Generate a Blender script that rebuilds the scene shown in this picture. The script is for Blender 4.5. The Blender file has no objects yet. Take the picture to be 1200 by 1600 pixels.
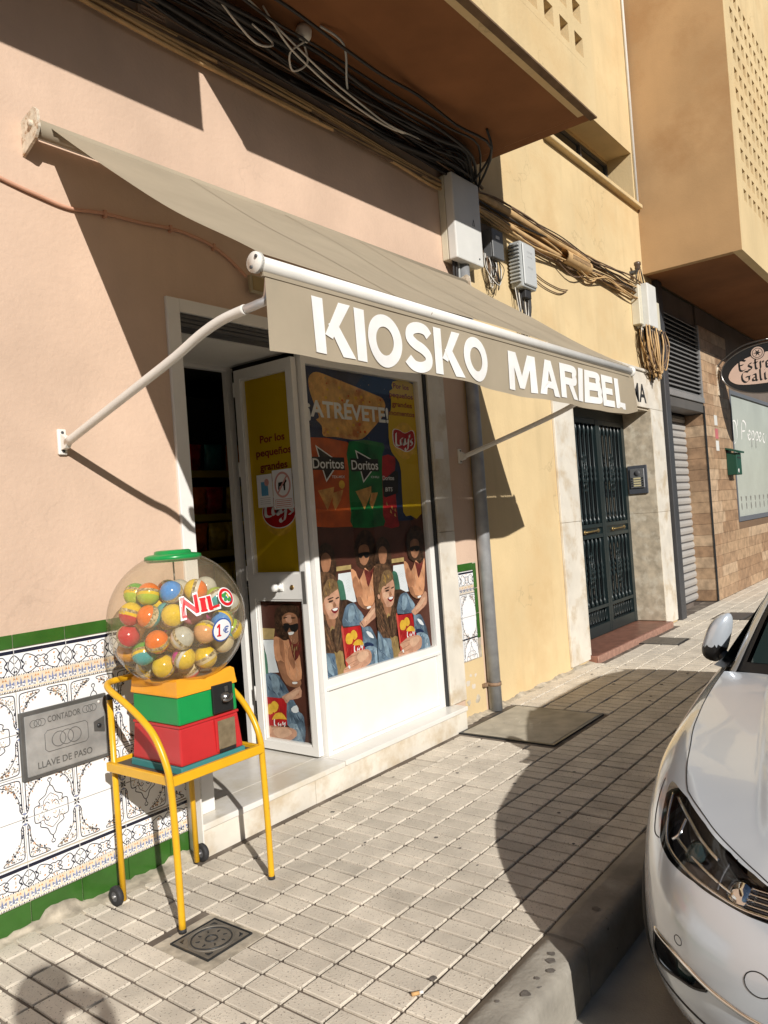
import bpy, bmesh, math, random
import numpy as np
from mathutils import Vector, Matrix
from mathutils.geometry import tessellate_polygon

random.seed(7)
S = bpy.context.scene
COL = S.collection
R = math.radians

# ------------------------------------------------------------------ camera
cam_d = bpy.data.cameras.new('camera')
cam_d.sensor_fit = 'VERTICAL'
cam_d.sensor_height = 36.0
cam_d.sensor_width = 27.0
cam_d.lens = 27.19
cam_d.clip_start = 0.02
cam_d.clip_end = 2000.0
cam = bpy.data.objects.new('camera', cam_d)
COL.objects.link(cam)
def cam_axes(rx, ry, rz):
    cx, sx, cy, sy, cz, sz = (math.cos(rx), math.sin(rx), math.cos(ry), math.sin(ry), math.cos(rz), math.sin(rz))
    return (np.array([[cz, -sz, 0], [sz, cz, 0], [0, 0, 1]]) @ np.array([[1, 0, 0], [0, cx, -sx], [0, sx, cx]])
            @ np.array([[cy, 0, sy], [0, 1, 0], [-sy, 0, cy]]))
_M = cam_axes(-0.0091535, -0.9102442, -0.0735915)
_w = lambda v: Vector((v[0], v[2], -v[1]))
_r, _d, _f = _w(_M[0]), _w(_M[1]), _w(_M[2])
cam.matrix_world = Matrix(((_r.x, -_d.x, -_f.x, 0.0), (_r.y, -_d.y, -_f.y, 0.0), (_r.z, -_d.z, -_f.z, 1.52), (0, 0, 0, 1)))
S.camera = cam

# ------------------------------------------------------------------ sun, sky, exposure
SUN = Vector((0.793, 1.462, -0.864)).normalized()          # direction the light travels
world = bpy.data.worlds.new('World')
S.world = world
world.use_nodes = True
wn = world.node_tree.nodes
bg = wn['Background']
sky = wn.new('ShaderNodeTexSky')
sky.sky_type = 'NISHITA'
sky.sun_disc = False
sky.sun_elevation = math.asin(-SUN.z)
sky.sun_rotation = math.atan2(-SUN.x, -SUN.y)
sky.air_density = 1.0
sky.dust_density = 0.6
world.node_tree.links.new(sky.outputs[0], bg.inputs[0])
bg.inputs[1].default_value = 0.055
sun_d = bpy.data.lights.new('sun', 'SUN')
sun_d.energy = 5.0
sun_d.angle = R(0.5)
sun_d.color = (1.0, 0.95, 0.88)
sun = bpy.data.objects.new('sun', sun_d)
COL.objects.link(sun)
sun.rotation_euler = SUN.to_track_quat('-Z', 'Y').to_euler()
S.view_settings.view_transform = 'Standard'
S.view_settings.look = 'None'
S.view_settings.exposure = 0.0
S.view_settings.gamma = 1.0
S.view_settings.use_curve_mapping = False
S.cycles.max_bounces = 7
S.cycles.transparent_max_bounces = 12
S.cycles.caustics_reflective = False
S.cycles.caustics_refractive = False
S.cycles.sample_clamp_indirect = 6.0

# ------------------------------------------------------------------ materials
MATS = {}
def mat(name, col, rough=0.6, metal=0.0, var=0.10, vscale=2.5, bump=0.0, bscale=90.0, spec=0.5, col2=None,
        speck=None, rand=0.0, streak=0.0, crack=0.0, coat=0.0, sheen=0.0, transl=0.0, grain=0.0):
    if name in MATS:
        return MATS[name]
    m = bpy.data.materials.new(name)
    m.use_nodes = True
    nt = m.node_tree
    N, L = nt.nodes, nt.links
    p = N['Principled BSDF']
    p.inputs['Roughness'].default_value = rough
    p.inputs['Metallic'].default_value = metal
    p.inputs['Specular IOR Level'].default_value = spec
    if coat:
        p.inputs['Coat Weight'].default_value = coat
        p.inputs['Coat Roughness'].default_value = 0.03
    geo = N.new('ShaderNodeNewGeometry')
    pos = geo.outputs['Position']
    def noise(scale, detail=4.0, vec=pos, rough_=0.55):
        n = N.new('ShaderNodeTexNoise')
        n.inputs['Scale'].default_value = scale
        n.inputs['Detail'].default_value = detail
        n.inputs['Roughness'].default_value = rough_
        L.new(vec, n.inputs['Vector'])
        return n.outputs['Fac']
    def ramp(fac, a, b, ca=(0, 0, 0, 1), cb=(1, 1, 1, 1)):
        r = N.new('ShaderNodeValToRGB')
        r.color_ramp.elements[0].position = a
        r.color_ramp.elements[1].position = b
        r.color_ramp.elements[0].color = ca
        r.color_ramp.elements[1].color = cb
        L.new(fac, r.inputs[0])
        return r.outputs[0]
    def mix(a, b, fac, mode='MIX'):
        x = N.new('ShaderNodeMix')
        x.data_type = 'RGBA'
        x.blend_type = mode
        for s, v in ((x.inputs[0], fac), (x.inputs[6], a), (x.inputs[7], b)):
            if isinstance(v, (int, float)):
                s.default_value = v
            elif isinstance(v, tuple):
                s.default_value = v
            else:
                L.new(v, s)
        return x.outputs[2]
    c4 = tuple(col) + (1,)
    lo = tuple(c * (1 - var) for c in col) + (1,)
    hi = tuple(min(1, c * (1 + var)) for c in col) + (1,)
    out = c4
    if var > 0:
        out = mix(lo, hi, ramp(noise(vscale, 5), 0.32, 0.68))
    if col2 is not None:
        out = mix(out, tuple(col2) + (1,), ramp(noise(vscale * 0.8, 6, rough_=0.65), 0.50, 0.66))
    if streak > 0:
        mp = N.new('ShaderNodeMapping')
        mp.inputs['Scale'].default_value = (3.2, 3.2, 0.35)
        L.new(pos, mp.inputs[0])
        k = tuple(c * 0.72 for c in col) + (1,)
        out = mix(out, k, mix((0, 0, 0, 1), ramp(noise(1.6, 6, mp.outputs[0], 0.6), 0.50, 0.82), streak))
    if speck is not None:
        sc, thr, scol = speck
        out = mix(out, tuple(scol) + (1,), ramp(noise(sc, 2), thr, thr + 0.04))
    if grain > 0:
        gfac = noise(260, 2)
        out = mix(out, mix((1 - grain,) * 3 + (1,), (1 + grain,) * 3 + (1,), gfac), 1.0, 'MULTIPLY')
    if crack > 0:
        vo = N.new('ShaderNodeTexVoronoi')
        vo.feature = 'DISTANCE_TO_EDGE'
        vo.inputs['Scale'].default_value = 0.9
        wob = N.new('ShaderNodeTexNoise'); wob.inputs['Scale'].default_value = 3.0; wob.inputs['Detail'].default_value = 6
        L.new(pos, wob.inputs['Vector'])
        ad = N.new('ShaderNodeMixRGB'); ad.blend_type = 'ADD'; ad.inputs[0].default_value = 0.7
        L.new(pos, ad.inputs[1]); L.new(wob.outputs['Color'], ad.inputs[2])
        L.new(ad.outputs[0], vo.inputs['Vector'])
        line = ramp(vo.outputs['Distance'], 0.0015, 0.006, (1, 1, 1, 1), (0, 0, 0, 1))
        mask = ramp(noise(1.1, 3), 0.52, 0.62)
        out = mix(out, tuple(c * 0.55 for c in col) + (1,), mix((0, 0, 0, 1), mix(line, mask, 1.0, 'MULTIPLY'), crack))
    if rand > 0:
        oi = N.new('ShaderNodeObjectInfo')
        rr = ramp(oi.outputs['Random'], 0.0, 1.0, (1 - rand,) * 3 + (1,), (1 + rand,) * 3 + (1,))
        out = mix(out, rr, 1.0, 'MULTIPLY')
    if isinstance(out, tuple):
        p.inputs['Base Color'].default_value = out
    else:
        L.new(out, p.inputs['Base Color'])
    if bump > 0:
        b = N.new('ShaderNodeBump')
        b.inputs['Strength'].default_value = min(1.0, bump)
        b.inputs['Distance'].default_value = 0.004
        L.new(noise(bscale, 6, rough_=0.6), b.inputs['Height'])
        L.new(b.outputs[0], p.inputs['Normal'])
    if transl > 0:
        tr = N.new('ShaderNodeBsdfTranslucent')
        if isinstance(out, tuple):
            tr.inputs[0].default_value = out
        else:
            L.new(out, tr.inputs[0])
        ms = N.new('ShaderNodeMixShader')
        ms.inputs[0].default_value = transl
        L.new(p.outputs[0], ms.inputs[1]); L.new(tr.outputs[0], ms.inputs[2])
        L.new(ms.outputs[0], N['Material Output'].inputs[0])
    MATS[name] = m
    return m

def thin_glass(name, tint, gloss_rough=0.02, haze=0.0, haze_col=(0.5, 0.5, 0.5), ior=1.5):
    """a clear sheet: fresnel reflection over plain transmission, with an optional film of dust"""
    if name in MATS:
        return MATS[name]
    m = bpy.data.materials.new(name)
    m.use_nodes = True
    nt = m.node_tree
    N, L = nt.nodes, nt.links
    N.remove(N['Principled BSDF'])
    tr = N.new('ShaderNodeBsdfTransparent'); tr.inputs[0].default_value = tuple(tint) + (1,)
    gl = N.new('ShaderNodeBsdfGlossy'); gl.inputs['Roughness'].default_value = gloss_rough
    # Schlick's law on the angle of view, the same from both faces of the sheet
    lw = N.new('ShaderNodeLayerWeight'); lw.inputs[0].default_value = 0.5
    pw = N.new('ShaderNodeMath'); pw.operation = 'POWER'; pw.inputs[1].default_value = 5.0
    L.new(lw.outputs['Facing'], pw.inputs[0])
    f0 = ((ior - 1) / (ior + 1)) ** 2
    fr = N.new('ShaderNodeMath'); fr.operation = 'MULTIPLY_ADD'; fr.inputs[1].default_value = 1 - f0; fr.inputs[2].default_value = f0
    L.new(pw.outputs[0], fr.inputs[0])
    base = tr.outputs[0]
    if haze > 0:
        df = N.new('ShaderNodeBsdfDiffuse'); df.inputs[0].default_value = tuple(haze_col) + (1,)
        no = N.new('ShaderNodeTexNoise'); no.inputs['Scale'].default_value = 9
        geo = N.new('ShaderNodeNewGeometry'); L.new(geo.outputs['Position'], no.inputs['Vector'])
        ml = N.new('ShaderNodeMath'); ml.operation = 'MULTIPLY'; ml.inputs[1].default_value = haze * 2
        L.new(no.outputs['Fac'], ml.inputs[0])
        mx = N.new('ShaderNodeMixShader'); L.new(ml.outputs[0], mx.inputs[0])
        L.new(base, mx.inputs[1]); L.new(df.outputs[0], mx.inputs[2])
        base = mx.outputs[0]
    ms = N.new('ShaderNodeMixShader')
    L.new(fr.outputs[0], ms.inputs[0]); L.new(base, ms.inputs[1]); L.new(gl.outputs[0], ms.inputs[2])
    L.new(ms.outputs[0], N['Material Output'].inputs[0])
    MATS[name] = m
    return m

# ------------------------------------------------------------------ mesh helpers
class MB:
    def __init__(s):
        s.v = []; s.f = []; s.m = []; s.sm = []
    def add(s, vs, fs, mi=0, sm=False):
        k = len(s.v)
        s.v.extend([tuple(p) for p in vs])
        for f in fs:
            s.f.append([k + i for i in f]); s.m.append(mi); s.sm.append(sm)
        return s
    def quad(s, a, b, c, d, mi=0):
        return s.add([a, b, c, d], [(0, 1, 2, 3)], mi)
    def box(s, x0, x1, y0, y1, z0, z1, mi=0):
        v = [(x0, y0, z0), (x1, y0, z0), (x1, y1, z0), (x0, y1, z0), (x0, y0, z1), (x1, y0, z1), (x1, y1, z1), (x0, y1, z1)]
        return s.add(v, [(3, 2, 1, 0), (4, 5, 6, 7), (0, 1, 5, 4), (1, 2, 6, 5), (2, 3, 7, 6), (3, 0, 4, 7)], mi)
    def bbox(s, x0, x1, y0, y1, z0, z1, b=0.004, mi=0, seg=1):
        bm = bmesh.new()
        v = [bm.verts.new(p) for p in [(x0, y0, z0), (x1, y0, z0), (x1, y1, z0), (x0, y1, z0), (x0, y0, z1), (x1, y0, z1), (x1, y1, z1), (x0, y1, z1)]]
        for f in [(3, 2, 1, 0), (4, 5, 6, 7), (0, 1, 5, 4), (1, 2, 6, 5), (2, 3, 7, 6), (3, 0, 4, 7)]:
            bm.faces.new([v[i] for i in f])
        bmesh.ops.bevel(bm, geom=list(bm.edges), offset=b, segments=seg, affect='EDGES', profile=0.5)
        bm.verts.index_update()
        s.add([tuple(q.co) for q in bm.verts], [[q.index for q in f.verts] for f in bm.faces], mi)
        bm.free()
        return s
    def prism(s, pts, axis, a, b, mi=0):
        """extrude a closed 2-d outline along an axis from a to b"""
        n = len(pts)
        def P(p, t):
            return {'x': (t, p[0], p[1]), 'y': (p[0], t, p[1]), 'z': (p[0], p[1], t)}[axis]
        k = len(s.v)
        s.v.extend([P(p, a) for p in pts] + [P(p, b) for p in pts])
        for i in range(n):
            j = (i + 1) % n
            s.f.append([k + i, k + j, k + n + j, k + n + i]); s.m.append(mi); s.sm.append(False)
        for t in tessellate_polygon([[Vector((p[0], p[1], 0)) for p in pts]]):
            s.f.append([k + i for i in t]); s.m.append(mi); s.sm.append(False)
            s.f.append([k + n + i for i in reversed(t)]); s.m.append(mi); s.sm.append(False)
        return s
    def flat(s, pts, fn, mi=0):
        k = len(s.v)
        s.v.extend([fn(*p) for p in pts])
        for t in tessellate_polygon([[Vector((p[0], p[1], 0)) for p in pts]]):
            s.f.append([k + i for i in t]); s.m.append(mi); s.sm.append(False)
        return s
    def tube(s, path, r, seg=8, mi=0, caps=True, closed=False):
        P = [Vector(p) for p in path]
        n = len(P)
        rr = r if isinstance(r, (list, tuple)) else [r] * n
        T = []
        for i in range(n):
            if closed:
                t = P[(i + 1) % n] - P[i - 1]
            else:
                t = P[min(n - 1, i + 1)] - P[max(0, i - 1)]
            T.append(t.normalized() if t.length > 1e-9 else Vector((0, 0, 1)))
        u = T[0].cross(Vector((0, 0, 1)))
        if u.length < 1e-3:
            u = T[0].cross(Vector((1, 0, 0)))
        u.normalize()
        k = len(s.v)
        for i in range(n):
            u = (u - T[i] * u.dot(T[i]))
            if u.length < 1e-6:
                u = T[i].orthogonal()
            u.normalize()
            w = T[i].cross(u)
            for j in range(seg):
                a = 2 * math.pi * j / seg
                s.v.append(tuple(P[i] + (u * math.cos(a) + w * math.sin(a)) * rr[i]))
        m = n if closed else n - 1
        for i in range(m):
            for j in range(seg):
                a, b = i * seg + j, i * seg + (j + 1) % seg
                c, d = ((i + 1) % n) * seg + (j + 1) % seg, ((i + 1) % n) * seg + j
                s.f.append([k + a, k + b, k + c, k + d]); s.m.append(mi); s.sm.append(True)
        if caps and not closed:
            s.f.append([k + j for j in reversed(range(seg))]); s.m.append(mi); s.sm.append(False)
            s.f.append([k + (n - 1) * seg + j for j in range(seg)]); s.m.append(mi); s.sm.append(False)
        return s
    def lathe(s, prof, c, axis='z', seg=32, mi=0, sm=True):
        k = len(s.v)
        n = len(prof)
        for (r, h) in prof:
            for j in range(seg):
                a = 2 * math.pi * j / seg
                x, y = r * math.cos(a), r * math.sin(a)
                p = {'z': (x, y, h), 'y': (x, h, y), 'x': (h, x, y)}[axis]
                s.v.append((c[0] + p[0], c[1] + p[1], c[2] + p[2]))
        for i in range(n - 1):
            for j in range(seg):
                s.f.append([k + i * seg + j, k + i * seg + (j + 1) % seg, k + (i + 1) * seg + (j + 1) % seg, k + (i + 1) * seg + j])
                s.m.append(mi); s.sm.append(sm)
        return s
    def grid(s, G, mi=0, sm=True, flip=False):
        """G: rows of points"""
        k = len(s.v); nr = len(G); nc = len(G[0])
        for r in G:
            s.v.extend([tuple(p) for p in r])
        for i in range(nr - 1):
            for j in range(nc - 1):
                q = [k + i * nc + j, k + i * nc + j + 1, k + (i + 1) * nc + j + 1, k + (i + 1) * nc + j]
                s.f.append(q[::-1] if flip else q); s.m.append(mi); s.sm.append(sm)
        return s
    def mesh(s, name, mats):
        me = bpy.data.meshes.new(name)
        me.from_pydata(s.v, [], s.f)
        for m in (mats if isinstance(mats, (list, tuple)) else [mats]):
            me.materials.append(m)
        me.polygons.foreach_set('material_index', s.m)
        me.polygons.foreach_set('use_smooth', s.sm)
        me.update()
        return me
    def build(s, name, mats, parent=None, fix=True):
        me = s.mesh(name, mats)
        if fix:
            bm = bmesh.new(); bm.from_mesh(me)
            bmesh.ops.recalc_face_normals(bm, faces=bm.faces)
            bm.to_mesh(me); bm.free()
        return link(name, me, parent)

def link(name, data, parent=None, loc=None):
    o = bpy.data.objects.new(name, data)
    COL.objects.link(o)
    if loc is not None:
        o.location = loc
    if parent is not None:
        o.parent = parent
        o.matrix_parent_inverse = Matrix.Translation(-total_loc(parent))
    return o
def total_loc(o):
    return Vector(o.get('_at', (0, 0, 0)))
def tag(o, label=None, cat=None, group=None, kind=None):
    if label: o['label'] = label
    if cat: o['category'] = cat
    if group: o['group'] = group
    if kind: o['kind'] = kind
    return o
def thing(name, loc, label, cat, group=None):
    o = bpy.data.objects.new(name, None)
    COL.objects.link(o)
    o.location = loc
    o['_at'] = tuple(loc)
    o.empty_display_size = 0.05
    return tag(o, label, cat, group)
def smooth_path(P, n=6, closed=False):
    P = [Vector(p) for p in P]
    out = []
    N = len(P)
    rng = range(N if closed else N - 1)
    for i in rng:
        if closed:
            a, b, c, d = P[i - 1], P[i], P[(i + 1) % N], P[(i + 2) % N]
        else:
            a, b, c, d = P[max(0, i - 1)], P[i], P[i + 1], P[min(N - 1, i + 2)]
        for k in range(n):
            t = k / n
            out.append(0.5 * ((2 * b) + (c - a) * t + (2 * a - 5 * b + 4 * c - d) * t * t + (3 * b - a - 3 * c + d) * t ** 3))
    if not closed:
        out.append(P[-1])
    return out
def sm2(pts, n=4):
    return [(p.x, p.y) for p in smooth_path([(q[0], q[1], 0) for q in pts], n, True)]
def ell(cx, cy, rx, ry, n=28):
    return [(cx + rx * math.cos(2 * math.pi * i / n), cy + ry * math.sin(2 * math.pi * i / n)) for i in range(n)]

_tc = {}
def text2d(txt, bold=0.0, shear=0.0, space=1.0):
    """flat outline of a word: vertices scaled so that the cap height is 1 and the left edge is 0"""
    key = (txt, bold, shear, space)
    if key in _tc:
        return _tc[key]
    cu = bpy.data.curves.new('t', 'FONT')
    cu.body = txt
    cu.size = 1.0
    cu.offset = bold
    cu.shear = shear
    cu.space_character = space
    cu.resolution_u = 4
    ob = bpy.data.objects.new('t', cu)
    COL.objects.link(ob)
    me = bpy.data.meshes.new_from_object(ob)
    v = np.array([tuple(q.co)[:2] for q in me.vertices]) if len(me.vertices) else np.zeros((1, 2))
    f = [list(p.vertices) for p in me.polygons]
    bpy.data.objects.remove(ob); bpy.data.curves.remove(cu); bpy.data.meshes.remove(me)
    v = v - np.array([v[:, 0].min(), 0.0])
    v = v / 0.727
    _tc[key] = (v, f)
    return _tc[key]
def text(mb, txt, fn, u0, u1, v0, h, mi=0, bold=0.0, shear=0.0, space=1.0, thick=None):
    """lay a word from u0 to u1 on a baseline v0 with cap height h; fn(u, v) gives the point in space"""
    v, f = text2d(txt, bold, shear, space)
    wd = v[:, 0].max()
    pts = [fn(u0 + (u1 - u0) * p[0] / wd, v0 + h * p[1]) for p in v]
    mb.add(pts, f, mi)
def nib(mb, path, fn, w, ang, mi=0, n=5, closed=False):
    """a broad-pen stroke: the path swept with a fixed pen angle"""
    P = smooth_path([(p[0], p[1], 0) for p in path], n) if len(path) > 2 else [Vector((p[0], p[1], 0)) for p in path]
    d = Vector((math.cos(ang), math.sin(ang), 0)) * w / 2
    k = len(mb.v)
    for p in P:
        mb.v.append(fn(p.x - d.x, p.y - d.y)); mb.v.append(fn(p.x + d.x, p.y + d.y))
    for i in range(len(P) - 1):
        mb.f.append([k + 2 * i, k + 2 * i + 1, k + 2 * i + 3, k + 2 * i + 2]); mb.m.append(mi); mb.sm.append(False)
def ribbon(mb, path, fn, w, mi=0, n=4, smooth=True, closed=False):
    """a line of even width drawn on a surface"""
    P = smooth_path([(p[0], p[1], 0) for p in path], n, closed) if smooth and len(path) > 2 else [Vector((p[0], p[1], 0)) for p in path]
    if closed and not (smooth and len(path) > 2):
        pass
    k = len(mb.v); m = len(P)
    for i in range(m):
        if closed:
            t = P[(i + 1) % m] - P[i - 1]
        else:
            t = P[min(m - 1, i + 1)] - P[max(0, i - 1)]
        t = t.normalized() if t.length > 1e-9 else Vector((1, 0, 0))
        q = Vector((-t.y, t.x, 0)) * w / 2
        mb.v.append(fn(P[i].x - q.x, P[i].y - q.y)); mb.v.append(fn(P[i].x + q.x, P[i].y + q.y))
    for i in range(m if closed else m - 1):
        j = (i + 1) % m
        mb.f.append([k + 2 * i, k + 2 * i + 1, k + 2 * j + 1, k + 2 * j]); mb.m.append(mi); mb.sm.append(False)

W = 3.107            # the plane of the street front
ROAD = -0.18         # the road lies a kerb's height below the pavement
# ------------------------------------------------------------------ palette
PINK = mat('pink_stucco', (0.62, 0.455, 0.345), 0.9, var=0.10, vscale=1.6, bump=0.7, bscale=38, streak=0.22, crack=0.22, speck=(9, 0.77, (0.46, 0.30, 0.21)), spec=0.2)
ORANGE = mat('orange_stucco', (0.66, 0.51, 0.29), 0.9, var=0.08, vscale=1.3, bump=0.65, bscale=40, streak=0.5, crack=0.45, speck=(7, 0.76, (0.50, 0.32, 0.14)), col2=(0.62, 0.455, 0.245), spec=0.2)
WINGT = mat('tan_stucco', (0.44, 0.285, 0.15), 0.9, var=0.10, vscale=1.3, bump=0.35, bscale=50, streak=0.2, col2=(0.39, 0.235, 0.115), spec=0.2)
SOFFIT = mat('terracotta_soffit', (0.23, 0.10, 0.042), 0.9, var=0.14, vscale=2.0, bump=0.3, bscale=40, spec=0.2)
MARBLE = mat('cream_marble', (0.70, 0.655, 0.57), 0.32, var=0.10, vscale=4.5, col2=(0.55, 0.46, 0.335), spec=0.4)
STEPM = mat('step_marble', (0.72, 0.70, 0.66), 0.25, var=0.06, vscale=2.2, col2=(0.62, 0.57, 0.47), spec=0.45)
BROWNM = mat('mottled_marble', (0.54, 0.465, 0.35), 0.4, var=0.25, vscale=10.0, col2=(0.68, 0.62, 0.50), spec=0.4)
WHITE = mat('white_aluminium', (0.78, 0.77, 0.74), 0.35, var=0.03, vscale=6, spec=0.45)
WHITEP = mat('white_paint', (0.76, 0.74, 0.70), 0.5, var=0.05, vscale=5)
BLACK = mat('black_metal', (0.02, 0.022, 0.024), 0.4, var=0.0)
DARK = mat('dark_grey_metal', (0.07, 0.07, 0.075), 0.45, var=0.1)
TILEC = mat('paving_cement', (0.64, 0.58, 0.485), 0.85, var=0.15, vscale=5.0, bump=0.7, bscale=130, speck=(130, 0.635, (0.24, 0.20, 0.16)), rand=0.10, spec=0.25)
GROUT = mat('paving_joint', (0.125, 0.10, 0.078), 0.95, var=0.35, vscale=5, col2=(0.27, 0.23, 0.185), bump=0.5, bscale=120)
KERB = mat('kerb_concrete', (0.29, 0.268, 0.228), 0.9, var=0.25, vscale=5, bump=1.0, bscale=45, col2=(0.36, 0.335, 0.29), speck=(24, 0.70, (0.12, 0.11, 0.10)), spec=0.25)
ASPH = mat('asphalt', (0.12, 0.115, 0.105), 0.95, var=0.2, vscale=3, bump=0.8, bscale=200, speck=(240, 0.62, (0.26, 0.25, 0.23)), spec=0.2)
GUTTER = mat('gutter_concrete', (0.36, 0.34, 0.30), 0.95, var=0.2, vscale=3, bump=0.6, bscale=120, spec=0.2)
MORTAR = mat('old_mortar', (0.44, 0.39, 0.31), 0.95, var=0.35, vscale=14, bump=1.0, bscale=45, spec=0.2)
DIRT = mat('bare_ground', (0.20, 0.18, 0.15), 0.95, var=0.2, vscale=0.5)
STONE = mat('hatch_concrete', (0.42, 0.38, 0.30), 0.9, var=0.2, vscale=6, bump=0.7, bscale=90)
IRON = mat('cast_iron', (0.20, 0.18, 0.15), 0.55, metal=0.35, var=0.2, vscale=20, bump=0.3, bscale=200)
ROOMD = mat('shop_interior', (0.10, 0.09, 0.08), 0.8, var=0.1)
TILEW = mat('glazed_white', (0.84, 0.85, 0.86), 0.16, var=0.02, vscale=4, spec=0.5)
TILEG = mat('glazed_green', (0.035, 0.115, 0.018), 0.2, var=0.12, vscale=14, spec=0.5)
INKB = mat('ink_black', (0.016, 0.018, 0.036), 0.2, var=0.0)
INKBL = mat('ink_blue', (0.20, 0.25, 0.45), 0.2, var=0.2, vscale=40)
INKO = mat('ink_orange', (0.60, 0.30, 0.13), 0.2, var=0.2, vscale=40)
INKG = mat('ink_taupe', (0.30, 0.25, 0.20), 0.2, var=0.2, vscale=40)
INKC = mat('ink_cream', (0.72, 0.62, 0.48), 0.2, var=0.1, vscale=40)

# ------------------------------------------------------------------ ground, road, kerb, pavement
tag(MB().box(-400, 400, -400, 400, -0.6, -0.19).build('ground', DIRT), kind='structure')
tag(MB().box(-60, 80, -7.5, 0.86, -0.3, ROAD).build('road', ASPH), kind='structure')
tag(MB().box(-60, 80, 0.862, 1.20, -0.3, ROAD - 0.003).build('gutter', GUTTER), kind='structure')

kerb = MB().box(-20, 30, 1.205, 1.335, -0.3, -0.03).build('kerb', GROUT)
tag(kerb, kind='structure')
def kerb_mesh(L):
    prof = [(1.178, -0.3), (1.180, -0.06), (1.184, -0.022), (1.198, -0.004), (1.22, 0.001), (1.30, 0.003), (1.336, 0.001), (1.338, -0.3)]
    mb = MB()
    n = 10
    G = []
    for i in range(n + 1):
        x = L * i / n
        e = 0.004 if i in (0, n) else 0.0
        G.append([(x, p[0] + (e if p[1] > -0.1 and p[0] < 1.25 else 0), p[1] - e) for p in prof])
    mb.grid(G, 0, True)
    mb.prism([(p[0] + 0.001, p[1] - 0.001) for p in prof], 'x', 0.0, 0.002)
    mb.prism([(p[0] + 0.001, p[1] - 0.001) for p in prof], 'x', L - 0.002, L)
    return mb
km = kerb_mesh(0.988)
kme = km.mesh('kerbstone', KERB)
bm_ = bmesh.new(); bm_.from_mesh(kme); bmesh.ops.recalc_face_normals(bm_, faces=bm_.faces); bm_.to_mesh(kme); bm_.free()
for i in range(-3, 15):
    o = link('kerbstone', kme, kerb, (2.49 + i * 1.0 - 1.0, 0, random.uniform(-0.002, 0.001)))

PX, PY, X0, Y0 = 0.0892, 0.1785, 1.331, 1.340
pave = MB().box(-20, 40, 1.340, 3.3, -0.3, -0.0090).build('pavement', GROUT)
tag(pave, kind='structure')
def cell_mesh(seed, w=PX - 0.0130, h=PY - 0.0140):
    rnd = random.Random(seed)
    mb = MB()
    j = lambda: rnd.uniform(-0.0014, 0.0014)
    b = 0.0020
    c = [(-w / 2 + j(), -h / 2 + j()), (w / 2 + j(), -h / 2 + j()), (w / 2 + j(), h / 2 + j()), (-w / 2 + j(), h / 2 + j())]
    s = lambda p, k: (p[0] * (1 - k / (w / 2)), p[1] * (1 - k / (h / 2)))
    top = [s(p, b) + (0.0,) for p in c]
    mid = [p + (-0.0022,) for p in c]
    low = [p + (-0.015,) for p in c]
    mb.add(top + mid + low, [(0, 1, 2, 3)] + [(4 + i, 4 + (i + 1) % 4, (i + 1) % 4, i) for i in range(4)] + [(8 + i, 8 + (i + 1) % 4, 4 + (i + 1) % 4, 4 + i) for i in range(4)])
    return mb
HOLES = [(1.728, 1.942, 2.284, 2.501), (4.50, 5.33, 2.265, 3.0), (8.11, 8.53, 2.60, 3.03), (9.91, 10.51, 2.37, 2.67)]
cells = []
for i in range(-14, 165):
    for k in range(0, 10):
        cx, cy = X0 + (i + 0.5) * PX, Y0 + (k + 0.5) * PY
        h = PY if k < 9 else 3.10 - (Y0 + 9 * PY)
        if k == 9:
            cy = Y0 + 9 * PY + h / 2
            if 2.26 < cx < 4.70:
                continue
        if any(cx + PX / 2 > a + 0.004 and cx - PX / 2 < b - 0.004 and cy + PY / 2 > c + 0.004 and cy - PY / 2 < d - 0.004 for a, b, c, d in HOLES):
            continue
        if 7.0 < cx < 9.35 and k == 9:
            continue
        cells.append((cx, cy, k))
def cell_rank(c):
    x, y, k = c
    if x < 1.25:
        return 99 + (1.25 - x)
    return (x * x + y * y) ** 0.5 if not (k == 0 and x > 3.0) else 60 + x
cells.sort(key=cell_rank)
cm = [cell_mesh(s).mesh('paving_tile', TILEC) for s in range(6)]
cm9 = [cell_mesh(s, h=3.10 - (Y0 + 9 * PY) - 0.012).mesh('paving_tile', TILEC) for s in range(3)]
rest = MB()
for n, (cx, cy, k) in enumerate(cells):
    dz = random.uniform(-0.0012, 0.0012) + (-0.004 if random.random() < 0.03 else 0)
    tx, ty = random.gauss(0, 0.004), random.gauss(0, 0.003)
    if n < 298:
        o = link('paving_tile', random.choice(cm9 if k == 9 else cm), pave, (cx, cy, dz))
        o.rotation_euler = (ty, tx, random.gauss(0, 0.004))
    else:
        c = cell_mesh(random.randrange(1 << 20)) if k < 9 else cell_mesh(random.randrange(1 << 20), h=3.10 - (Y0 + 9 * PY) - 0.012)
        rest.add([(p[0] + cx, p[1] + cy, p[2] + dz + p[0] * tx + p[1] * ty) for p in c.v], c.f)
tag(rest.build('paving_tiles', TILEC, pave, fix=False), kind='stuff')
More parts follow.
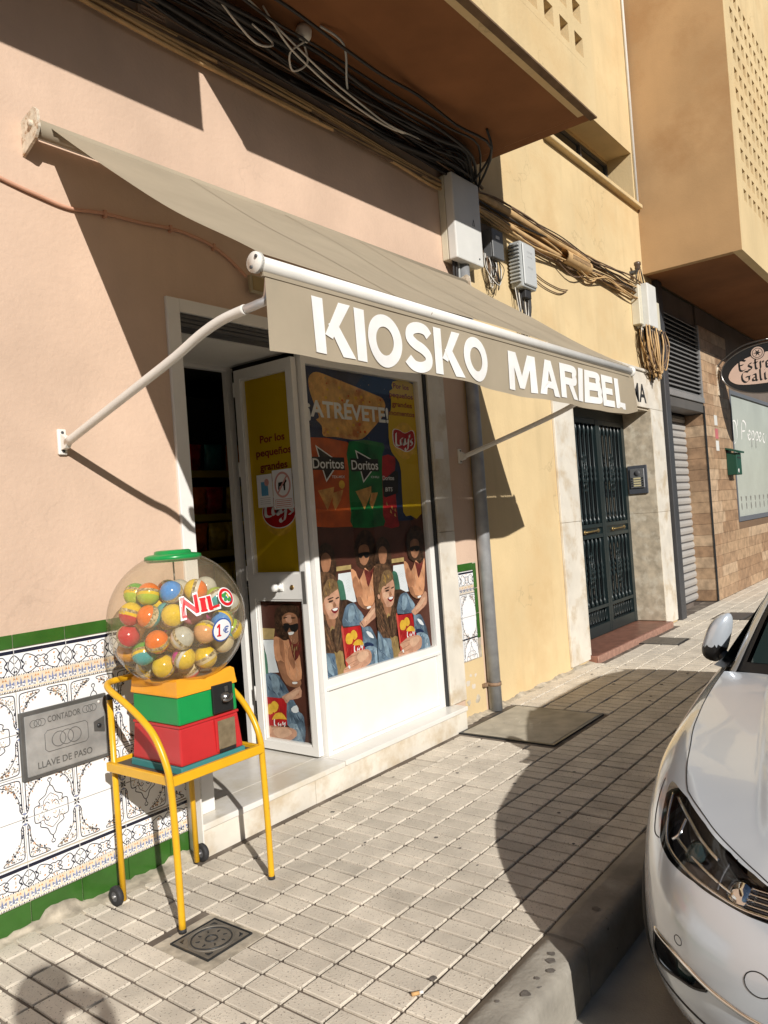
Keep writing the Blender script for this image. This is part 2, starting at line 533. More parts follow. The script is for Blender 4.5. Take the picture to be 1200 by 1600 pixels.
# the strip of rough mortar where the pavement meets the tiled wall
mo = MB()
rnd = random.Random(3)
G = []
for i in range(121):
    x = -0.8 + 3.12 * i / 120
    hgt = 0.012 + 0.008 * math.sin(x * 9) + 0.008 * math.sin(x * 23 + 1) + rnd.uniform(-0.009, 0.009)
    if 1.5 < x < 1.72: hgt += 0.030 * math.sin((x - 1.5) / 0.22 * math.pi) + rnd.uniform(-0.006, 0.006)
    out = 0.075 + 0.03 * math.sin(x * 6 + 2) + rnd.uniform(-0.012, 0.012)
    hgt = max(0.004, hgt)
    G.append([(x, W - out - 0.03, -0.006), (x, W - out, 0.002), (x, W - out * 0.55, hgt * 0.3 + rnd.uniform(0, 0.003)), (x, W - 0.028, hgt * 0.75 + rnd.uniform(0, 0.004)), (x, W - 0.0165, hgt), (x, W + 0.01, hgt + 0.004)])
mo.grid(G, 0, True)
tag(mo.build('mortar_fillet', MORTAR, pave), kind='stuff')
mo = MB(); G = []
for i in range(90):
    x = 4.68 + 2.35 * i / 89
    out = 0.035 + 0.012 * math.sin(x * 11) + rnd.uniform(-0.01, 0.01)
    hgt = 0.012 + 0.010 * math.sin(x * 17) + rnd.uniform(-0.006, 0.006)
    G.append([(x, W - out - 0.03, -0.006), (x, W - out, 0.003), (x, W - 0.012, max(0.004, hgt)), (x, W + 0.01, max(0.004, hgt) + 0.004)])
mo.grid(G, 0, True)
tag(mo.build('mortar_fillet', MORTAR, pave), kind='stuff')

# ------------------------------------------------------------------ the apartment building
bld = thing('apartment_building', (5.12, W + 1.0, 0), 'pink and orange plastered apartment building above the kiosk and the iron gate', 'building')
pk = MB()
pk.box(-9, 2.41, W, 3.40, -0.2, 12)
pk.box(2.41, 4.59, W, 3.40, 2.685, 12)
pk.box(4.59, 5.12, W, 3.40, -0.2, 12)
tag(pk.build('pink_wall', PINK, bld), 'pink plastered wall behind the awning')
og = MB()
og.box(5.12, 7.03, W - 0.002, 3.40, -0.2, 5.08)
og.box(7.03, 9.28, W - 0.002, 3.40, 2.60, 5.08)
og.box(9.28, 9.75, W - 0.002, 3.40, -0.2, 5.08)
og.box(5.12, 6.90, W - 0.002, 3.40, 5.08, 5.70)
og.box(9.35, 9.75, W - 0.002, 3.40, 5.08, 5.70)
og.box(5.12, 9.75, W - 0.002, 3.40, 5.70, 12)
og.box(6.90, 9.35, 3.40, 3.62, 5.66, 5.70)      # reveal of the strip window
og.box(9.35, 9.40, 3.40, 3.62, 5.08, 5.70)
og.box(6.85, 6.90, 3.40, 3.62, 5.08, 5.70)
og.box(6.90, 9.35, 3.40, 3.62, 5.04, 5.08)
tag(og.build('orange_wall', ORANGE, bld), 'orange plastered wall to the right of the drainpipe')
tag(MB().box(-9, 9.7, 3.9 + 2.2, 6.3, -0.2, 12).box(-9, -8.8, 3.4, 6.1, -0.2, 12).box(-9, 20, 3.0, 6.3, 12, 12.2).build('rear_wall', PINK, bld))
win = MB().box(6.90, 9.35, 3.405, 3.445, 5.08, 5.13).box(6.90, 9.35, 3.405, 3.445, 5.63, 5.658).build('strip_window', DARK, bld)
for x in (6.90, 7.7, 8.52, 9.31):
    MB().box(x, x + 0.04, 3.402, 3.445, 5.13, 5.63).build('mullion', DARK, win)
GLASSD = mat('dark_window_glass', (0.02, 0.025, 0.03), 0.05, var=0, spec=0.6)
MB().box(6.94, 9.31, 3.425, 3.43, 5.13, 5.63).build('pane', GLASSD, win)
MB().bbox(6.86, 9.43, W - 0.07, W + 0.35, 5.03, 5.078, 0.006).build('window_sill', ORANGE, bld)
v = MB().box(2.33, 2.50, W - 0.014, W, 4.055, 4.21).build('wall_vent', PINK, bld)
for i in range(7):
    z = 4.068 + i * 0.019
    MB().prism([(W - 0.024, z), (W - 0.0145, z + 0.012), (W - 0.0145, z + 0.002)], 'x', 2.345, 2.485).build('slat', PINK, v)

def block_mesh(p=0.237, hw=0.137, hh=0.137, d=0.10):
    mb = MB()
    o = [(0, 0), (p, 0), (p, p), (0, p)]
    a, b = (p - hw) / 2, (p - hh) / 2
    i_ = [(a, b), (p - a, b), (p - a, p - b), (a, p - b)]
    k = 0.012
    i2 = [(a + k, b + k), (p - a - k, b + k), (p - a - k, p - b - k), (a + k, p - b - k)]
    F = lambda L, y: [(q[0], y, q[1]) for q in L]
    mb.add(F(o, 0) + F(i_, 0) + F(i2, d) + F(o, d), [(j, (j + 1) % 4, 4 + (j + 1) % 4, 4 + j) for j in range(4)] + [(4 + j, 4 + (j + 1) % 4, 8 + (j + 1) % 4, 8 + j) for j in range(4)] + [(8 + j, 8 + (j + 1) % 4, 12 + (j + 1) % 4, 12 + j) for j in range(4)])
    return mb.mesh('breeze_block', ORANGE)
bmesh_blk = block_mesh()
def balcony(x0, x1, blocks):
    yb = 2.015
    b = MB()
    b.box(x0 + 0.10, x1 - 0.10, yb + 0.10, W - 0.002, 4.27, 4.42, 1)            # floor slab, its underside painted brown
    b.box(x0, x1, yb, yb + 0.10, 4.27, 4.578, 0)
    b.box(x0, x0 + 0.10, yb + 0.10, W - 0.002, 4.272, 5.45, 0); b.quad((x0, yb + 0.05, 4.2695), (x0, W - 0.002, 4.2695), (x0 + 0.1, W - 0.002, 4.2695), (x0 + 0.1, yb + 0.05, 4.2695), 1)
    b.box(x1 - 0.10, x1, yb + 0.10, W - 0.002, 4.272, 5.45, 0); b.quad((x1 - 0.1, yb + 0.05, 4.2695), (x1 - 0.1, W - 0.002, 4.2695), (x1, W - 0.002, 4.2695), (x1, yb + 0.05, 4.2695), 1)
    b.box(x0, x1, yb - 0.01, yb + 0.11, 5.291, 5.45, 0)
    n = int((x1 - 0.107 - x0 - 0.06) / 0.237)
    xs = x1 - 0.107 - n * 0.237
    b.box(x0, xs, yb, yb + 0.10, 4.578, 5.291, 0)
    b.box(x1 - 0.107, x1, yb, yb + 0.10, 4.578, 5.291, 0)
    if not blocks:
        b.box(xs, x1 - 0.107, yb, yb + 0.1, 4.578, 5.291, 0)
    b.box(x0 - 0.002, x1 + 0.002, yb - 0.003, yb + 0.05, 4.264, 4.276, 2)
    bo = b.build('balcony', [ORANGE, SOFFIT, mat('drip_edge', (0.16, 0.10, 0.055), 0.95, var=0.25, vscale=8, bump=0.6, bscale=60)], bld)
    if blocks:
        for i in range(n):
            for k in range(3):
                link('breeze_block', bmesh_blk, bo, (xs + i * 0.237, yb, 4.579 + k * 0.2372))
    return bo
tag(balcony(2.41, 5.40, True), 'balcony with a pierced block parapet and brown underside')
balcony(-3.2, 2.105, False)

# projecting wing with pierced block screen, over the bar
wing = MB()
WX, WY, WZ = 9.45, 1.98, 4.25
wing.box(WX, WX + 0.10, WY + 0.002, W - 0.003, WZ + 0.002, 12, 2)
wing.box(WX + 0.101, 20, WY + 0.101, W - 0.003, WZ, WZ + 0.15, 1)
wing.box(WX + 0.004, 20, WY - 0.002, WY + 0.10, WZ, 4.848, 0)
wing.box(WX + 0.004, 9.712, WY - 0.002, WY + 0.10, 4.848, 12, 0)
nb, kb = 13, 11
wing.box(9.712 + nb * 0.237, 20, WY, WY + 0.10, 4.848, 12, 0)
wing.box(9.712, 9.712 + nb * 0.237, WY, WY + 0.10, 4.848 + kb * 0.237, 12, 0)
wing.box(9.75, 20, W - 0.003, 3.40, WZ + 0.151, 12, 0)
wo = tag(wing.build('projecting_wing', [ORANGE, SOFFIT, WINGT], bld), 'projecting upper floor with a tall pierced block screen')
for i in range(nb):
    for k in range(kb):
        link('breeze_block', bmesh_blk, wo, (9.712 + i * 0.237, WY, 4.848 + k * 0.237))
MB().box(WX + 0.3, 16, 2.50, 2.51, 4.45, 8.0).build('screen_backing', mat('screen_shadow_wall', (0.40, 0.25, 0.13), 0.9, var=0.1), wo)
MB().tube([(9.40, W - 0.02, 5.06), (9.40, W - 0.02, 12)], 0.018, 8).build('downpipe', WHITEP, bld)

# ------------------------------------------------------------------ tiled dado on the street front
PT = 0.222
TX = [1.732 - PT * 8 + PT * i for i in range(12)]
dado = MB().box(-0.1, 2.372, W - 0.008, W + 0.002, 0.0, 1.165).build('tiled_dado', MORTAR, bld)
tag(dado, 'patterned ceramic tile dado left of the shop door')
Y1 = W - 0.0145
def tile_base(w, h, mi=0, g=0.0016):
    mb = MB()
    mb.bbox(g, w - g, 0.0, 0.0065, g, h - g, 0.0012, mi)
    return mb
FN = lambda u, v: (u, -0.0004, v)
FN2 = lambda u, v: (u, -0.0007, v)
def leaf(mb, u, v, s, a, mi):
    c, d = math.cos(a), math.sin(a)
    mb.flat([(u, v), (u + s * (0.5 * c - 0.35 * d), v + s * (0.5 * d + 0.35 * c)), (u + s * c, v + s * d), (u + s * (0.5 * c + 0.35 * d), v + s * (0.5 * d - 0.35 * c))], FN2, mi)
rl = random.Random(11)
def half_frame(h, top, orn):
    """one field tile: half of a rounded frame, with sprigs in the corners and, on every other tile, half a shield"""
    w = PT
    mb = tile_base(w, h)
    Z = (lambda v: v) if top else (lambda v: h - v)
    fn = lambda u, v: FN(u, Z(v)); fn2 = lambda u, v: FN2(u, Z(v))
    for sx in (0, 1):
        X = (lambda u: u) if sx == 0 else (lambda u: w - u)
        a, t = 0.009, h - 0.010
        ribbon(mb, [(X(a), 0.028), (X(a), t - 0.03)], fn, 0.0040, 1, smooth=False)
        ribbon(mb, [(X(a), t - 0.03), (X(a + 0.002), t - 0.010), (X(a + 0.010), t - 0.002), (X(a + 0.03), t)], fn, 0.0040, 1)
        ribbon(mb, [(X(a + 0.03), t), (X(0.088), t), (X(0.094), t - 0.006), (X(0.086), t - 0.012)], fn, 0.0037, 1)
        ribbon(mb, [(X(0.018), 0.050), (X(0.022), 0.085), (X(0.040), t - 0.042), (X(0.062), t - 0.023), (X(0.086), t - 0.013)], fn, 0.0032, 1)
        ribbon(mb, [(X(0.0), 0.020), (X(0.010), 0.022), (X(0.016), 0.034), (X(0.012), 0.046), (X(0.006), 0.040)], fn, 0.0032, 1)
        ribbon(mb, [(X(a), 0.028), (X(0.018), 0.036), (X(0.018), 0.052)], fn, 0.0032, 1)
        mb.flat([(X(0.001), 0.001), (X(0.010), 0.004), (X(0.013), 0.013), (X(0.004), 0.010)], fn2, 1)
        mb.flat([(X(0.001), 0.016), (X(0.006), 0.018), (X(0.006), 0.026), (X(0.001), 0.024)], fn2, 3)
        for q in range(60):
            r = rl.random() ** 0.8
            u = 0.013 + rl.random() * 0.070
            lo = t - 0.045 + 0.0 if u > 0.05 else 0.052
            vv = t - 0.006 - rl.random() * max(0.006, (0.085 - u) * 1.05)
            if vv < 0.05: continue
            leaf(mb, X(u), Z(vv), rl.uniform(0.005, 0.010), rl.uniform(0, 6.28), rl.choice((1, 1, 4, 2, 4, 5)))
        for (u, v_) in ((0.016, 0.075), (0.012, 0.055), (0.055, t - 0.032), (0.030, t - 0.060), (0.075, t - 0.022)):
            leaf(mb, X(u), Z(v_), 0.012, rl.uniform(0, 6.28), 1)
            leaf(mb, X(u + 0.006), Z(v_ - 0.004), 0.008, rl.uniform(0, 6.28), rl.choice((2, 4)))
    if orn:
        c = w / 2
        for s in (-1, 1):
            ribbon(mb, [(c + s * 0.072, 0.002), (c + s * 0.070, 0.030), (c + s * 0.048, 0.036), (c + s * 0.050, 0.052), (c + s * 0.024, 0.066), (c + s * 0.016, 0.080), (c + s * 0.010, 0.094), (c, 0.104), (c, 0.116)], fn, 0.0037, 1)
            ribbon(mb, [(c + s * 0.060, 0.034), (c + s * 0.036, 0.030), (c + s * 0.030, 0.046), (c + s * 0.014, 0.060), (c, 0.070)], fn, 0.0026, 1)
            ribbon(mb, [(c + s * 0.003, 0.116), (c + s * 0.008, 0.124), (c + s * 0.003, 0.132), (c, 0.128)], fn, 0.0032, 1)
            ribbon(mb, [(c + s * 0.034, 0.010), (c + s * 0.030, 0.026), (c + s * 0.018, 0.038), (c + s * 0.006, 0.028)], fn, 0.0030, 1)
            for q in range(16):
                leaf(mb, c + s * rl.uniform(0.004, 0.058), Z(rl.uniform(0.004, 0.034)), rl.uniform(0.004, 0.009), rl.uniform(0, 6.28), rl.choice((2, 4, 1, 5, 2)))
        for q in range(6):
            leaf(mb, c + rl.uniform(-0.02, 0.02), Z(rl.uniform(0.03, 0.065)), rl.uniform(0.005, 0.008), rl.uniform(0, 6.28), rl.choice((2, 4)))
    return mb
def border(h, blackline, band_low=True):
    w = PT
    mb = tile_base(w, h)
    mb.flat([(0.0016, h - 0.020), (w - 0.0016, h - 0.020), (w - 0.0016, h - 0.006), (0.0016, h - 0.006)], FN, 1)
    b0, b1 = 0.008, 0.008 + (h - 0.02) * 0.36
    c = (h - 0.024 + b1) / 2; A = (h - 0.030 - b1) / 2
    for s in (-1, 1):
        for k in (0, 1):
            X = (lambda u: u) if k == 0 else (lambda u: w - u)
            ribbon(mb, [(X(0.030), c + s * A * 0.35), (X(0.046), c + s * A * 0.95), (X(0.075), c + s * A * 0.75), (X(0.098), c + s * A * 0.25), (X(0.090), c + s * A * 0.05), (X(0.082), c + s * A * 0.32), (X(0.098), c + s * A * 0.62), (X(0.111), c + s * A * 0.5)], FN, 0.0037, 1)
            ribbon(mb, [(X(0.030), c - s * A * 0.35), (X(0.040), c + s * A * 0.02), (X(0.026), c + s * A * 0.5), (X(0.034), c + s * A * 0.12)], FN, 0.0040, 1)
            leaf(mb, X(0.06), c + s * A * 0.52, 0.012, 0.5, 2); leaf(mb, X(0.105), c + s * A * 0.92, 0.010, 2.0, 2); leaf(mb, X(0.05), c + s * A * 0.1, 0.008, 2.6, 4)
            leaf(mb, X(0.118), c + s * A * 0.15, 0.008, 1.0, 2)
    for k in (0, 1):
        X = (lambda u: u) if k == 0 else (lambda u: w - u)
        ribbon(mb, [(X(0.002), c + A), (X(0.018), c + A * 0.6), (X(0.026), c), (X(0.018), c - A * 0.6), (X(0.002), c - A)], FN, 0.0040, 1)
        ribbon(mb, [(X(0.002), c + A * 0.15), (X(0.016), c + A * 0.55)], FN, 0.003, 1, smooth=False)
        ribbon(mb, [(X(0.002), c - A * 0.15), (X(0.016), c - A * 0.55)], FN, 0.003, 1, smooth=False)
        leaf(mb, X(0.004), c - A * 0.8, 0.012, 1.3, 1)
    mb.flat([(0.0016, b0), (w - 0.0016, b0), (w - 0.0016, b1), (0.0016, b1)], FN, 5)
    n = 5
    for i in range(n):
        u = w * (i + 0.5) / n; bh = b1 - b0
        mb.flat([(u - 0.020, b0 + bh * 0.12), (u + 0.020, b0 + bh * 0.12), (u + 0.010, b0 + bh * 0.55), (u, b0 + bh * 0.35), (u - 0.010, b0 + bh * 0.55)], FN2, 0)
        mb.flat([(u - 0.006, b0 + bh * 0.2), (u, b0 + bh * 0.9), (u + 0.006, b0 + bh * 0.2)], FN2, 3)
        for s in (-1, 1):
            mb.flat([(u + s * 0.003, b0 + bh * 0.42), (u + s * 0.017, b0 + bh * 0.62), (u + s * 0.018, b0 + bh * 0.30)], FN2, 3)
            mb.flat([(u + s * 0.022, b0 + bh * 0.75), (u + s * 0.016, b0 + bh * 0.9), (u + s * 0.012, b0 + bh * 0.7)], FN2, 2)
            mb.flat([(u + s * 0.004, b0 + bh * 0.14), (u + s * 0.012, b0 + bh * 0.30), (u + s * 0.016, b0 + bh * 0.14)], FN2, 3)
    m = 22
    for i in range(m):
        u = w * (i + 0.5) / m
        for (z0, dz) in ((b0 - 0.0055, 0.005), (b1 + 0.0005, 0.005)):
            mb.flat([(u - 0.0042, z0), (u + 0.0015, z0), (u + 0.0042, z0 + dz), (u - 0.001, z0 + dz)], FN2, 1 if i % 2 else 4)
    return mb
GL = [TILEW, INKB, INKO, INKBL, INKG, INKC]
def tmesh(mb, name='tile', mats=GL):
    me = mb.mesh(name, mats)
    return me
HF = 0.169
T_top_o = tmesh(half_frame(HF, True, True)); T_top_p = tmesh(half_frame(HF, True, False))
T_bot_o = tmesh(half_frame(HF, False, True)); T_bot_p = tmesh(half_frame(HF, False, False))
T_bord = tmesh(border(0.171, True)); T_bord2 = tmesh(border(0.152, True))
T_cap = tmesh(tile_base(PT, 0.057), mats=[TILEG])
def base_green(seed, x):
    rnd = random.Random(seed)
    mb = MB()
    pts = [(0.002, 0.105), (PT - 0.002, 0.105)]
    n = 12
    for i in range(n + 1):
        u = PT - 0.002 - (PT - 0.004) * i / n
        pts.append((u, rnd.uniform(-0.03, -0.01)))
    mb.prism(pts, 'y', 0.0, 0.0065)
    return mb
for i, x in enumerate(TX[:-1]):
    w = PT
    if x + PT > 2.375:
        break
    link('tile', T_cap, dado, (x, Y1, 1.113))
    link('tile', T_bord, dado, (x, Y1, 0.941))
    for r, z in enumerate((0.771, 0.602, 0.433, 0.264)):
        top = (r % 2 == 0)
        orn = ((i + r // 2) % 2 == 0)
        link('tile', (T_top_o if orn else T_top_p) if top else (T_bot_o if orn else T_bot_p), dado, (x, Y1, z))
    link('tile', T_bord2, dado, (x, Y1, 0.108))
    link('tile', base_green(i, x).mesh('tile', [TILEG]), dado, (x, Y1, 0.0))
XE = x
def cut_tile(src, x_from, width):
    """the same tile trimmed to a narrower width at the end of the row"""
    bm = bmesh.new(); bm.from_mesh(src)
    bmesh.ops.bisect_plane(bm, geom=bm.verts[:] + bm.edges[:] + bm.faces[:], plane_co=(width, 0, 0), plane_no=(1, 0, 0), clear_outer=True)
    me = src.copy(); bm.to_mesh(me); bm.free()
    return me
wc = 2.372 - XE
for src, z in ((T_cap, 1.113), (T_bord, 0.941), (T_top_p, 0.771), (T_bot_p, 0.602), (T_top_o, 0.433), (T_bot_o, 0.264), (T_bord2, 0.108)):
    link('tile', cut_tile(src, 0, wc), dado, (XE, Y1, z))
link('tile', cut_tile(base_green(77, XE).mesh('tile', [TILEG]), 0, wc), dado, (XE, Y1, 0))
# the short remnant right of the shop window
dr = MB().box(4.81, 5.075, W - 0.007, W + 0.002, 0.42, 1.145).build('tiled_dado', MORTAR, bld)
tag(dr, 'narrow remnant of patterned tiles beside the drainpipe')
wr = 0.205
for src, z in ((T_cap, 1.088), (T_bord, 0.916), (T_top_p, 0.746), (T_bot_p, 0.577), (cut_tile(T_top_o, 0, wr), 0.425)):
    link('tile', cut_tile(src, 0, wr), dr, (4.812, Y1, z))
for z in (0.57, 0.76, 0.95):
    link('tile', MB().bbox(0, 0.045, 0, 0.0065, 0.002, 0.186, 0.0012).mesh('tile', [TILEG]), dr, (5.022, Y1, z))
PS = {
 'CHIP': [(3.425,2.395),(3.459,2.432),(3.52,2.445),(3.652,2.424),(3.866,2.387),(4.071,2.35),(4.143,2.333),(4.169,2.293),(4.159,2.262),(4.127,2.207),(3.995,2.11),(3.895,2.051),(3.771,2.043),(3.642,2.052),(3.523,2.054),(3.515,2.115),(3.468,2.151),(3.495,2.169),(3.459,2.248),(3.428,2.327)],
 'OBAG': [(3.345,2.04),(3.747,2.024),(3.733,1.949),(3.737,1.843),(3.723,1.665),(3.736,1.538),(3.741,1.488),(3.337,1.509),(3.347,1.562),(3.366,1.607),(3.367,1.707),(3.367,1.841),(3.357,1.934)],
 'GBAG': [(3.758,2.028),(4.112,2.029),(4.097,1.957),(4.078,1.844),(4.068,1.657),(4.054,1.546),(4.058,1.478),(3.74,1.481),(3.729,1.573),(3.723,1.665),(3.737,1.843)],
 'RBAG': [(4.083,1.938),(4.232,1.937),(4.221,1.845),(4.211,1.661),(4.218,1.508),(4.219,1.462),(4.057,1.471),(4.063,1.62),(4.069,1.769)],
 'RBAND': [(4.076,1.777),(4.221,1.845),(4.258,1.837),(4.24,1.691),(4.099,1.664),(4.075,1.672)],
 'YEL': [(4.271,2.459),(4.512,2.46),(4.503,2.006),(4.498,1.539),(4.364,1.533),(4.282,1.559),(4.292,1.845),(4.256,1.922),(4.199,1.974),(4.179,2.073),(4.198,2.226),(4.227,2.259),(4.237,2.336),(4.224,2.389),(4.264,2.408)],
 'OTRI': [(3.442,1.997),(3.642,1.902),(3.645,1.888),(3.518,1.77),(3.475,1.889)],
 'GTRI': [(3.813,1.976),(4.03,1.9),(4.028,1.881),(3.874,1.763),(3.841,1.879)],
 'OCH1': [(3.437,1.72),(3.587,1.741),(3.57,1.683),(3.51,1.599),(3.48,1.651)],
 'OCH2': [(3.573,1.704),(3.67,1.723),(3.641,1.66),(3.582,1.596),(3.561,1.642)],
 'GCH1': [(3.788,1.71),(3.952,1.741),(3.947,1.697),(3.865,1.59),(3.832,1.648)],
 'GCH2': [(3.947,1.697),(4.018,1.699),(3.989,1.652),(3.946,1.59),(3.922,1.631)],
 'LAYC': [(4.227,2.048),(4.255,2.122),(4.313,2.171),(4.373,2.182),(4.437,2.162),(4.478,2.108),(4.482,2.037),(4.446,1.965),(4.374,1.924),(4.297,1.938),(4.244,1.983)],
 'LAYR': [(4.229,2.121),(4.295,2.13),(4.37,2.108),(4.465,2.133),(4.489,2.085),(4.473,2.013),(4.38,1.975),(4.303,1.992),(4.23,2.021)],
 'HAIR2': [(3.363,1.241),(3.387,1.325),(3.414,1.38),(3.47,1.405),(3.527,1.372),(3.548,1.311),(3.552,1.252),(3.536,1.151),(3.47,1.202),(3.396,1.21)],
 'FACE2': [(3.421,1.322),(3.464,1.344),(3.504,1.315),(3.502,1.272),(3.478,1.23),(3.435,1.227),(3.418,1.265)],
 'MHAIR': [(3.757,1.233),(3.739,1.28),(3.73,1.357),(3.774,1.43),(3.844,1.46),(3.915,1.437),(3.945,1.372),(3.929,1.287),(3.927,1.217),(3.851,1.201)],
 'MFACE': [(3.781,1.353),(3.833,1.368),(3.877,1.346),(3.872,1.277),(3.83,1.234),(3.784,1.253),(3.773,1.308)],
 'MGLAS': [(3.776,1.315),(3.876,1.315),(3.87,1.284),(3.835,1.28),(3.819,1.298),(3.793,1.282),(3.771,1.293)],
}
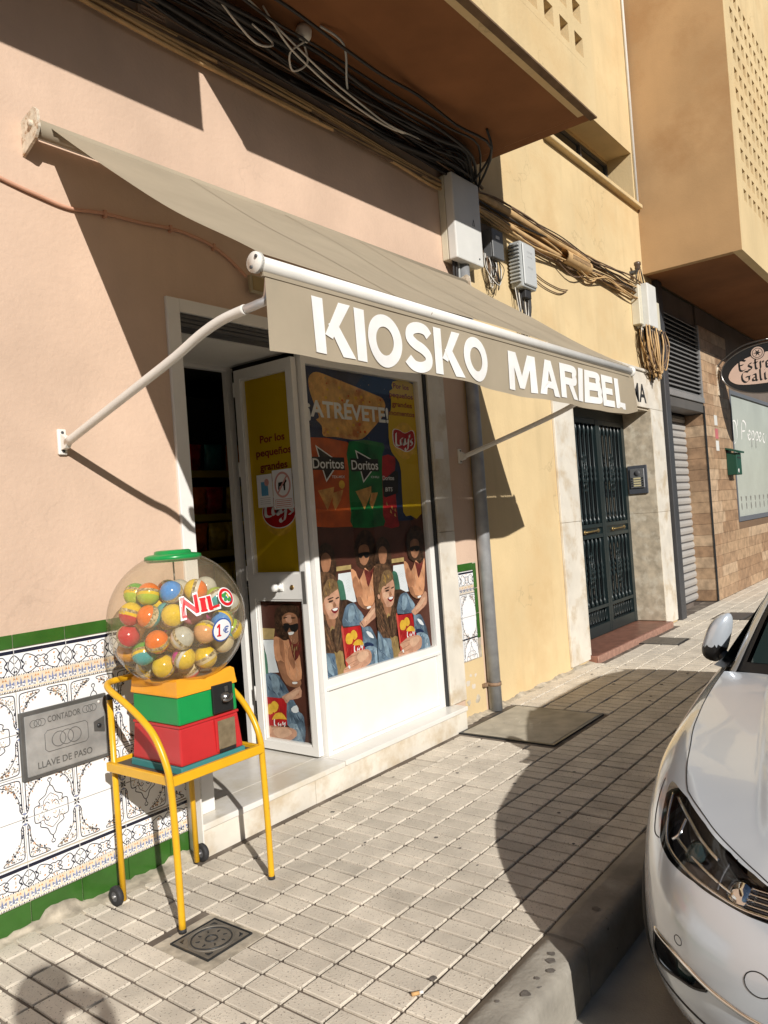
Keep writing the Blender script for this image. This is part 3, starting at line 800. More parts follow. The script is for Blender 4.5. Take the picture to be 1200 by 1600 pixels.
PW = [
 ('PAPER','paper',[(3.563,1.205),(3.682,1.205),(3.715,1.015),(3.622,1.012),(3.613,1.100),(3.558,1.165)]),
 ('GSLV','sage',[(3.549,1.163),(3.586,1.162),(3.607,1.132),(3.622,1.014),(3.579,1.011),(3.562,1.050)]),
 ('GAP','hair',[(3.554,1.045),(3.690,1.012),(3.621,1.002),(3.564,0.876),(3.523,0.889)]),
 ('SHIRT','shirt',[(3.685,1.224),(3.731,1.201),(3.760,1.147),(3.812,1.205),(3.829,1.217),(3.872,1.187),(3.917,1.218),(3.932,1.207),(3.908,1.032),(3.878,0.977),(3.831,0.971),(3.786,0.983),(3.762,1.037),(3.722,1.036),(3.699,1.090),(3.690,1.141)]),
 ('SHIRTD','shirtd',[(3.690,1.141),(3.699,1.090),(3.722,1.036),(3.764,1.053),(3.754,1.122),(3.723,1.176)]),
 ('SHIRTD2','shirtd',[(3.760,1.147),(3.787,1.079),(3.772,1.036),(3.760,1.083)]),
 ('MTEE','tee',[(3.813,1.212),(3.872,1.187),(3.917,1.218),(3.903,1.184),(3.845,1.092),(3.826,1.152)]),
 ('FOREARM','skin2',[(3.722,1.036),(3.762,1.037),(3.786,0.983),(3.830,0.967),(3.878,0.977),(3.904,1.000),(3.891,0.956),(3.803,0.952),(3.737,0.993)]),
 ('ARM','skin',[(3.724,0.877),(3.798,0.911),(3.878,0.971),(3.917,0.992),(3.928,0.951),(3.913,0.901),(3.845,0.871),(3.770,0.844),(3.751,0.854)]),
 ('ARML','skinl',[(3.775,0.888),(3.886,0.950),(3.903,0.938),(3.820,0.882)]),
 ('BRAC','white',[(3.815,0.968),(3.851,0.970),(3.855,0.960),(3.819,0.955)]),
 ('DEN1','denim',[(3.621,1.005),(3.690,1.009),(3.725,0.972),(3.778,0.913),(3.729,0.876),(3.751,0.854),(3.770,0.844),(3.831,0.841),(3.867,0.790),(3.892,0.740),(3.913,0.652),(3.914,0.586),(3.741,0.594),(3.739,0.658),(3.746,0.720),(3.750,0.847),(3.703,0.867),(3.569,0.882),(3.587,0.960)]),
 ('DENL1','denimL',[(3.639,0.990),(3.680,0.994),(3.692,0.945),(3.662,0.899),(3.624,0.904)]),
 ('DENL2','denimL',[(3.689,1.002),(3.725,0.969),(3.773,0.914),(3.745,0.886),(3.712,0.942)]),
 ('DENL3','paper',[(3.787,0.816),(3.832,0.802),(3.863,0.761),(3.818,0.775)]),
 ('DEND','navy',[(3.759,0.744),(3.819,0.740),(3.858,0.714),(3.796,0.712),(3.768,0.697)]),
 ('CUFF','denimL',[(3.765,0.714),(3.817,0.719),(3.896,0.686),(3.919,0.631),(3.914,0.586),(3.827,0.590),(3.813,0.644),(3.793,0.690)]),
 ('CUFFD','denim',[(3.813,0.689),(3.853,0.676),(3.854,0.597),(3.828,0.591),(3.816,0.644)]),
 ('HAIR1','hair2',[(3.346,1.167),(3.360,1.219),(3.415,1.232),(3.486,1.219),(3.537,1.183),(3.550,1.132),(3.561,1.063),(3.561,1.019),(3.537,0.930),(3.559,0.877),(3.539,0.782),(3.515,0.730),(3.469,0.733),(3.426,0.753),(3.389,0.747),(3.351,0.802),(3.341,0.875),(3.345,0.994),(3.341,1.078)]),
 ('NECK','skin2',[(3.417,0.966),(3.498,0.954),(3.500,0.892),(3.457,0.875)]),
 ('FACE1','skin',[(3.395,1.047),(3.416,1.081),(3.461,1.081),(3.492,1.108),(3.530,1.122),(3.547,1.108),(3.556,1.063),(3.547,1.021),(3.536,0.967),(3.510,0.940),(3.464,0.941),(3.422,0.965),(3.398,0.999)]),
 ('CHEEK','skin2',[(3.395,1.047),(3.415,1.069),(3.419,1.008),(3.452,0.950),(3.422,0.965),(3.398,0.999)]),
 ('LIT','skinl',[(3.429,1.037),(3.475,1.037),(3.490,1.010),(3.466,0.995),(3.435,1.006)]),
 ('BANGS','hairo',[(3.379,1.061),(3.412,1.124),(3.454,1.179),(3.509,1.180),(3.543,1.151),(3.549,1.120),(3.510,1.103),(3.462,1.087),(3.424,1.074),(3.399,1.041)]),
 ('EYE1','hair',[(3.455,1.052),(3.490,1.054),(3.494,1.046),(3.459,1.041)]),
 ('BROW','hair',[(3.449,1.066),(3.497,1.072),(3.496,1.066),(3.452,1.059)]),
 ('EYE2','hair',[(3.519,1.062),(3.548,1.067),(3.549,1.060),(3.521,1.054)]),
 ('NOSE','skin2',[(3.501,1.042),(3.522,1.017),(3.505,1.008),(3.490,1.013)]),
 ('MOUTH','wine',[(3.473,1.000),(3.532,1.005),(3.534,0.986),(3.506,0.970),(3.482,0.981)]),
 ('TEETH','white',[(3.482,1.000),(3.528,1.002),(3.525,0.989),(3.497,0.986)]),
 ('EAR','skin',[(3.369,1.033),(3.389,1.031),(3.390,1.006),(3.373,1.006)]),
 ('TEE','mid',[(3.449,0.882),(3.486,0.889),(3.486,0.766),(3.548,0.731),(3.553,0.656),(3.568,0.616),(3.490,0.588),(3.473,0.647),(3.473,0.732)]),
 ('TEED','hair',[(3.452,0.870),(3.489,0.876),(3.512,0.786),(3.537,0.757),(3.497,0.734),(3.475,0.744),(3.466,0.794)]),
 ('LOCK1','hair2',[(3.345,0.994),(3.380,0.989),(3.410,0.937),(3.441,0.895),(3.448,0.834),(3.479,0.780),(3.464,0.734),(3.389,0.747),(3.351,0.802),(3.341,0.875)]),
 ('LOCK2','hair2',[(3.504,0.923),(3.537,0.930),(3.559,0.877),(3.539,0.782),(3.506,0.738),(3.486,0.766),(3.482,0.852)]),
 ('DEN2','denim',[(3.342,0.804),(3.389,0.750),(3.469,0.733),(3.477,0.682),(3.486,0.595),(3.408,0.593),(3.328,0.592)]),
 ('DEN2L','denimL',[(3.389,0.747),(3.422,0.717),(3.441,0.659),(3.455,0.602),(3.412,0.629),(3.396,0.686)]),
 ('DEN2M','denimL',[(3.343,0.792),(3.364,0.758),(3.374,0.690),(3.347,0.683)]),
 ('BAG','red',[(3.547,0.872),(3.730,0.862),(3.746,0.708),(3.656,0.711),(3.595,0.641),(3.568,0.633),(3.560,0.716)]),
 ('BAGL','bagl',[(3.547,0.872),(3.566,0.870),(3.578,0.688),(3.590,0.642),(3.568,0.633),(3.560,0.716)]),
 ('BAGD','layred',[(3.702,0.855),(3.730,0.857),(3.741,0.766),(3.719,0.795)]),
 ('CH2','gold',[(3.630,0.828),(3.656,0.846),(3.684,0.832),(3.693,0.799),(3.664,0.782),(3.642,0.802)]),
 ('CH1','gold',[(3.579,0.800),(3.597,0.831),(3.630,0.828),(3.650,0.794),(3.633,0.765),(3.590,0.770)]),
 ('LOGO','gold',[(3.646,0.756),(3.673,0.776),(3.703,0.780),(3.736,0.764),(3.747,0.734),(3.698,0.736)]),
 ('LOGOR','layred',[(3.628,0.710),(3.642,0.749),(3.747,0.733),(3.747,0.707),(3.655,0.706)]),
 ('HAND','skin',[(3.538,0.603),(3.550,0.625),(3.590,0.639),(3.573,0.664),(3.565,0.678),(3.605,0.692),(3.655,0.708),(3.705,0.709),(3.774,0.706),(3.813,0.683),(3.819,0.649),(3.800,0.614),(3.742,0.600),(3.681,0.590),(3.603,0.590),(3.556,0.590)]),
 ('HANDL','skinl',[(3.683,0.691),(3.768,0.697),(3.790,0.664),(3.716,0.634),(3.679,0.657)]),
]
PD = [
 ('LEDGE','sand',[(0.106,0.901),(0.222,0.900),(0.205,0.834),(0.110,0.831)]),
 ('PAPER','paper',[(0.109,0.827),(0.204,0.831),(0.203,0.722),(0.230,0.632),(0.136,0.623),(0.126,0.732)]),
 ('GSLV','sage',[(0.108,0.761),(0.131,0.732),(0.136,0.623),(0.106,0.613)]),
 ('SHIRT','shirt',[(0.206,0.845),(0.253,0.847),(0.318,0.835),(0.342,0.829),(0.375,0.709),(0.414,0.754),(0.422,0.690),(0.419,0.605),(0.342,0.586),(0.296,0.626),(0.283,0.697),(0.222,0.697),(0.201,0.743)]),
 ('SHIRTD','shirtd',[(0.253,0.847),(0.291,0.820),(0.288,0.697),(0.258,0.746)]),
 ('SHIRTD3','shirtd',[(0.339,0.800),(0.374,0.706),(0.360,0.658),(0.317,0.727)]),
 ('TEE','tee',[(0.338,0.843),(0.385,0.813),(0.427,0.832),(0.425,0.768),(0.375,0.709),(0.348,0.786)]),
 ('HAIR','hair',[(0.232,0.999),(0.267,1.035),(0.340,1.054),(0.419,1.046),(0.443,1.009),(0.438,0.967),(0.402,0.980),(0.355,1.001),(0.302,0.978),(0.292,0.928),(0.333,0.886),(0.338,0.843),(0.287,0.832),(0.239,0.868),(0.225,0.933)]),
 ('FACE','skin2',[(0.297,0.978),(0.355,1.002),(0.413,0.988),(0.426,0.945),(0.417,0.881),(0.417,0.832),(0.385,0.813),(0.356,0.822),(0.332,0.879),(0.296,0.921)]),
 ('FACEL','skin',[(0.327,0.979),(0.368,0.987),(0.374,0.944),(0.348,0.940),(0.324,0.950)]),
 ('BROW','hair',[(0.306,0.971),(0.337,0.975),(0.336,0.970),(0.307,0.963)]),
 ('BROW2','hair',[(0.372,0.973),(0.406,0.973),(0.404,0.967),(0.373,0.965)]),
 ('GLAS','black',[(0.300,0.932),(0.343,0.936),(0.357,0.926),(0.398,0.934),(0.424,0.937),(0.421,0.903),(0.392,0.883),(0.359,0.894),(0.350,0.911),(0.327,0.881),(0.304,0.899)]),
 ('TEETH','white',[(0.337,0.881),(0.385,0.886),(0.377,0.871),(0.346,0.865)]),
 ('ARM0','skin2',[(0.222,0.697),(0.288,0.697),(0.301,0.626),(0.352,0.587),(0.413,0.598),(0.404,0.558),(0.319,0.552),(0.262,0.591)]),
 ('BRAC','white',[(0.342,0.582),(0.382,0.585),(0.379,0.574),(0.346,0.570)]),
 ('DENA','denim',[(0.108,0.613),(0.214,0.620),(0.251,0.587),(0.305,0.519),(0.251,0.482),(0.099,0.469)]),
 ('DENAL','denimL',[(0.161,0.610),(0.203,0.612),(0.234,0.564),(0.212,0.504),(0.172,0.515)]),
 ('ARM','skin',[(0.241,0.483),(0.316,0.519),(0.404,0.560),(0.409,0.498),(0.341,0.477),(0.283,0.446),(0.264,0.463)]),
 ('ARML','skinl',[(0.272,0.487),(0.357,0.530),(0.402,0.540),(0.353,0.494),(0.290,0.467)]),
 ('BAG','red',[(0.099,0.473),(0.255,0.475),(0.282,0.438),(0.273,0.318),(0.085,0.283)]),
 ('CH1','gold',[(0.094,0.391),(0.121,0.430),(0.152,0.426),(0.152,0.375),(0.109,0.367)]),
 ('CH2','gold',[(0.142,0.432),(0.176,0.454),(0.210,0.431),(0.190,0.393),(0.153,0.382)]),
 ('LOGO','gold',[(0.143,0.339),(0.178,0.377),(0.231,0.386),(0.264,0.360),(0.265,0.344),(0.153,0.329)]),
 ('LOGOR','layred',[(0.141,0.335),(0.270,0.349),(0.271,0.315),(0.137,0.298)]),
 ('DENB','denim',[(0.283,0.446),(0.341,0.475),(0.384,0.404),(0.418,0.379),(0.411,0.205),(0.264,0.209),(0.340,0.264),(0.295,0.313),(0.273,0.320)]),
 ('DENBL','paper',[(0.315,0.419),(0.366,0.445),(0.379,0.407),(0.335,0.396)]),
 ('CUFF','denimL',[(0.280,0.314),(0.356,0.330),(0.396,0.235),(0.404,0.201),(0.324,0.204),(0.350,0.265)]),
 ('HAND','skin',[(0.093,0.266),(0.118,0.296),(0.212,0.299),(0.284,0.303),(0.343,0.292),(0.347,0.258),(0.285,0.222),(0.253,0.199),(0.107,0.192),(0.096,0.237)]),
 ('HANDL','skinl',[(0.158,0.284),(0.273,0.296),(0.310,0.268),(0.225,0.230),(0.154,0.243)]),
]
# ------------------------------------------------------------------ shop: step, jamb, room
step = MB().box(2.296, 4.63, 3.0, 3.76, -0.1, 0.122).build('marble_step', STEPM, bld)
tag(step, 'two slab marble doorstep along the shop front')
MB().bbox(2.292, 3.312, 2.985, 3.20, 0.118, 0.150, 0.006, seg=2).build('tread', STEPM, step)
MB().bbox(3.314, 4.640, 2.980, 3.20, 0.124, 0.156, 0.006, seg=2).build('tread', STEPM, step)
MB().box(2.30, 3.312, 3.201, 3.76, 0.120, 0.149).build('threshold', STEPM, step)
MB().box(3.314, 4.58, 3.201, 3.76, 0.124, 0.154).build('threshold', STEPM, step)
MB().box(2.290, 3.06, 2.994, 2.999, -0.05, 0.117).build('riser', MARBLE, step)
MB().box(3.062, 4.632, 2.992, 2.999, -0.05, 0.121).build('riser', MARBLE, step)
MB().box(2.286, 2.293, 2.99, 3.10, -0.05, 0.40).build('end_strip', WHITEP, step)
jm = MB().bbox(4.592, 4.800, W - 0.020, W + 0.15, 0.157, 1.395, 0.003).build('marble_jamb', MARBLE, bld)
MB().bbox(4.592, 4.800, W - 0.020, W + 0.15, 1.398, 2.72, 0.003).build('slab', MARBLE, jm)
MB().box(4.617, 4.725, W - 0.0225, W - 0.0205, 1.925, 2.05).build('blank_plate', WHITEP, jm)

shop = thing('shopfront', (3.3, 3.14, 0.155), 'white aluminium kiosk shopfront with its glass door folded open', 'shopfront')
MB().bbox(2.372, 2.452, W - 0.016, W + 0.05, 0.15, 2.69, 0.004).build('outer_frame', WHITE, shop)
MB().box(2.452, 4.588, W - 0.014, W + 0.05, 2.625, 2.69).build('head_frame', WHITE, shop)
sl = MB().box(2.455, 4.585, W + 0.012, W + 0.10, 2.555, 2.622).build('rolled_shutter', DARK, shop)
for k in range(3):
    MB().bbox(2.46, 4.58, W + 0.002, W + 0.011, 2.557 + k * 0.022, 2.577 + k * 0.022, 0.003).build('slat', DARK, sl)
MB().box(2.455, 3.32, W + 0.102, 3.76, 2.55, 2.575).build('porch_ceiling', WHITEP, shop)
MB().box(2.455, 3.34, 3.735, 3.775, 2.525, 2.549).box(3.285, 3.335, 3.735, 3.775, 0.155, 2.524).box(2.60, 2.645, 3.735, 3.775, 0.155, 2.524).build('door_frame', WHITE, shop)
MB().box(2.40, 2.452, W + 0.06, 3.76, 0.15, 2.60).build('porch_wall', WHITEP, shop)
# shop room: closed box of walls behind the front
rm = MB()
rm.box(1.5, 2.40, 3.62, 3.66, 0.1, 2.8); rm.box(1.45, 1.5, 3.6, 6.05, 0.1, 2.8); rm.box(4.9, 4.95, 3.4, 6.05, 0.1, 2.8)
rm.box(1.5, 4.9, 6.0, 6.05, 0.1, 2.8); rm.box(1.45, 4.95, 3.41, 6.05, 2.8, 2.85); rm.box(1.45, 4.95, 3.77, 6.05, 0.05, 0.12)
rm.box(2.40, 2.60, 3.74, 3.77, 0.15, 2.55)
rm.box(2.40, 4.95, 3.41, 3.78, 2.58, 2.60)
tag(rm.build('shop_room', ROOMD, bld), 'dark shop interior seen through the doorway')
shf = thing('snack_shelf', (3.9, 4.7, 0.12), 'dark shelf unit with yellow price strips inside the shop doorway', 'shelf')
YEL_S = mat('price_strip_yellow', (0.22, 0.16, 0.02), 0.5, var=0.1)
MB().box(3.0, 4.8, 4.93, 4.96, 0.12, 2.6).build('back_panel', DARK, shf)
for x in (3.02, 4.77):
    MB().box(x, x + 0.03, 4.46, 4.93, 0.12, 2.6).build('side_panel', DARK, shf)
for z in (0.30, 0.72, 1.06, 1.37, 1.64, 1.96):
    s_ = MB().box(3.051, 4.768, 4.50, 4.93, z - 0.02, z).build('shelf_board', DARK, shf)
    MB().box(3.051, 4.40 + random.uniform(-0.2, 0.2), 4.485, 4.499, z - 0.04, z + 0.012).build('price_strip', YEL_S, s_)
def bag_mesh(w, h, d):
    mb = MB(); G = []
    for i in range(9):
        t = i / 8; row = []
        k = math.sin(math.pi * min(1, max(0, t))) ** 0.6
        for j in range(13):
            a = 2 * math.pi * j / 12
            row.append((w / 2 * math.cos(a) * (0.92 + 0.08 * (1 - k)), d / 2 * math.sin(a) * k + random.uniform(-.003, .003), h * t))
        G.append(row)
    mb.grid(G, 0, True)
    return mb
bagc = [mat('foil_orange', (0.5, 0.13, 0.02), 0.3, var=0.3, vscale=20), mat('foil_yellow', (0.5, 0.35, 0.03), 0.3, var=0.3, vscale=20), mat('foil_red', (0.4, 0.02, 0.02), 0.3, var=0.3, vscale=20), mat('foil_teal', (0.03, 0.2, 0.2), 0.3, var=0.3, vscale=20)]
bms = [bag_mesh(0.17, 0.22, 0.07).mesh('snack_bag', m) for m in bagc]
for z in (1.06, 1.37, 1.64, 1.96):
    for k in range(5):
        o = link('snack_bag', random.choice(bms), None, (3.30 + k * 0.19 + random.uniform(-.01, .01), 4.62 + random.uniform(-.02, .03), z))
        o.rotation_euler = (0.12, 0, random.uniform(-.2, .2))
        tag(o, 'dim foil snack bag standing on the shelf inside the dark doorway', 'snack bag', 'snack bags on the shelf inside the shop')

# ------------------------------------------------------------------ display window with its printed posters
dw = MB()
XL, XR, ZB, ZT = 3.322, 4.566, 0.157, 2.545
YF = 3.120
dw.box(XL, XL + 0.038, YF, YF + 0.05, ZB, ZT); dw.box(XR - 0.055, XR, YF, YF + 0.05, ZB, ZT)
dw.box(XL + 0.038, XR - 0.055, YF, YF + 0.05, ZT - 0.07, ZT)
dw.box(XL + 0.038, XR - 0.055, YF, YF + 0.05, 0.545, 0.60); dw.box(XL + 0.038, XR - 0.055, YF, YF + 0.05, ZB, ZB + 0.02)
dwo = tag(dw.build('display_window', WHITE, shop), 'tall display window papered with snack posters')
MB().box(XL + 0.040, XR - 0.057, YF + 0.012, YF + 0.03, ZB + 0.022, 0.543).build('lower_panel', WHITEP, dwo)
MB().box(XL + 0.02, XR - 0.02, YF - 0.008, YF - 0.0005, 0.536, 0.552).build('bead', WHITE, dwo)
MB().box(XR + 0.002, 4.591, W - 0.005, W + 0.06, 0.157, 2.62).build('shutter_channel', BLACK, shop)
GLASSW = thin_glass('shop_glass', (0.93, 0.94, 0.93), 0.01)
MB().quad((XL + 0.038, YF + 0.020, 0.60), (XR - 0.055, YF + 0.020, 0.60), (XR - 0.055, YF + 0.020, ZT - 0.07), (XL + 0.038, YF + 0.020, ZT - 0.07)).build('pane', GLASSW, dwo, fix=False)
def pm(name, c, v=0.25, s=18, **k):
    return mat('print_' + name, c, 0.55, var=v, vscale=s, spec=0.3, **k)
P = dict(
    navy=pm('navy', (0.010, 0.022, 0.075), 0.5, 4), brown=pm('brown', (0.085, 0.028, 0.018), 0.35, 6), chip=pm('chip', (0.66, 0.36, 0.10), 0.35, 14, col2=(0.48, 0.16, 0.04)),
    white=pm('white', (0.80, 0.80, 0.80), 0.03), orange=pm('orange', (0.52, 0.09, 0.010), 0.35, 7), green=pm('green', (0.005, 0.15, 0.035), 0.45, 7), red=pm('red', (0.40, 0.012, 0.015), 0.35, 9),
    black=pm('black', (0.012, 0.010, 0.010), 0.1), yellow=pm('yellow', (0.62, 0.40, 0.003), 0.05, 3), wine=pm('wine', (0.20, 0.004, 0.012), 0.1), layred=pm('layred', (0.42, 0.008, 0.010), 0.1),
    gold=pm('gold', (0.70, 0.42, 0.04), 0.2, 20), hair=pm('hair', (0.045, 0.022, 0.012), 0.6, 30), hair2=pm('hair2', (0.10, 0.052, 0.028), 0.6, 40),
    skin=pm('skin', (0.55, 0.30, 0.20), 0.2, 18), skin2=pm('skin2', (0.33, 0.155, 0.085), 0.3, 14), shirt=pm('shirt', (0.62, 0.30, 0.16), 0.28, 10), tee=pm('tee', (0.14, 0.025, 0.02), 0.4, 30),
    denim=pm('denim', (0.10, 0.155, 0.22), 0.5, 12, col2=(0.20, 0.28, 0.36)), sage=pm('sage', (0.05, 0.15, 0.10), 0.3, 10), paper=pm('paper', (0.72, 0.76, 0.80), 0.08, 10), sand=pm('sand', (0.42, 0.31, 0.13), 0.2),
    skinl=pm('skinl', (0.66, 0.41, 0.28), 0.15, 20), shirtd=pm('shirtd', (0.42, 0.19, 0.10), 0.3, 14), denimL=pm('denimL', (0.22, 0.31, 0.39), 0.35, 20), hairo=pm('hairo', (0.19, 0.115, 0.055), 0.4, 40), bagl=pm('bagl', (0.56, 0.07, 0.05), 0.2, 20),
    mid=pm('mid', (0.30, 0.20, 0.08), 0.3), blue=pm('blue', (0.10, 0.33, 0.55), 0.1), pinkr=pm('pinkr', (0.60, 0.30, 0.27), 0.1), grey=pm('grey', (0.55, 0.55, 0.55), 0.05))
PK = list(P); PMATS = [P[k] for k in PK]; PI = {k: i for i, k in enumerate(PK)}
class Poster:
    """flat print: each colour is laid a hair in front of the one below"""
    def __init__(s, fn):
        s.mb = MB(); s.fn = fn; s.n = 0
    def L(s):
        s.n += 1
        d = s.n * 0.000016
        return lambda u, v: s.fn(u, v, d)
    def poly(s, pts, col, sm=3):
        s.mb.flat(sm2(pts, sm) if sm else pts, s.L(), PI[col])
    def rect(s, u0, u1, v0, v1, col):
        s.mb.flat([(u0, v0), (u1, v0), (u1, v1), (u0, v1)], s.L(), PI[col])
    def text(s, t, u0, u1, v0, h, col, **k):
        text(s.mb, t, s.L(), u0, u1, v0, h, PI[col], **k)
    def nib(s, path, w, a, col):
        nib(s.mb, path, s.L(), w, a, PI[col])
    def line(s, path, w, col, **k):
        ribbon(s.mb, path, s.L(), w, PI[col], **k)
    def build(s, name, parent):
        return s.mb.build(name, PMATS, parent, fix=False)
def lays_word(po, u0, u1, v0, h, col='white', n=6):
    """the crisps brand's sloping brush lettering"""
    sx, sy = (u1 - u0), h
    q = lambda *p: [(u0 + sx * a, v0 + sy * b) for a, b in p]
    w = h * 0.24
    G = [q((0.10, 1.0), (0.08, 0.6), (0.07, 0.14), (0.18, 0.05), (0.30, 0.10)), q((0.46, 0.62), (0.34, 0.58), (0.31, 0.30), (0.37, 0.14), (0.47, 0.30), (0.50, 0.60), (0.47, 0.20), (0.54, 0.12)),
         q((0.57, 0.60), (0.58, 0.28), (0.66, 0.22), (0.74, 0.40)), q((0.77, 0.64), (0.74, 0.2), (0.68, -0.20), (0.58, -0.26), (0.55, -0.10), (0.66, 0.04), (0.78, 0.22)), q((0.85, 0.92), (0.83, 0.70)),
         q((0.99, 0.60), (0.90, 0.56), (0.90, 0.42), (0.97, 0.30), (0.95, 0.14), (0.86, 0.14))][:n]
    for g in G:
        po.nib(g, w, 0.5, col)
wp = Poster(lambda u, v, d: (u, YF + 0.042 - d, v))
wp.rect(XL + 0.01, XR - 0.03, 0.58, 2.50, 'brown')
wp.rect(XL + 0.012, 4.40, 1.50, 2.50, 'navy')
rp = random.Random(5)
for k in range(40):
    u, v, r = rp.uniform(3.4, 4.2), rp.uniform(2.03, 2.44), rp.uniform(0.002, 0.005)
    wp.poly([(u - r, v), (u, v + r), (u + r, v - r)], rp.choice(('mid', 'chip', 'grey')), 0)
wp.poly(PS['CHIP'], 'chip')
for k in range(60):
    u, v, r = rp.uniform(3.48, 4.12), rp.uniform(2.08, 2.42), rp.uniform(0.006, 0.016)
    if v < 2.44 - (u - 3.48) * 0.17 and not (v < 2.2 and (u < 3.56 or u > 3.95)):
        wp.poly([(u - r, v), (u, v + r * .7), (u + r, v), (u, v - r * .8)], rp.choice(('gold', 'orange', 'chip', 'gold', 'sand')), 2)
wp.text('¡ATRÉVETE!', 3.392, 4.195, 2.172, 0.100, 'white', bold=0.030)
wp.poly(PS['OBAG'], 'orange', 2); wp.poly(PS['RBAG'], 'red', 2); wp.poly(PS['GBAG'], 'green', 2); wp.poly(PS['RBAND'], 'black', 0)
for t in ('OTRI', 'GTRI'):
    wp.poly(PS[t], 'white', 0)
    c = np.mean(np.array(PS[t]), 0)
    wp.poly([tuple(c + (np.array(p) - c) * 0.86) for p in PS[t]], 'black', 0)
for k in ('OCH1', 'OCH2', 'GCH1', 'GCH2'):
    wp.poly(PS[k], 'chip', 0)
wp.poly(ell(3.66, 1.755, 0.028, 0.026), 'gold', 0)
wp.rect(3.40, 3.70, 1.845, 1.925, 'black'); wp.rect(3.76, 4.045, 1.838, 1.920, 'black')
wp.text('Doritos', 3.408, 3.692, 1.856, 0.062, 'white', bold=0.014)
wp.text('Doritos', 3.768, 4.040, 1.850, 0.062, 'white', bold=0.014)
wp.text('TEX-MEX', 3.572, 3.694, 1.795, 0.017, 'white', bold=0.01)
wp.text('CHILI', 3.956, 4.041, 1.794, 0.015, 'white', bold=0.01)
wp.text('Doritos', 4.081, 4.206, 1.780, 0.030, 'white', bold=0.012)
wp.text('BITS', 4.099, 4.180, 1.704, 0.028, 'white', bold=0.02, shear=0.15)
for k in range(5):
    u, v = rp.uniform(4.10, 4.20), rp.uniform(1.52, 1.66)
    wp.poly([(u - .012, v), (u, v + .02), (u + .012, v - .012)], 'chip', 0)
wp.poly(PS['YEL'], 'yellow', 2)
for t, u0, u1, v in (('Por los', 4.272, 4.455, 2.415), ('pequeños', 4.222, 4.496, 2.352), ('grandes', 4.244, 4.478, 2.288), ('momentos', 4.20, 4.50, 2.226)):
    wp.text(t, u0, u1, v, 0.036, 'wine', bold=0.026)
wp.poly(PS['LAYC'], 'gold'); wp.poly([(x * 1 + 0.0, z) for x, z in PS['LAYR']], 'white'); 
c = np.mean(np.array(PS['LAYR']), 0)
wp.poly([tuple(c + (np.array(p) - c) * 0.93) for p in PS['LAYR']], 'layred')
lays_word(wp, 4.245, 4.455, 2.012, 0.092)
def inpoly(pts, x, y):
    c = False
    for i in range(len(pts)):
        (x0, y0), (x1, y1) = pts[i], pts[i - 1]
        if (y0 > y) != (y1 > y) and x < (x1 - x0) * (y - y0) / (y1 - y0) + x0:
            c = not c
    return c
def tones(po, Q, T, cols, n, L=0.05, ang=None, w=(0.002, 0.005), ja=0.4):
    """broken tones inside a printed shape: creases, strands, highlights"""
    xs = [p[0] for p in Q]; zs = [p[1] for p in Q]
    for _ in range(n * 4):
        x, z = rp.uniform(min(xs), max(xs)), rp.uniform(min(zs), max(zs))
        a = (rp.uniform(0, 3.14) if ang is None else ang) + rp.uniform(-ja, ja)
        l = L * rp.uniform(0.4, 1.0)
        e0 = (x - l / 2 * math.cos(a), z - l / 2 * math.sin(a)); e1 = (x + l / 2 * math.cos(a), z + l / 2 * math.sin(a))
        if not (inpoly(Q, *e0) and inpoly(Q, *e1)):
            continue
        ww = rp.uniform(*w); sx, sz = ww * 0.6 * math.sin(a), ww * 0.6 * math.cos(a)
        po.poly([T(*p) for p in (e0, (x + sx, z - sz), e1, (x - sx, z + sz))], rp.choice(cols), 2)
        n -= 1
        if n <= 0:
            break
TONE = {'HAIR1': (('hair', 'hair2', 'hairo', 'hair', 'black'), 70, 0.14, 1.62, (0.0015, 0.004), 0.15), 'LOCK1': (('hair', 'hairo', 'black', 'skin2'), 46, 0.10, 2.0, (0.0015, 0.0035), 0.2), 'LOCK2': (('hair', 'hairo', 'black'), 30, 0.10, 1.5, (0.0015, 0.0035), 0.2),
        'BANGS': (('hair2', 'hairo', 'hair', 'gold'), 26, 0.05, 1.9, (0.0012, 0.003), 0.25), 'DEN1': (('denim', 'navy', 'denimL', 'denim'), 46, 0.07, -1.0), 'DEN2': (('denim', 'navy', 'denimL'), 26, 0.06, -1.0), 'DENL2': (('denim', 'denimL'), 8, 0.04, -1.0), 'CUFF': (('denim', 'navy', 'denimL', 'paper'), 22, 0.04, 1.2),
        'SHIRT': (('shirt', 'shirtd', 'skinl'), 34, 0.07, 1.9), 'HAND': (('skin', 'skin2', 'skinl'), 20, 0.04, 0.4), 'ARM': (('skin', 'skin2', 'skinl'), 14, 0.05, 0.9), 'BAG': (('red', 'layred', 'bagl'), 16, 0.06, 1.4), 'TEE': (('mid', 'brown', 'sand'), 14, 0.05, 1.3), 'FACE1': (('skin', 'skinl', 'pinkr'), 10, 0.03, 1.2),
        'DENA': (('denim', 'navy', 'denimL'), 26, 0.06, -1.0), 'DENB': (('denim', 'navy', 'denimL'), 26, 0.06, -1.2), 'HAIR': (('hair', 'hair2', 'black', 'hair2'), 60, 0.025, None), 'FACE': (('skin2', 'skin'), 8, 0.03, 1.4)}
def scribble(po, x0, x1, z0, z1):
    for k in range(5):
        z = z1 - (z1 - z0) * (k + 1) / 7
        po.line([(x0, z), ((x0 + x1) / 2, z + 0.01), (x1, z - 0.002)], 0.0016, 'grey')
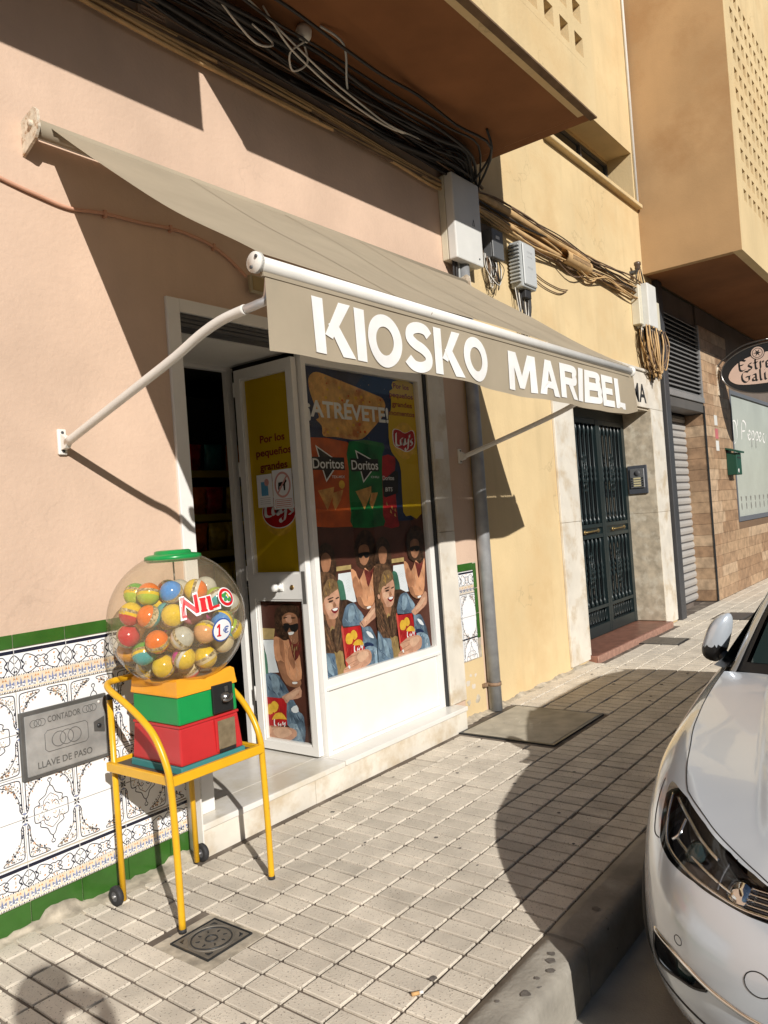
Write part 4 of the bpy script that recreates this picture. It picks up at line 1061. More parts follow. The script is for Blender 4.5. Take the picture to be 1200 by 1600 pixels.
def lay_stub(po, q):
    po.nib(q([(0.10, 1.0), (0.08, 0.2), (0.2, 0.1)]), 0.011, 0.5, 'white'); po.nib(q([(0.5, 0.75), (0.38, 0.5), (0.42, 0.15), (0.55, 0.5), (0.55, 0.1)]), 0.010, 0.5, 'white'); po.nib(q([(0.72, 0.8), (0.76, 0.35), (0.9, 0.8), (0.84, 0.1)]), 0.010, 0.5, 'white')
def people(po, dx, T):
    """the printed group of friends sharing a bag of crisps"""
    M = lambda x, z: T(x + dx, z)
    po.poly([M(3.545, 1.25), M(3.69, 1.25), M(3.69, 1.222), M(3.545, 1.222)], 'sand', 0)
    for k, c in (('HAIR2', 'hair'), ('FACE2', 'skin2'), ('MHAIR', 'hair'), ('MFACE', 'skin2'), ('MGLAS', 'black')):
        po.poly([M(*p) for p in PS[k]], c, 3)
        if k in ('HAIR2', 'MHAIR'):
            tones(po, PS[k], M, ('hair', 'hair2', 'black'), 30, 0.05)
    for n, c, Q in PW:
        po.poly([M(*p) for p in Q], c, 0 if n in ('PAPER', 'BAG') else 2)
        if n == 'PAPER':
            scribble(po, *[M(3.63, 0)[0], M(3.665, 0)[0]], 1.05, 1.17)
        if n in TONE:
            tones(po, Q, M, *TONE[n])
        if n == 'LOGOR':
            lay_stub(po, lambda L: [M(3.648 + a * 0.10, 0.706 + b * 0.042) for a, b in L])
    for L in ([(3.565, 0.677), (3.624, 0.686), (3.682, 0.687)], [(3.580, 0.641), (3.639, 0.652), (3.679, 0.657)], [(3.549, 0.619), (3.616, 0.622), (3.686, 0.630)]):
        po.line([M(*p) for p in L], 0.003, 'skin2')
    po.poly([M(3.584, 0.636), M(3.600, 0.637), M(3.606, 0.620), M(3.592, 0.616)], 'paper', 0)
def clipT(u0, u1, v0=0.585):
    return lambda x, z: (min(u1, max(u0, x)), max(v0, z))
people(wp, 0.0, clipT(XL + 0.012, XR - 0.03)); people(wp, 0.549, clipT(XL + 0.012, XR - 0.03))
wpo = wp.build('poster', dwo)
tag(wpo, 'printed poster of corn chips, crisps and laughing friends')

# the open door leaf, square to the street
door = MB()
XD = 3.270
def leafbox(mb, y0, y1, z0, z1, x0=XD, x1=XD + 0.040):
    mb.box(x0, x1, y0, y1, z0, z1)
YN, YB = 3.150, 3.650
leafbox(door, YN, YN + 0.045, 0.165, 2.51); leafbox(door, YB - 0.05, YB, 0.165, 2.51)
leafbox(door, YN + 0.045, YB - 0.05, 2.45, 2.51); leafbox(door, YN + 0.045, YB - 0.05, 1.085, 1.235); leafbox(door, YN + 0.045, YB - 0.05, 0.165, 0.215)
do = tag(door.build('door', WHITE, shop), 'white framed glass door standing open with yellow poster')
for (y0, y1, z0, z1) in ((YN + 0.045, YB - 0.05, 1.235, 2.45), (YN + 0.045, YB - 0.05, 0.215, 1.085)):
    b = MB()
    e = 0.012
    for q in ((y0, y1, z0, z0 + e), (y0, y1, z1 - e, z1), (y0, y0 + e, z0 + e, z1 - e), (y1 - e, y1, z0 + e, z1 - e)):
        b.box(XD + 0.006, XD + 0.034, *q)
    b.build('glazing_bead', WHITE, do)
    MB().quad((XD + 0.018, y1 - e, z0 + e), (XD + 0.018, y0 + e, z0 + e), (XD + 0.018, y0 + e, z1 - e), (XD + 0.018, y1 - e, z1 - e)).build('pane', GLASSW, do, fix=False)
for z in (0.45, 1.20, 1.85, 2.35):
    MB().tube([(XD + 0.01, YB + 0.012, z), (XD + 0.01, YB + 0.012, z + 0.09)], 0.011, 8).build('hinge', WHITE, do)
MB().lathe([(0.001, -0.062), (0.020, -0.062), (0.024, -0.055), (0.024, -0.035), (0.014, -0.030), (0.012, -0.008), (0.026, -0.006), (0.026, 0.0), (0.001, 0.0)], (XD, 3.372, 1.158), 'x', 20).build('door_knob', WHITE, do)
MB().box(XD - 0.006, XD, 3.345, 3.40, 1.135, 1.18).build('knob_plate', WHITE, do)
MB().lathe([(0.001, -0.004), (0.014, -0.004), (0.016, 0.0)], (XD, 3.272, 1.156), 'x', 16).build('lock', mat('brass', (0.35, 0.22, 0.08), 0.35, metal=0.8, var=0.1), do)
MB().box(XD - 0.003, XD - 0.0005, 3.158, 3.186, 1.06, 1.25).build('lock_plate', mat('steel', (0.45, 0.44, 0.42), 0.35, metal=0.8, var=0.1), do)
# its posters lie behind the panes; u runs from the hinge side to the free side
FY = lambda u: 3.70 - u
dp = Poster(lambda u, v, d: (XD + 0.032 - d, FY(u), v))
dp.rect(FY(YB - 0.055), FY(YN + 0.05), 1.24, 2.445, 'yellow')
for t, a, b, v in (('Por los', 3.488, 3.275, 2.040), ('pequeños', 3.530, 3.225, 1.958), ('grandes', 3.503, 3.266, 1.872), ('momentos', 3.525, 3.225, 1.800)):
    dp.text(t, FY(a), FY(b), v, 0.046, 'wine', bold=0.026)
dp.poly(ell(FY(3.368), 1.60, 0.150, 0.135), 'gold', 0)
dp.poly(ell(FY(3.368), 1.61, 0.145, 0.100), 'white', 0); dp.poly(ell(FY(3.368), 1.61, 0.139, 0.094), 'layred', 0)
lays_word(dp, FY(3.500), FY(3.245), 1.580, 0.11)
dp.mb.build('poster', PMATS, do, fix=False)
st = Poster(lambda u, v, d: (XD + 0.0165 - d, FY(u), v))
st.rect(FY(3.525), FY(3.392), 1.645, 1.845, 'white'); st.rect(FY(3.388), FY(3.222), 1.625, 1.862, 'white')
st.rect(FY(3.490), FY(3.430), 1.715, 1.800, 'blue'); st.poly(ell(FY(3.440), 1.795, 0.020, 0.022), 'pinkr', 0)
for k in range(4):
    st.rect(FY(3.505), FY(3.415), 1.70 - 0.012 * k, 1.704 - 0.012 * k, 'grey')
ring = [(FY(3.305) + 0.062 * math.cos(a), 1.770 + 0.072 * math.sin(a)) for a in np.linspace(0, 2 * math.pi, 33)[:-1]]
st.line(ring, 0.013, 'pinkr', smooth=False, closed=True)
st.poly([(FY(3.345), 1.745), (FY(3.340), 1.785), (FY(3.300), 1.788), (FY(3.280), 1.812), (FY(3.268), 1.790), (FY(3.282), 1.775), (FY(3.285), 1.735), (FY(3.296), 1.735), (FY(3.300), 1.765), (FY(3.330), 1.762), (FY(3.335), 1.735)], 'black', 0)
st.line([(FY(3.350), 1.72), (FY(3.262), 1.825)], 0.012, 'pinkr')
st.rect(FY(3.375), FY(3.235), 1.635, 1.685, 'pinkr'); st.rect(FY(3.371), FY(3.239), 1.639, 1.681, 'white')
for k in range(3):
    st.rect(FY(3.365), FY(3.245), 1.645 + 0.012 * k, 1.651 + 0.012 * k, 'pinkr')
st.build('sticker', do)
lp = Poster(lambda u, v, d: (XD + 0.034 - d, FY(u), v))
lp.rect(FY(YB - 0.055), FY(YN + 0.05), 0.22, 1.08, 'brown')
U0, U1 = FY(YB - 0.06), FY(YN + 0.055)
Tl = lambda x, z: (min(U1, max(U0, x)), min(1.075, max(0.222, z)))
for n, c, Q in PD:
    lp.poly([Tl(*p) for p in Q], c, 0 if n in ('PAPER', 'BAG', 'LEDGE') else 2)
    if n in TONE:
        tones(lp, Q, Tl, *TONE[n])
    if n == 'LOGOR':
        lay_stub(lp, lambda L: [Tl(0.152 + a * 0.115, 0.298 + b * 0.042) for a, b in L])
lp.build('poster', do)
# ------------------------------------------------------------------ awning
CANVAS = mat('awning_canvas', (0.45, 0.385, 0.285), 0.85, var=0.06, vscale=3, bump=0.15, bscale=400, streak=0.15, transl=0.22, spec=0.15)
ENAMEL = mat('awning_enamel', (0.80, 0.78, 0.73), 0.35, var=0.05, vscale=8, speck=(30, 0.735, (0.30, 0.19, 0.11)))
RUST = mat('rusty_steel', (0.68, 0.60, 0.48), 0.6, var=0.2, vscale=40, col2=(0.36, 0.20, 0.09))
LETTER = mat('letter_paint', (0.80, 0.79, 0.765), 0.65, var=0.05, vscale=14, bump=0.15, bscale=400)
aw = thing('awning', (3.40, W, 1.90), 'beige canvas awning with white lettered valance over the kiosk', 'awning')
AX0, AX1 = 1.745, 5.060
RY, RZ, TY, TZ = 3.02, 3.285, 1.800, 2.374
def can(u, v):
    """u along the front 0..1, v from the roller 0 to the front tube 1"""
    x = AX0 + 0.02 + (AX1 - AX0 - 0.04) * u
    y = RY + (TY - RY) * v
    z = RZ + (TZ + 0.032 - RZ) * v
    s = -0.028 * math.sin(math.pi * v) * (0.75 + 0.25 * math.cos(5 * u)) - 0.012 * math.sin(9 * u + 4 * v) * math.sin(math.pi * v)
    s += 0.0035 * math.sin(31 * u + 7 * v) * math.sin(3 * v) + 0.003 * math.sin(13 * u - 11 * v)
    x += (0.018 * math.sin(math.pi * v)) * (1 - 2 * u)
    return x, y, z + s
cv = MB()
NU, NV = 60, 26
up = [[can(i / NU, j / NV) for i in range(NU + 1)] for j in range(NV + 1)]
lo = [[(p[0], p[1] + 0.0008, p[2] - 0.0012) for p in r] for r in up]
cv.grid(up, 0, True)
tag(cv.build('canvas', CANVAS, aw), 'sloping beige canvas')
for k in range(1, 5):
    u_ = k / 5 + 0.02
    MB().grid([[(p[0], p[1] - 0.0008, p[2] + 0.0014) for p in (can(u_, j / 20), can(u_ + 0.004, j / 20))] for j in range(21)]).build('seam', CANVAS, aw)
MB().tube([(AX0 - 0.03, RY, RZ - 0.03), (AX1 + 0.03, RY, RZ - 0.03)], 0.036, 16).build('roller_tube', CANVAS, aw)
MB().box(AX0 - 0.02, AX1 + 0.02, RY + 0.035, RY + 0.06, RZ - 0.045, RZ - 0.02).build('wall_rail', ENAMEL, aw)
for x in (AX0 - 0.045, AX1 + 0.035):
    b = MB()
    b.prism([(RY - 0.045, RZ + 0.025), (RY - 0.02, RZ + 0.045), (RY + 0.02, RZ + 0.035), (W, RZ + 0.02), (W, RZ - 0.13), (RY + 0.02, RZ - 0.10), (RY - 0.02, RZ - 0.085), (RY - 0.05, RZ - 0.045)], 'x', x, x + 0.012)
    b.lathe([(0.001, -0.012), (0.014, -0.012), (0.014, 0.02), (0.001, 0.02)], (x, RY, RZ - 0.02), 'x', 12)
    b.build('end_bracket', RUST, aw)
ft = MB()
ft.tube([(AX0, TY, TZ), (AX1, TY, TZ)], 0.025, 20)
fto = ft.build('front_tube', ENAMEL, aw)
for x, d in ((AX0, -1), (AX1, 1)):
    c = MB().lathe([(0.001, 0.0), (0.034, 0.0), (0.035, 0.004), (0.035, 0.014)], (x - 0.010 * (d > 0) * 0 + (d * 0.010), TY, TZ), 'x', 24)
    if d < 0: c.lathe([(0.035, 0.0), (0.035, 0.014)], (x - 0.01, TY, TZ), 'x', 24)
    co = c.build('end_cap', ENAMEL, fto)
    for (dy, dz) in ((-0.012, 0.016), (0.014, -0.014)):
        MB().lathe([(0.001, -0.003), (0.006, -0.003), (0.006, 0.002)], (x + d * 0.011, TY + dy, TZ + dz), 'x', 8).build('screw', DARK, fto)
MB().box(AX0 + 0.02, AX1 - 0.02, TY - 0.008, TY + 0.008, TZ - 0.040, TZ - 0.026).build('valance_rail', CANVAS, fto)
def wav(x):
    e = max(0.0, (x - 4.91) / 0.21)
    return 0.007 * math.sin(x * 7.0) + 0.004 * math.sin(x * 17 + 1), e
def val(u, v):
    """u = distance along, v = height; hangs from the tube, the free right end flares"""
    k = (TZ - 0.028 - v) / 0.26
    w_, e = wav(u)
    x = u + e * e * 0.13 * max(0, k) + 0.035 * max(0, k) * (1 if u < 1.80 else 0) * 0
    y = TY - 0.004 - w_ * max(0, k) * 1.4 + e * e * 0.02 * k
    z = v + e * e * 0.035 * max(0, k)
    return x, y, z
vb = MB()
us = np.linspace(AX0 + 0.03, 5.115, 112)
G = []
for j in range(9):
    row = []
    for u in us:
        bot = 2.090 + 0.006 * math.sin(u * 5) + (0.012 * math.sin((u - 1.8) * 1.9))
        row.append(val(u, TZ - 0.028 + (bot - TZ + 0.028) * j / 8))
    G.append(row)
vb.grid(G, 0, True)
vo = tag(vb.build('valance', CANVAS, aw), 'lettered canvas valance')
def vf(u, v, d=0.0):
    p = val(u, v)
    return (p[0], p[1] - 0.004 - d, p[2])
def half_bowl(z0, z1, x0, x1, t):
    """a D-shaped bowl as a ribbon path"""
    r = (z1 - z0 - t) / 2; zc = (z0 + z1) / 2
    return [(x0, zc + r), (x1 - r * 0.9, zc + r), (x1 - r * 0.25, zc + r * 0.72), (x1 - t / 2, zc), (x1 - r * 0.25, zc - r * 0.72), (x1 - r * 0.9, zc - r), (x0, zc - r)]
T_ = 0.235
BLOCK = {   # painted block capitals: polygons ('p') and strokes ('r')
 'K': (0.90, [('p', [(0, 0), (0.25, 0), (0.25, 1), (0, 1)]), ('p', [(0.25, 0.36), (0.62, 1), (0.90, 1), (0.42, 0.30)]), ('p', [(0.34, 0.56), (0.52, 0.66), (0.94, 0), (0.64, 0)])]),
 'I': (0.26, [('p', [(0, 0), (0.26, 0), (0.26, 1), (0, 1)])]),
 'O': (0.98, [('o', 0.49, 0.5, 0.49, 0.515, 0.235)]),
 'S': (0.80, [('r', [(0.72, 0.78), (0.60, 0.89), (0.38, 0.91), (0.17, 0.83), (0.13, 0.67), (0.28, 0.55), (0.50, 0.47), (0.66, 0.35), (0.64, 0.18), (0.44, 0.085), (0.22, 0.10), (0.06, 0.23)], 0.225)]),
 'M': (1.06, [('p', [(0, 0), (0, 1), (0.30, 1), (0.53, 0.42), (0.76, 1), (1.06, 1), (1.06, 0), (0.83, 0), (0.83, 0.60), (0.62, 0.08), (0.44, 0.08), (0.23, 0.60), (0.23, 0)])]),
 'A': (0.96, [('p', [(0, 0), (0.34, 1), (0.62, 1), (0.96, 0), (0.69, 0), (0.63, 0.20), (0.33, 0.20), (0.27, 0), ]), ('h', [(0.395, 0.40), (0.565, 0.40), (0.48, 0.70)])]),
 'R': (0.86, [('p', [(0, 0), (0.24, 0), (0.24, 1), (0, 1)]), ('r', half_bowl(0.40, 1.0, 0.24, 0.80, 0.215), 0.215), ('p', [(0.36, 0.46), (0.60, 0.46), (0.90, 0), (0.62, 0)])]),
 'B': (0.82, [('p', [(0, 0), (0.24, 0), (0.24, 1), (0, 1)]), ('r', half_bowl(0.44, 1.0, 0.24, 0.76, 0.205), 0.205), ('r', half_bowl(0.0, 0.60, 0.24, 0.82, 0.205), 0.205)]),
 'E': (0.68, [('p', [(0, 0), (0.68, 0), (0.68, 0.21), (0.24, 0.21), (0.24, 0.40), (0.62, 0.40), (0.62, 0.60), (0.24, 0.60), (0.24, 0.79), (0.67, 0.79), (0.67, 1), (0, 1)])]),
 'L': (0.64, [('p', [(0, 0), (0.64, 0), (0.64, 0.21), (0.25, 0.21), (0.25, 1), (0, 1)])])}
def paint(word, u0, u1, z0, h):
    tot = sum(BLOCK[c][0] for c in word) + 0.08 * (len(word) - 1)
    sx = (u1 - u0) / tot
    x = u0
    for ci, c in enumerate(word):
        wd, parts = BLOCK[c]
        mb = MB()
        tilt = 0.012 * math.sin(ci * 2.3)
        hole = [p[1] for p in parts if p[0] == 'h']
        for q, p in enumerate(parts):
            g = lambda a, b, x=x, q=q: vf(x + a * sx + b * tilt * h, z0 + b * h + 0.004 * math.sin(5 * x), q * 0.00004)
            if p[0] == 'p' and hole:
                V0 = [Vector((a[0], a[1], 0)) for a in p[1]]; V1 = [Vector((a[0], a[1], 0)) for a in hole[0]]
                al = V0 + V1
                mb.add([g(v.x, v.y) for v in al], [list(f) for f in tessellate_polygon([V0, V1])])
            elif p[0] == 'p':
                mb.flat(p[1], g)
            elif p[0] == 'r':
                ribbon(mb, p[1], g, p[2], 0, n=5)
            elif p[0] == 'o':
                _, cx, cy, rx, ry, t = p
                ribbon(mb, [(cx + (rx - t / 2) * math.cos(a) , cy + (ry - t / 2) * math.sin(a)) for a in np.linspace(0, 2 * math.pi, 37)[:-1]], g, t, 0, smooth=False, closed=True)
        mb.build('letter', LETTER, vo, fix=False)
        x += (wd + 0.08) * sx
paint('KIOSKO', 1.985, 3.185, 2.114, 0.198)
paint('MARIBEL', 3.384, 4.915, 2.112, 0.190)
def arm(x, bx):
    P_ = smooth_path([(bx, 3.055, 1.945), (x, 2.60, 2.072), (x, 2.30, 2.158), (x, 2.14, 2.212), (x, 2.02, 2.240), (x, 1.90, 2.250)], 8)
    a = MB().tube(P_, 0.0175, 12).build('support_arm', ENAMEL, aw)
    MB().tube(smooth_path([(x, 1.90, 2.250), (x + 0.012, 1.855, 2.258), (x + 0.03, 1.825, 2.275), (x + 0.035, 1.812, 2.345)], 6), 0.0150, 12).build('arm_end', mat('bare_aluminium', (0.55, 0.53, 0.52), 0.35, metal=0.6, var=0.1), a)
    MB().bbox(bx - 0.020, bx + 0.020, W - 0.016, W, 1.895, 2.005, 0.004).build('arm_bracket', ENAMEL, aw)
    MB().prism([(W - 0.016, 1.915), (W - 0.016, 1.985), (W - 0.055, 1.965), (W - 0.065, 1.935), (W - 0.05, 1.92)], 'x', bx - 0.012, bx + 0.012).build('arm_pivot', ENAMEL, aw)
    for z in (1.91, 1.99):
        MB().lathe([(0.001, -0.004), (0.006, -0.004), (0.007, 0.0)], (bx, W - 0.016, z), 'y', 10).build('bolt', DARK, aw)
arm(1.775, 1.782); arm(4.985, 4.965)

# small flood lamp over the door and the cable that feeds it
fl = thing('flood_lamp', (2.93, W, 2.85), 'small square wall lamp half hidden behind the awning tube', 'lamp')
MB().bbox(2.905, 3.03, W - 0.06, W - 0.03, 2.80, 2.895, 0.006).build('housing', mat('lamp_housing', (0.35, 0.30, 0.20), 0.5, var=0.1), fl)
MB().box(2.915, 3.02, W - 0.063, W - 0.0605, 2.81, 2.885).build('lens', mat('lamp_lens', (0.30, 0.22, 0.10), 0.15, var=0.2), fl)
MB().box(2.955, 2.98, W - 0.03, W, 2.835, 2.86).build('stem', DARK, fl)
CABP = mat('painted_cable', (0.55, 0.30, 0.20), 0.8, var=0.1)
P_ = smooth_path([(0.6, W - 0.010, 3.16), (1.25, W - 0.012, 3.10), (1.596, W - 0.010, 3.030), (1.74, W - 0.012, 3.005), (1.888, W - 0.010, 2.988), (2.06, W - 0.012, 3.010), (2.25, W - 0.010, 3.019), (2.43, W - 0.012, 3.034), (2.573, W - 0.010, 3.030), (2.70, W - 0.014, 3.005), (2.821, W - 0.012, 2.953), (2.90, W - 0.03, 2.885)], 6)
cb = MB().tube(P_, 0.0085, 8).build('wall_cable', CABP)
tag(cb, 'pink painted cable running over the wall to the lamp', 'cable')
for x, z in ((2.066, 3.010), (2.43, 3.034), (2.70, 3.006)):
    MB().box(x - 0.006, x + 0.006, W - 0.024, W, z - 0.018, z + 0.014).build('clip', CABP, cb)

# ------------------------------------------------------------------ gate with its marble surround
sur = tag(MB().bbox(6.615, 7.028, W - 0.026, W - 0.0025, 0.03, 1.36, 0.003).build('gate_surround', MARBLE, bld), 'cream marble surround of the iron gate')
for q in ((6.615, 7.028, W - 0.026, W - 0.0025, 1.363, 2.598), (9.282, 9.722, W - 0.026, W - 0.0025, 0.02, 1.36), (9.282, 9.722, W - 0.026, W - 0.0025, 1.363, 2.598), (6.615, 9.722, W - 0.026, W - 0.0025, 2.601, 3.02)):
    MB().bbox(*q, 0.003).build('slab', MARBLE, sur)
MB().bbox(6.60, 9.735, W - 0.050, W - 0.0025, 3.023, 3.055, 0.004).build('cornice', MARBLE, sur)
for z0, z1 in ((0.07, 1.36), (1.363, 2.598)):
    MB().box(9.262, 9.281, W - 0.0265, 3.50, z0, z1).build('reveal_slab', BROWNM, sur)
    MB().box(7.029, 7.045, W - 0.0265, 3.50, z0, z1).build('reveal_slab', MARBLE, sur)
MB().box(7.046, 9.261, W + 0.0, 3.50, 2.575, 2.599).build('reveal_slab', BROWNM, sur)
lt = MB()
text(lt, 'TIMA', lambda u, v: (u, W - 0.0275, v), 8.40, 9.16, 2.66, 0.22, 0, bold=0.02)
lt.build('door_lettering', BLACK, sur, fix=False)
gs = MB().bbox(7.03, 9.28, 3.02, 3.60, -0.05, 0.062, 0.005).build('gate_step', mat('red_tile_step', (0.24, 0.11, 0.075), 0.4, var=0.25, vscale=12), bld)
MB().bbox(7.028, 9.285, 3.006, 3.019, -0.05, 0.060, 0.003).build('riser', mat('red_brick_riser', (0.34, 0.19, 0.14), 0.7, var=0.2, vscale=20), gs)
GATE = mat('gate_green_black', (0.012, 0.022, 0.024), 0.38, var=0.1, spec=0.5)
GBR = mat('gate_brass', (0.28, 0.20, 0.08), 0.4, metal=0.7, var=0.2)
gt = thing('iron_gate', (8.15, 3.46, 0.062), 'black iron double gate with turned bars in the marble doorway', 'gate')
GY = 3.44
MB().box(7.05, 9.26, GY + 0.035, GY + 0.04, 0.07, 2.575).build('pane', mat('gate_glass', (0.012, 0.014, 0.015), 0.08, var=0), gt)
fr = MB()
fr.box(7.046, 7.09, GY - 0.02, GY + 0.03, 0.065, 2.57); fr.box(9.21, 9.261, GY - 0.02, GY + 0.03, 0.065, 2.57); fr.box(7.09, 9.21, GY - 0.02, GY + 0.03, 2.47, 2.57); fr.box(7.60, 7.65, GY - 0.02, GY + 0.03, 0.065, 2.47)
fr.build('gate_frame', GATE, gt)
bar_prof = lambda z0, z1: [(0.010, z0), (0.022, z0 + 0.02), (0.022, z0 + 0.05), (0.010, z0 + 0.07), (0.018, z0 + 0.10), (0.011, z0 + 0.13), (0.010, (z0 + z1) / 2 - 0.10), (0.021, (z0 + z1) / 2 - 0.06), (0.011, (z0 + z1) / 2 - 0.03), (0.021, (z0 + z1) / 2), (0.011, (z0 + z1) / 2 + 0.03), (0.021, (z0 + z1) / 2 + 0.06), (0.010, (z0 + z1) / 2 + 0.10), (0.011, z1 - 0.13), (0.020, z1 - 0.08), (0.020, z1 - 0.05), (0.010, z1 - 0.02), (0.010, z1)]
bar_lo = MB().lathe(bar_prof(0, 0.76), (0, 0, 0), 'z', 8).mesh('bar', GATE)
bar_hi = MB().lathe(bar_prof(0, 1.12), (0, 0, 0), 'z', 8).mesh('bar', GATE)
def scroll_panel(h):
    mb = MB()
    for s in (-1, 1):
        for k in range(4):
            z = -h / 2 + h * (k + 0.5) / 4
            pts = [(s * 0.004, 0, z - h / 9)] + [(s * (0.028 + 0.022 * math.cos(a)), 0, z + h / 10 * math.sin(a)) for a in np.linspace(3.4, 9.0, 12)]
            mb.tube([Vector(p) for p in pts], 0.006, 5)
    mb.tube([(0, 0, -h / 2 - 0.02), (0, 0, h / 2 + 0.02)], 0.007, 5)
    return mb.mesh('scroll', GATE)
scr = scroll_panel(0.42); scr2 = scroll_panel(0.38)
def bal_mesh():
    mb = MB(); 
    for s in (-1, 1):
        mb.tube([Vector((s * 0.02 * math.cos(a), 0, 0.075 + 0.06 * math.sin(a))) for a in np.linspace(-1.5, 1.5, 7)], 0.005, 5)
    return mb.mesh('baluster', GATE)
balm = bal_mesh()
for (a, b) in ((7.65, 8.43), (8.435, 9.21)):
    lf = MB()
    for q in ((a, a + 0.055, 0.075, 2.465), (b - 0.055, b, 0.075, 2.465)):
        lf.box(q[0], q[1], GY - 0.028, GY + 0.02, q[2], q[3])
    for z0, z1 in ((0.075, 0.19), (0.36, 0.395), (1.14, 1.18), (1.255, 1.295), (2.41, 2.465)):
        lf.box(a + 0.055, b - 0.055, GY - 0.026, GY + 0.018, z0, z1)
    lfo = lf.build('gate_leaf', GATE, gt)
    MB().box(a + 0.055, b - 0.055, GY - 0.005, GY, 1.18, 1.255).build('lock_panel', GATE, lfo)
    MB().tube([(a + 0.20, GY - 0.045, 1.215), (b - 0.20, GY - 0.045, 1.222)], [0.009, 0.009], 8).lathe([(0.001, -0.012), (0.022, -0.012), (0.022, 0.0)], (a + 0.21, GY - 0.03, 1.215), 'y', 12).lathe([(0.001, -0.012), (0.022, -0.012), (0.022, 0.0)], (b - 0.21, GY - 0.03, 1.22), 'y', 12).build('handle', GBR, lfo)
    n = 6
    for i in range(n):
        x = a + 0.055 + (b - a - 0.11) * (i + 0.5) / n
        if i == 2:
            link('scroll', scr, lfo, (x + 0.045, GY - 0.012, 1.86)); link('scroll', scr2, lfo, (x + 0.045, GY - 0.012, 0.78))
        link('bar', bar_hi, lfo, (x, GY - 0.004, 1.293)); link('bar', bar_lo, lfo, (x, GY - 0.004, 0.392))
    for i in range(9):
        x = a + 0.055 + (b - a - 0.11) * (i + 0.5) / 9
        link('baluster', balm, lfo, (x, GY - 0.004, 0.20))
for i in range(4):
    link('bar', bar_hi, gt, (7.12 + 0.13 * i, GY, 1.29)); link('bar', bar_lo, gt, (7.12 + 0.13 * i, GY, 0.39))
ic = thing('intercom', (9.26, 3.28, 1.78), 'silver door intercom with call buttons on the gate reveal', 'intercom')
MB().bbox(9.240, 9.262, 3.17, 3.40, 1.60, 1.94, 0.003).build('back_box', mat('intercom_box', (0.10, 0.11, 0.13), 0.4, metal=0.3, var=0.05), ic)
MB().bbox(9.226, 9.2395, 3.20, 3.37, 1.67, 1.90, 0.003).build('face_plate', mat('brushed_steel', (0.60, 0.61, 0.63), 0.35, metal=0.85, var=0.08, vscale=30), ic)
MB().lathe([(0.001, -0.003), (0.034, -0.003), (0.036, 0.001)], (9.2255, 3.285, 1.845), 'x', 20).build('speaker_grille', DARK, ic)
for k in range(4):
    z = 1.785 - k * 0.029
    MB().box(9.222, 9.2255, 3.245, 3.33, z - 0.010, z + 0.008).build('name_plate', mat('button_cream', (0.65, 0.58, 0.35), 0.4, var=0), ic)
    for y in (3.222, 3.350):
        MB().box(9.2215, 9.2255, y - 0.009, y + 0.009, z - 0.009, z + 0.008).build('button', BLACK, ic)

# ------------------------------------------------------------------ drainpipe
dpipe = thing('drainpipe', (5.15, W, 0.0), 'grey drainpipe strapped to the wall between pink and orange plaster', 'drainpipe')
ZINC = mat('weathered_zinc', (0.33, 0.34, 0.35), 0.5, metal=0.35, var=0.2, vscale=9, streak=0.3)
MB().tube([(5.148, W - 0.052, 0.0), (5.146, W - 0.052, 1.5), (5.144, W - 0.052, 3.42)], 0.050, 20).build('pipe', ZINC, dpipe)
MB().tube([(5.148, W - 0.052, 0.19), (5.148, W - 0.052, 0.215)], 0.056, 20).box(5.05, 5.095, W - 0.03, W, 0.19, 0.215).build('clamp', mat('rusted_clamp', (0.25, 0.16, 0.10), 0.7, var=0.3, vscale=40), dpipe)
MB().tube([(5.144, W - 0.052, 2.9), (5.144, W - 0.052, 2.925)], 0.056, 20).build('clamp', MATS['rusted_clamp'], dpipe)

# ------------------------------------------------------------------ covers set into the pavement and the wall
mh = thing('meter_cover', (1.835, 2.39, 0.0), 'small square cast iron cover in the pavement by the yellow stand', 'meter cover')
MB().bbox(1.735, 1.936, 2.290, 2.496, -0.02, -0.002, 0.002).build('plate', IRON, mh)
mbed = MB()
for q in ((1.682, 1.728, 2.236, 2.55), (1.943, 2.03, 2.236, 2.55), (1.728, 1.943, 2.236, 2.283), (1.728, 1.943, 2.503, 2.55)):
    mbed.box(q[0], q[1], q[2], q[3], -0.02, -0.0055)
tag(mbed.build('cement_bed', MORTAR, mh), kind='stuff')
fm = MB()
for q in ((1.729, 1.734, 2.284, 2.502), (1.937, 1.942, 2.284, 2.502)):
    fm.box(q[0], q[1], q[2], q[3], -0.02, 0.0)
for q in ((2.284, 2.289), (2.497, 2.502)):
    fm.box(1.734, 1.937, q[0], q[1], -0.02, 0.0)
fm.build('rim', BLACK, mh)
for r, w in ((0.088, 0.005), (0.076, 0.006), (0.022, 0.006)):
    MB().tube([(1.8355 + r * math.cos(a), 2.393 + r * math.sin(a), -0.0015) for a in np.linspace(0, 2 * math.pi, 33)[:-1]], w / 2, 6, closed=True).build('ring', IRON if r > 0.08 else BLACK, mh)
for k in range(8):
    a = k * math.pi / 4 + 0.3
    c, s = math.cos(a), math.sin(a)
    x, y = 1.8355 + 0.048 * c, 2.393 + 0.048 * s
    MB().prism([(x + 0.012 * c, y + 0.012 * s), (x - 0.006 * s, y + 0.006 * c), (x - 0.004 * c, y - 0.004 * s)], 'z', -0.004, 0.0008).build('stud', BLACK, mh)
for sx in (-1, 1):
    for sy in (-1, 1):
        x, y = 1.8355 + sx * 0.082, 2.393 + sy * 0.083
        MB().prism([(x, y), (x - sx * 0.020, y), (x - sx * 0.008, y - sy * 0.008), (x, y - sy * 0.020)], 'z', -0.004, 0.0008).build('stud', BLACK, mh)
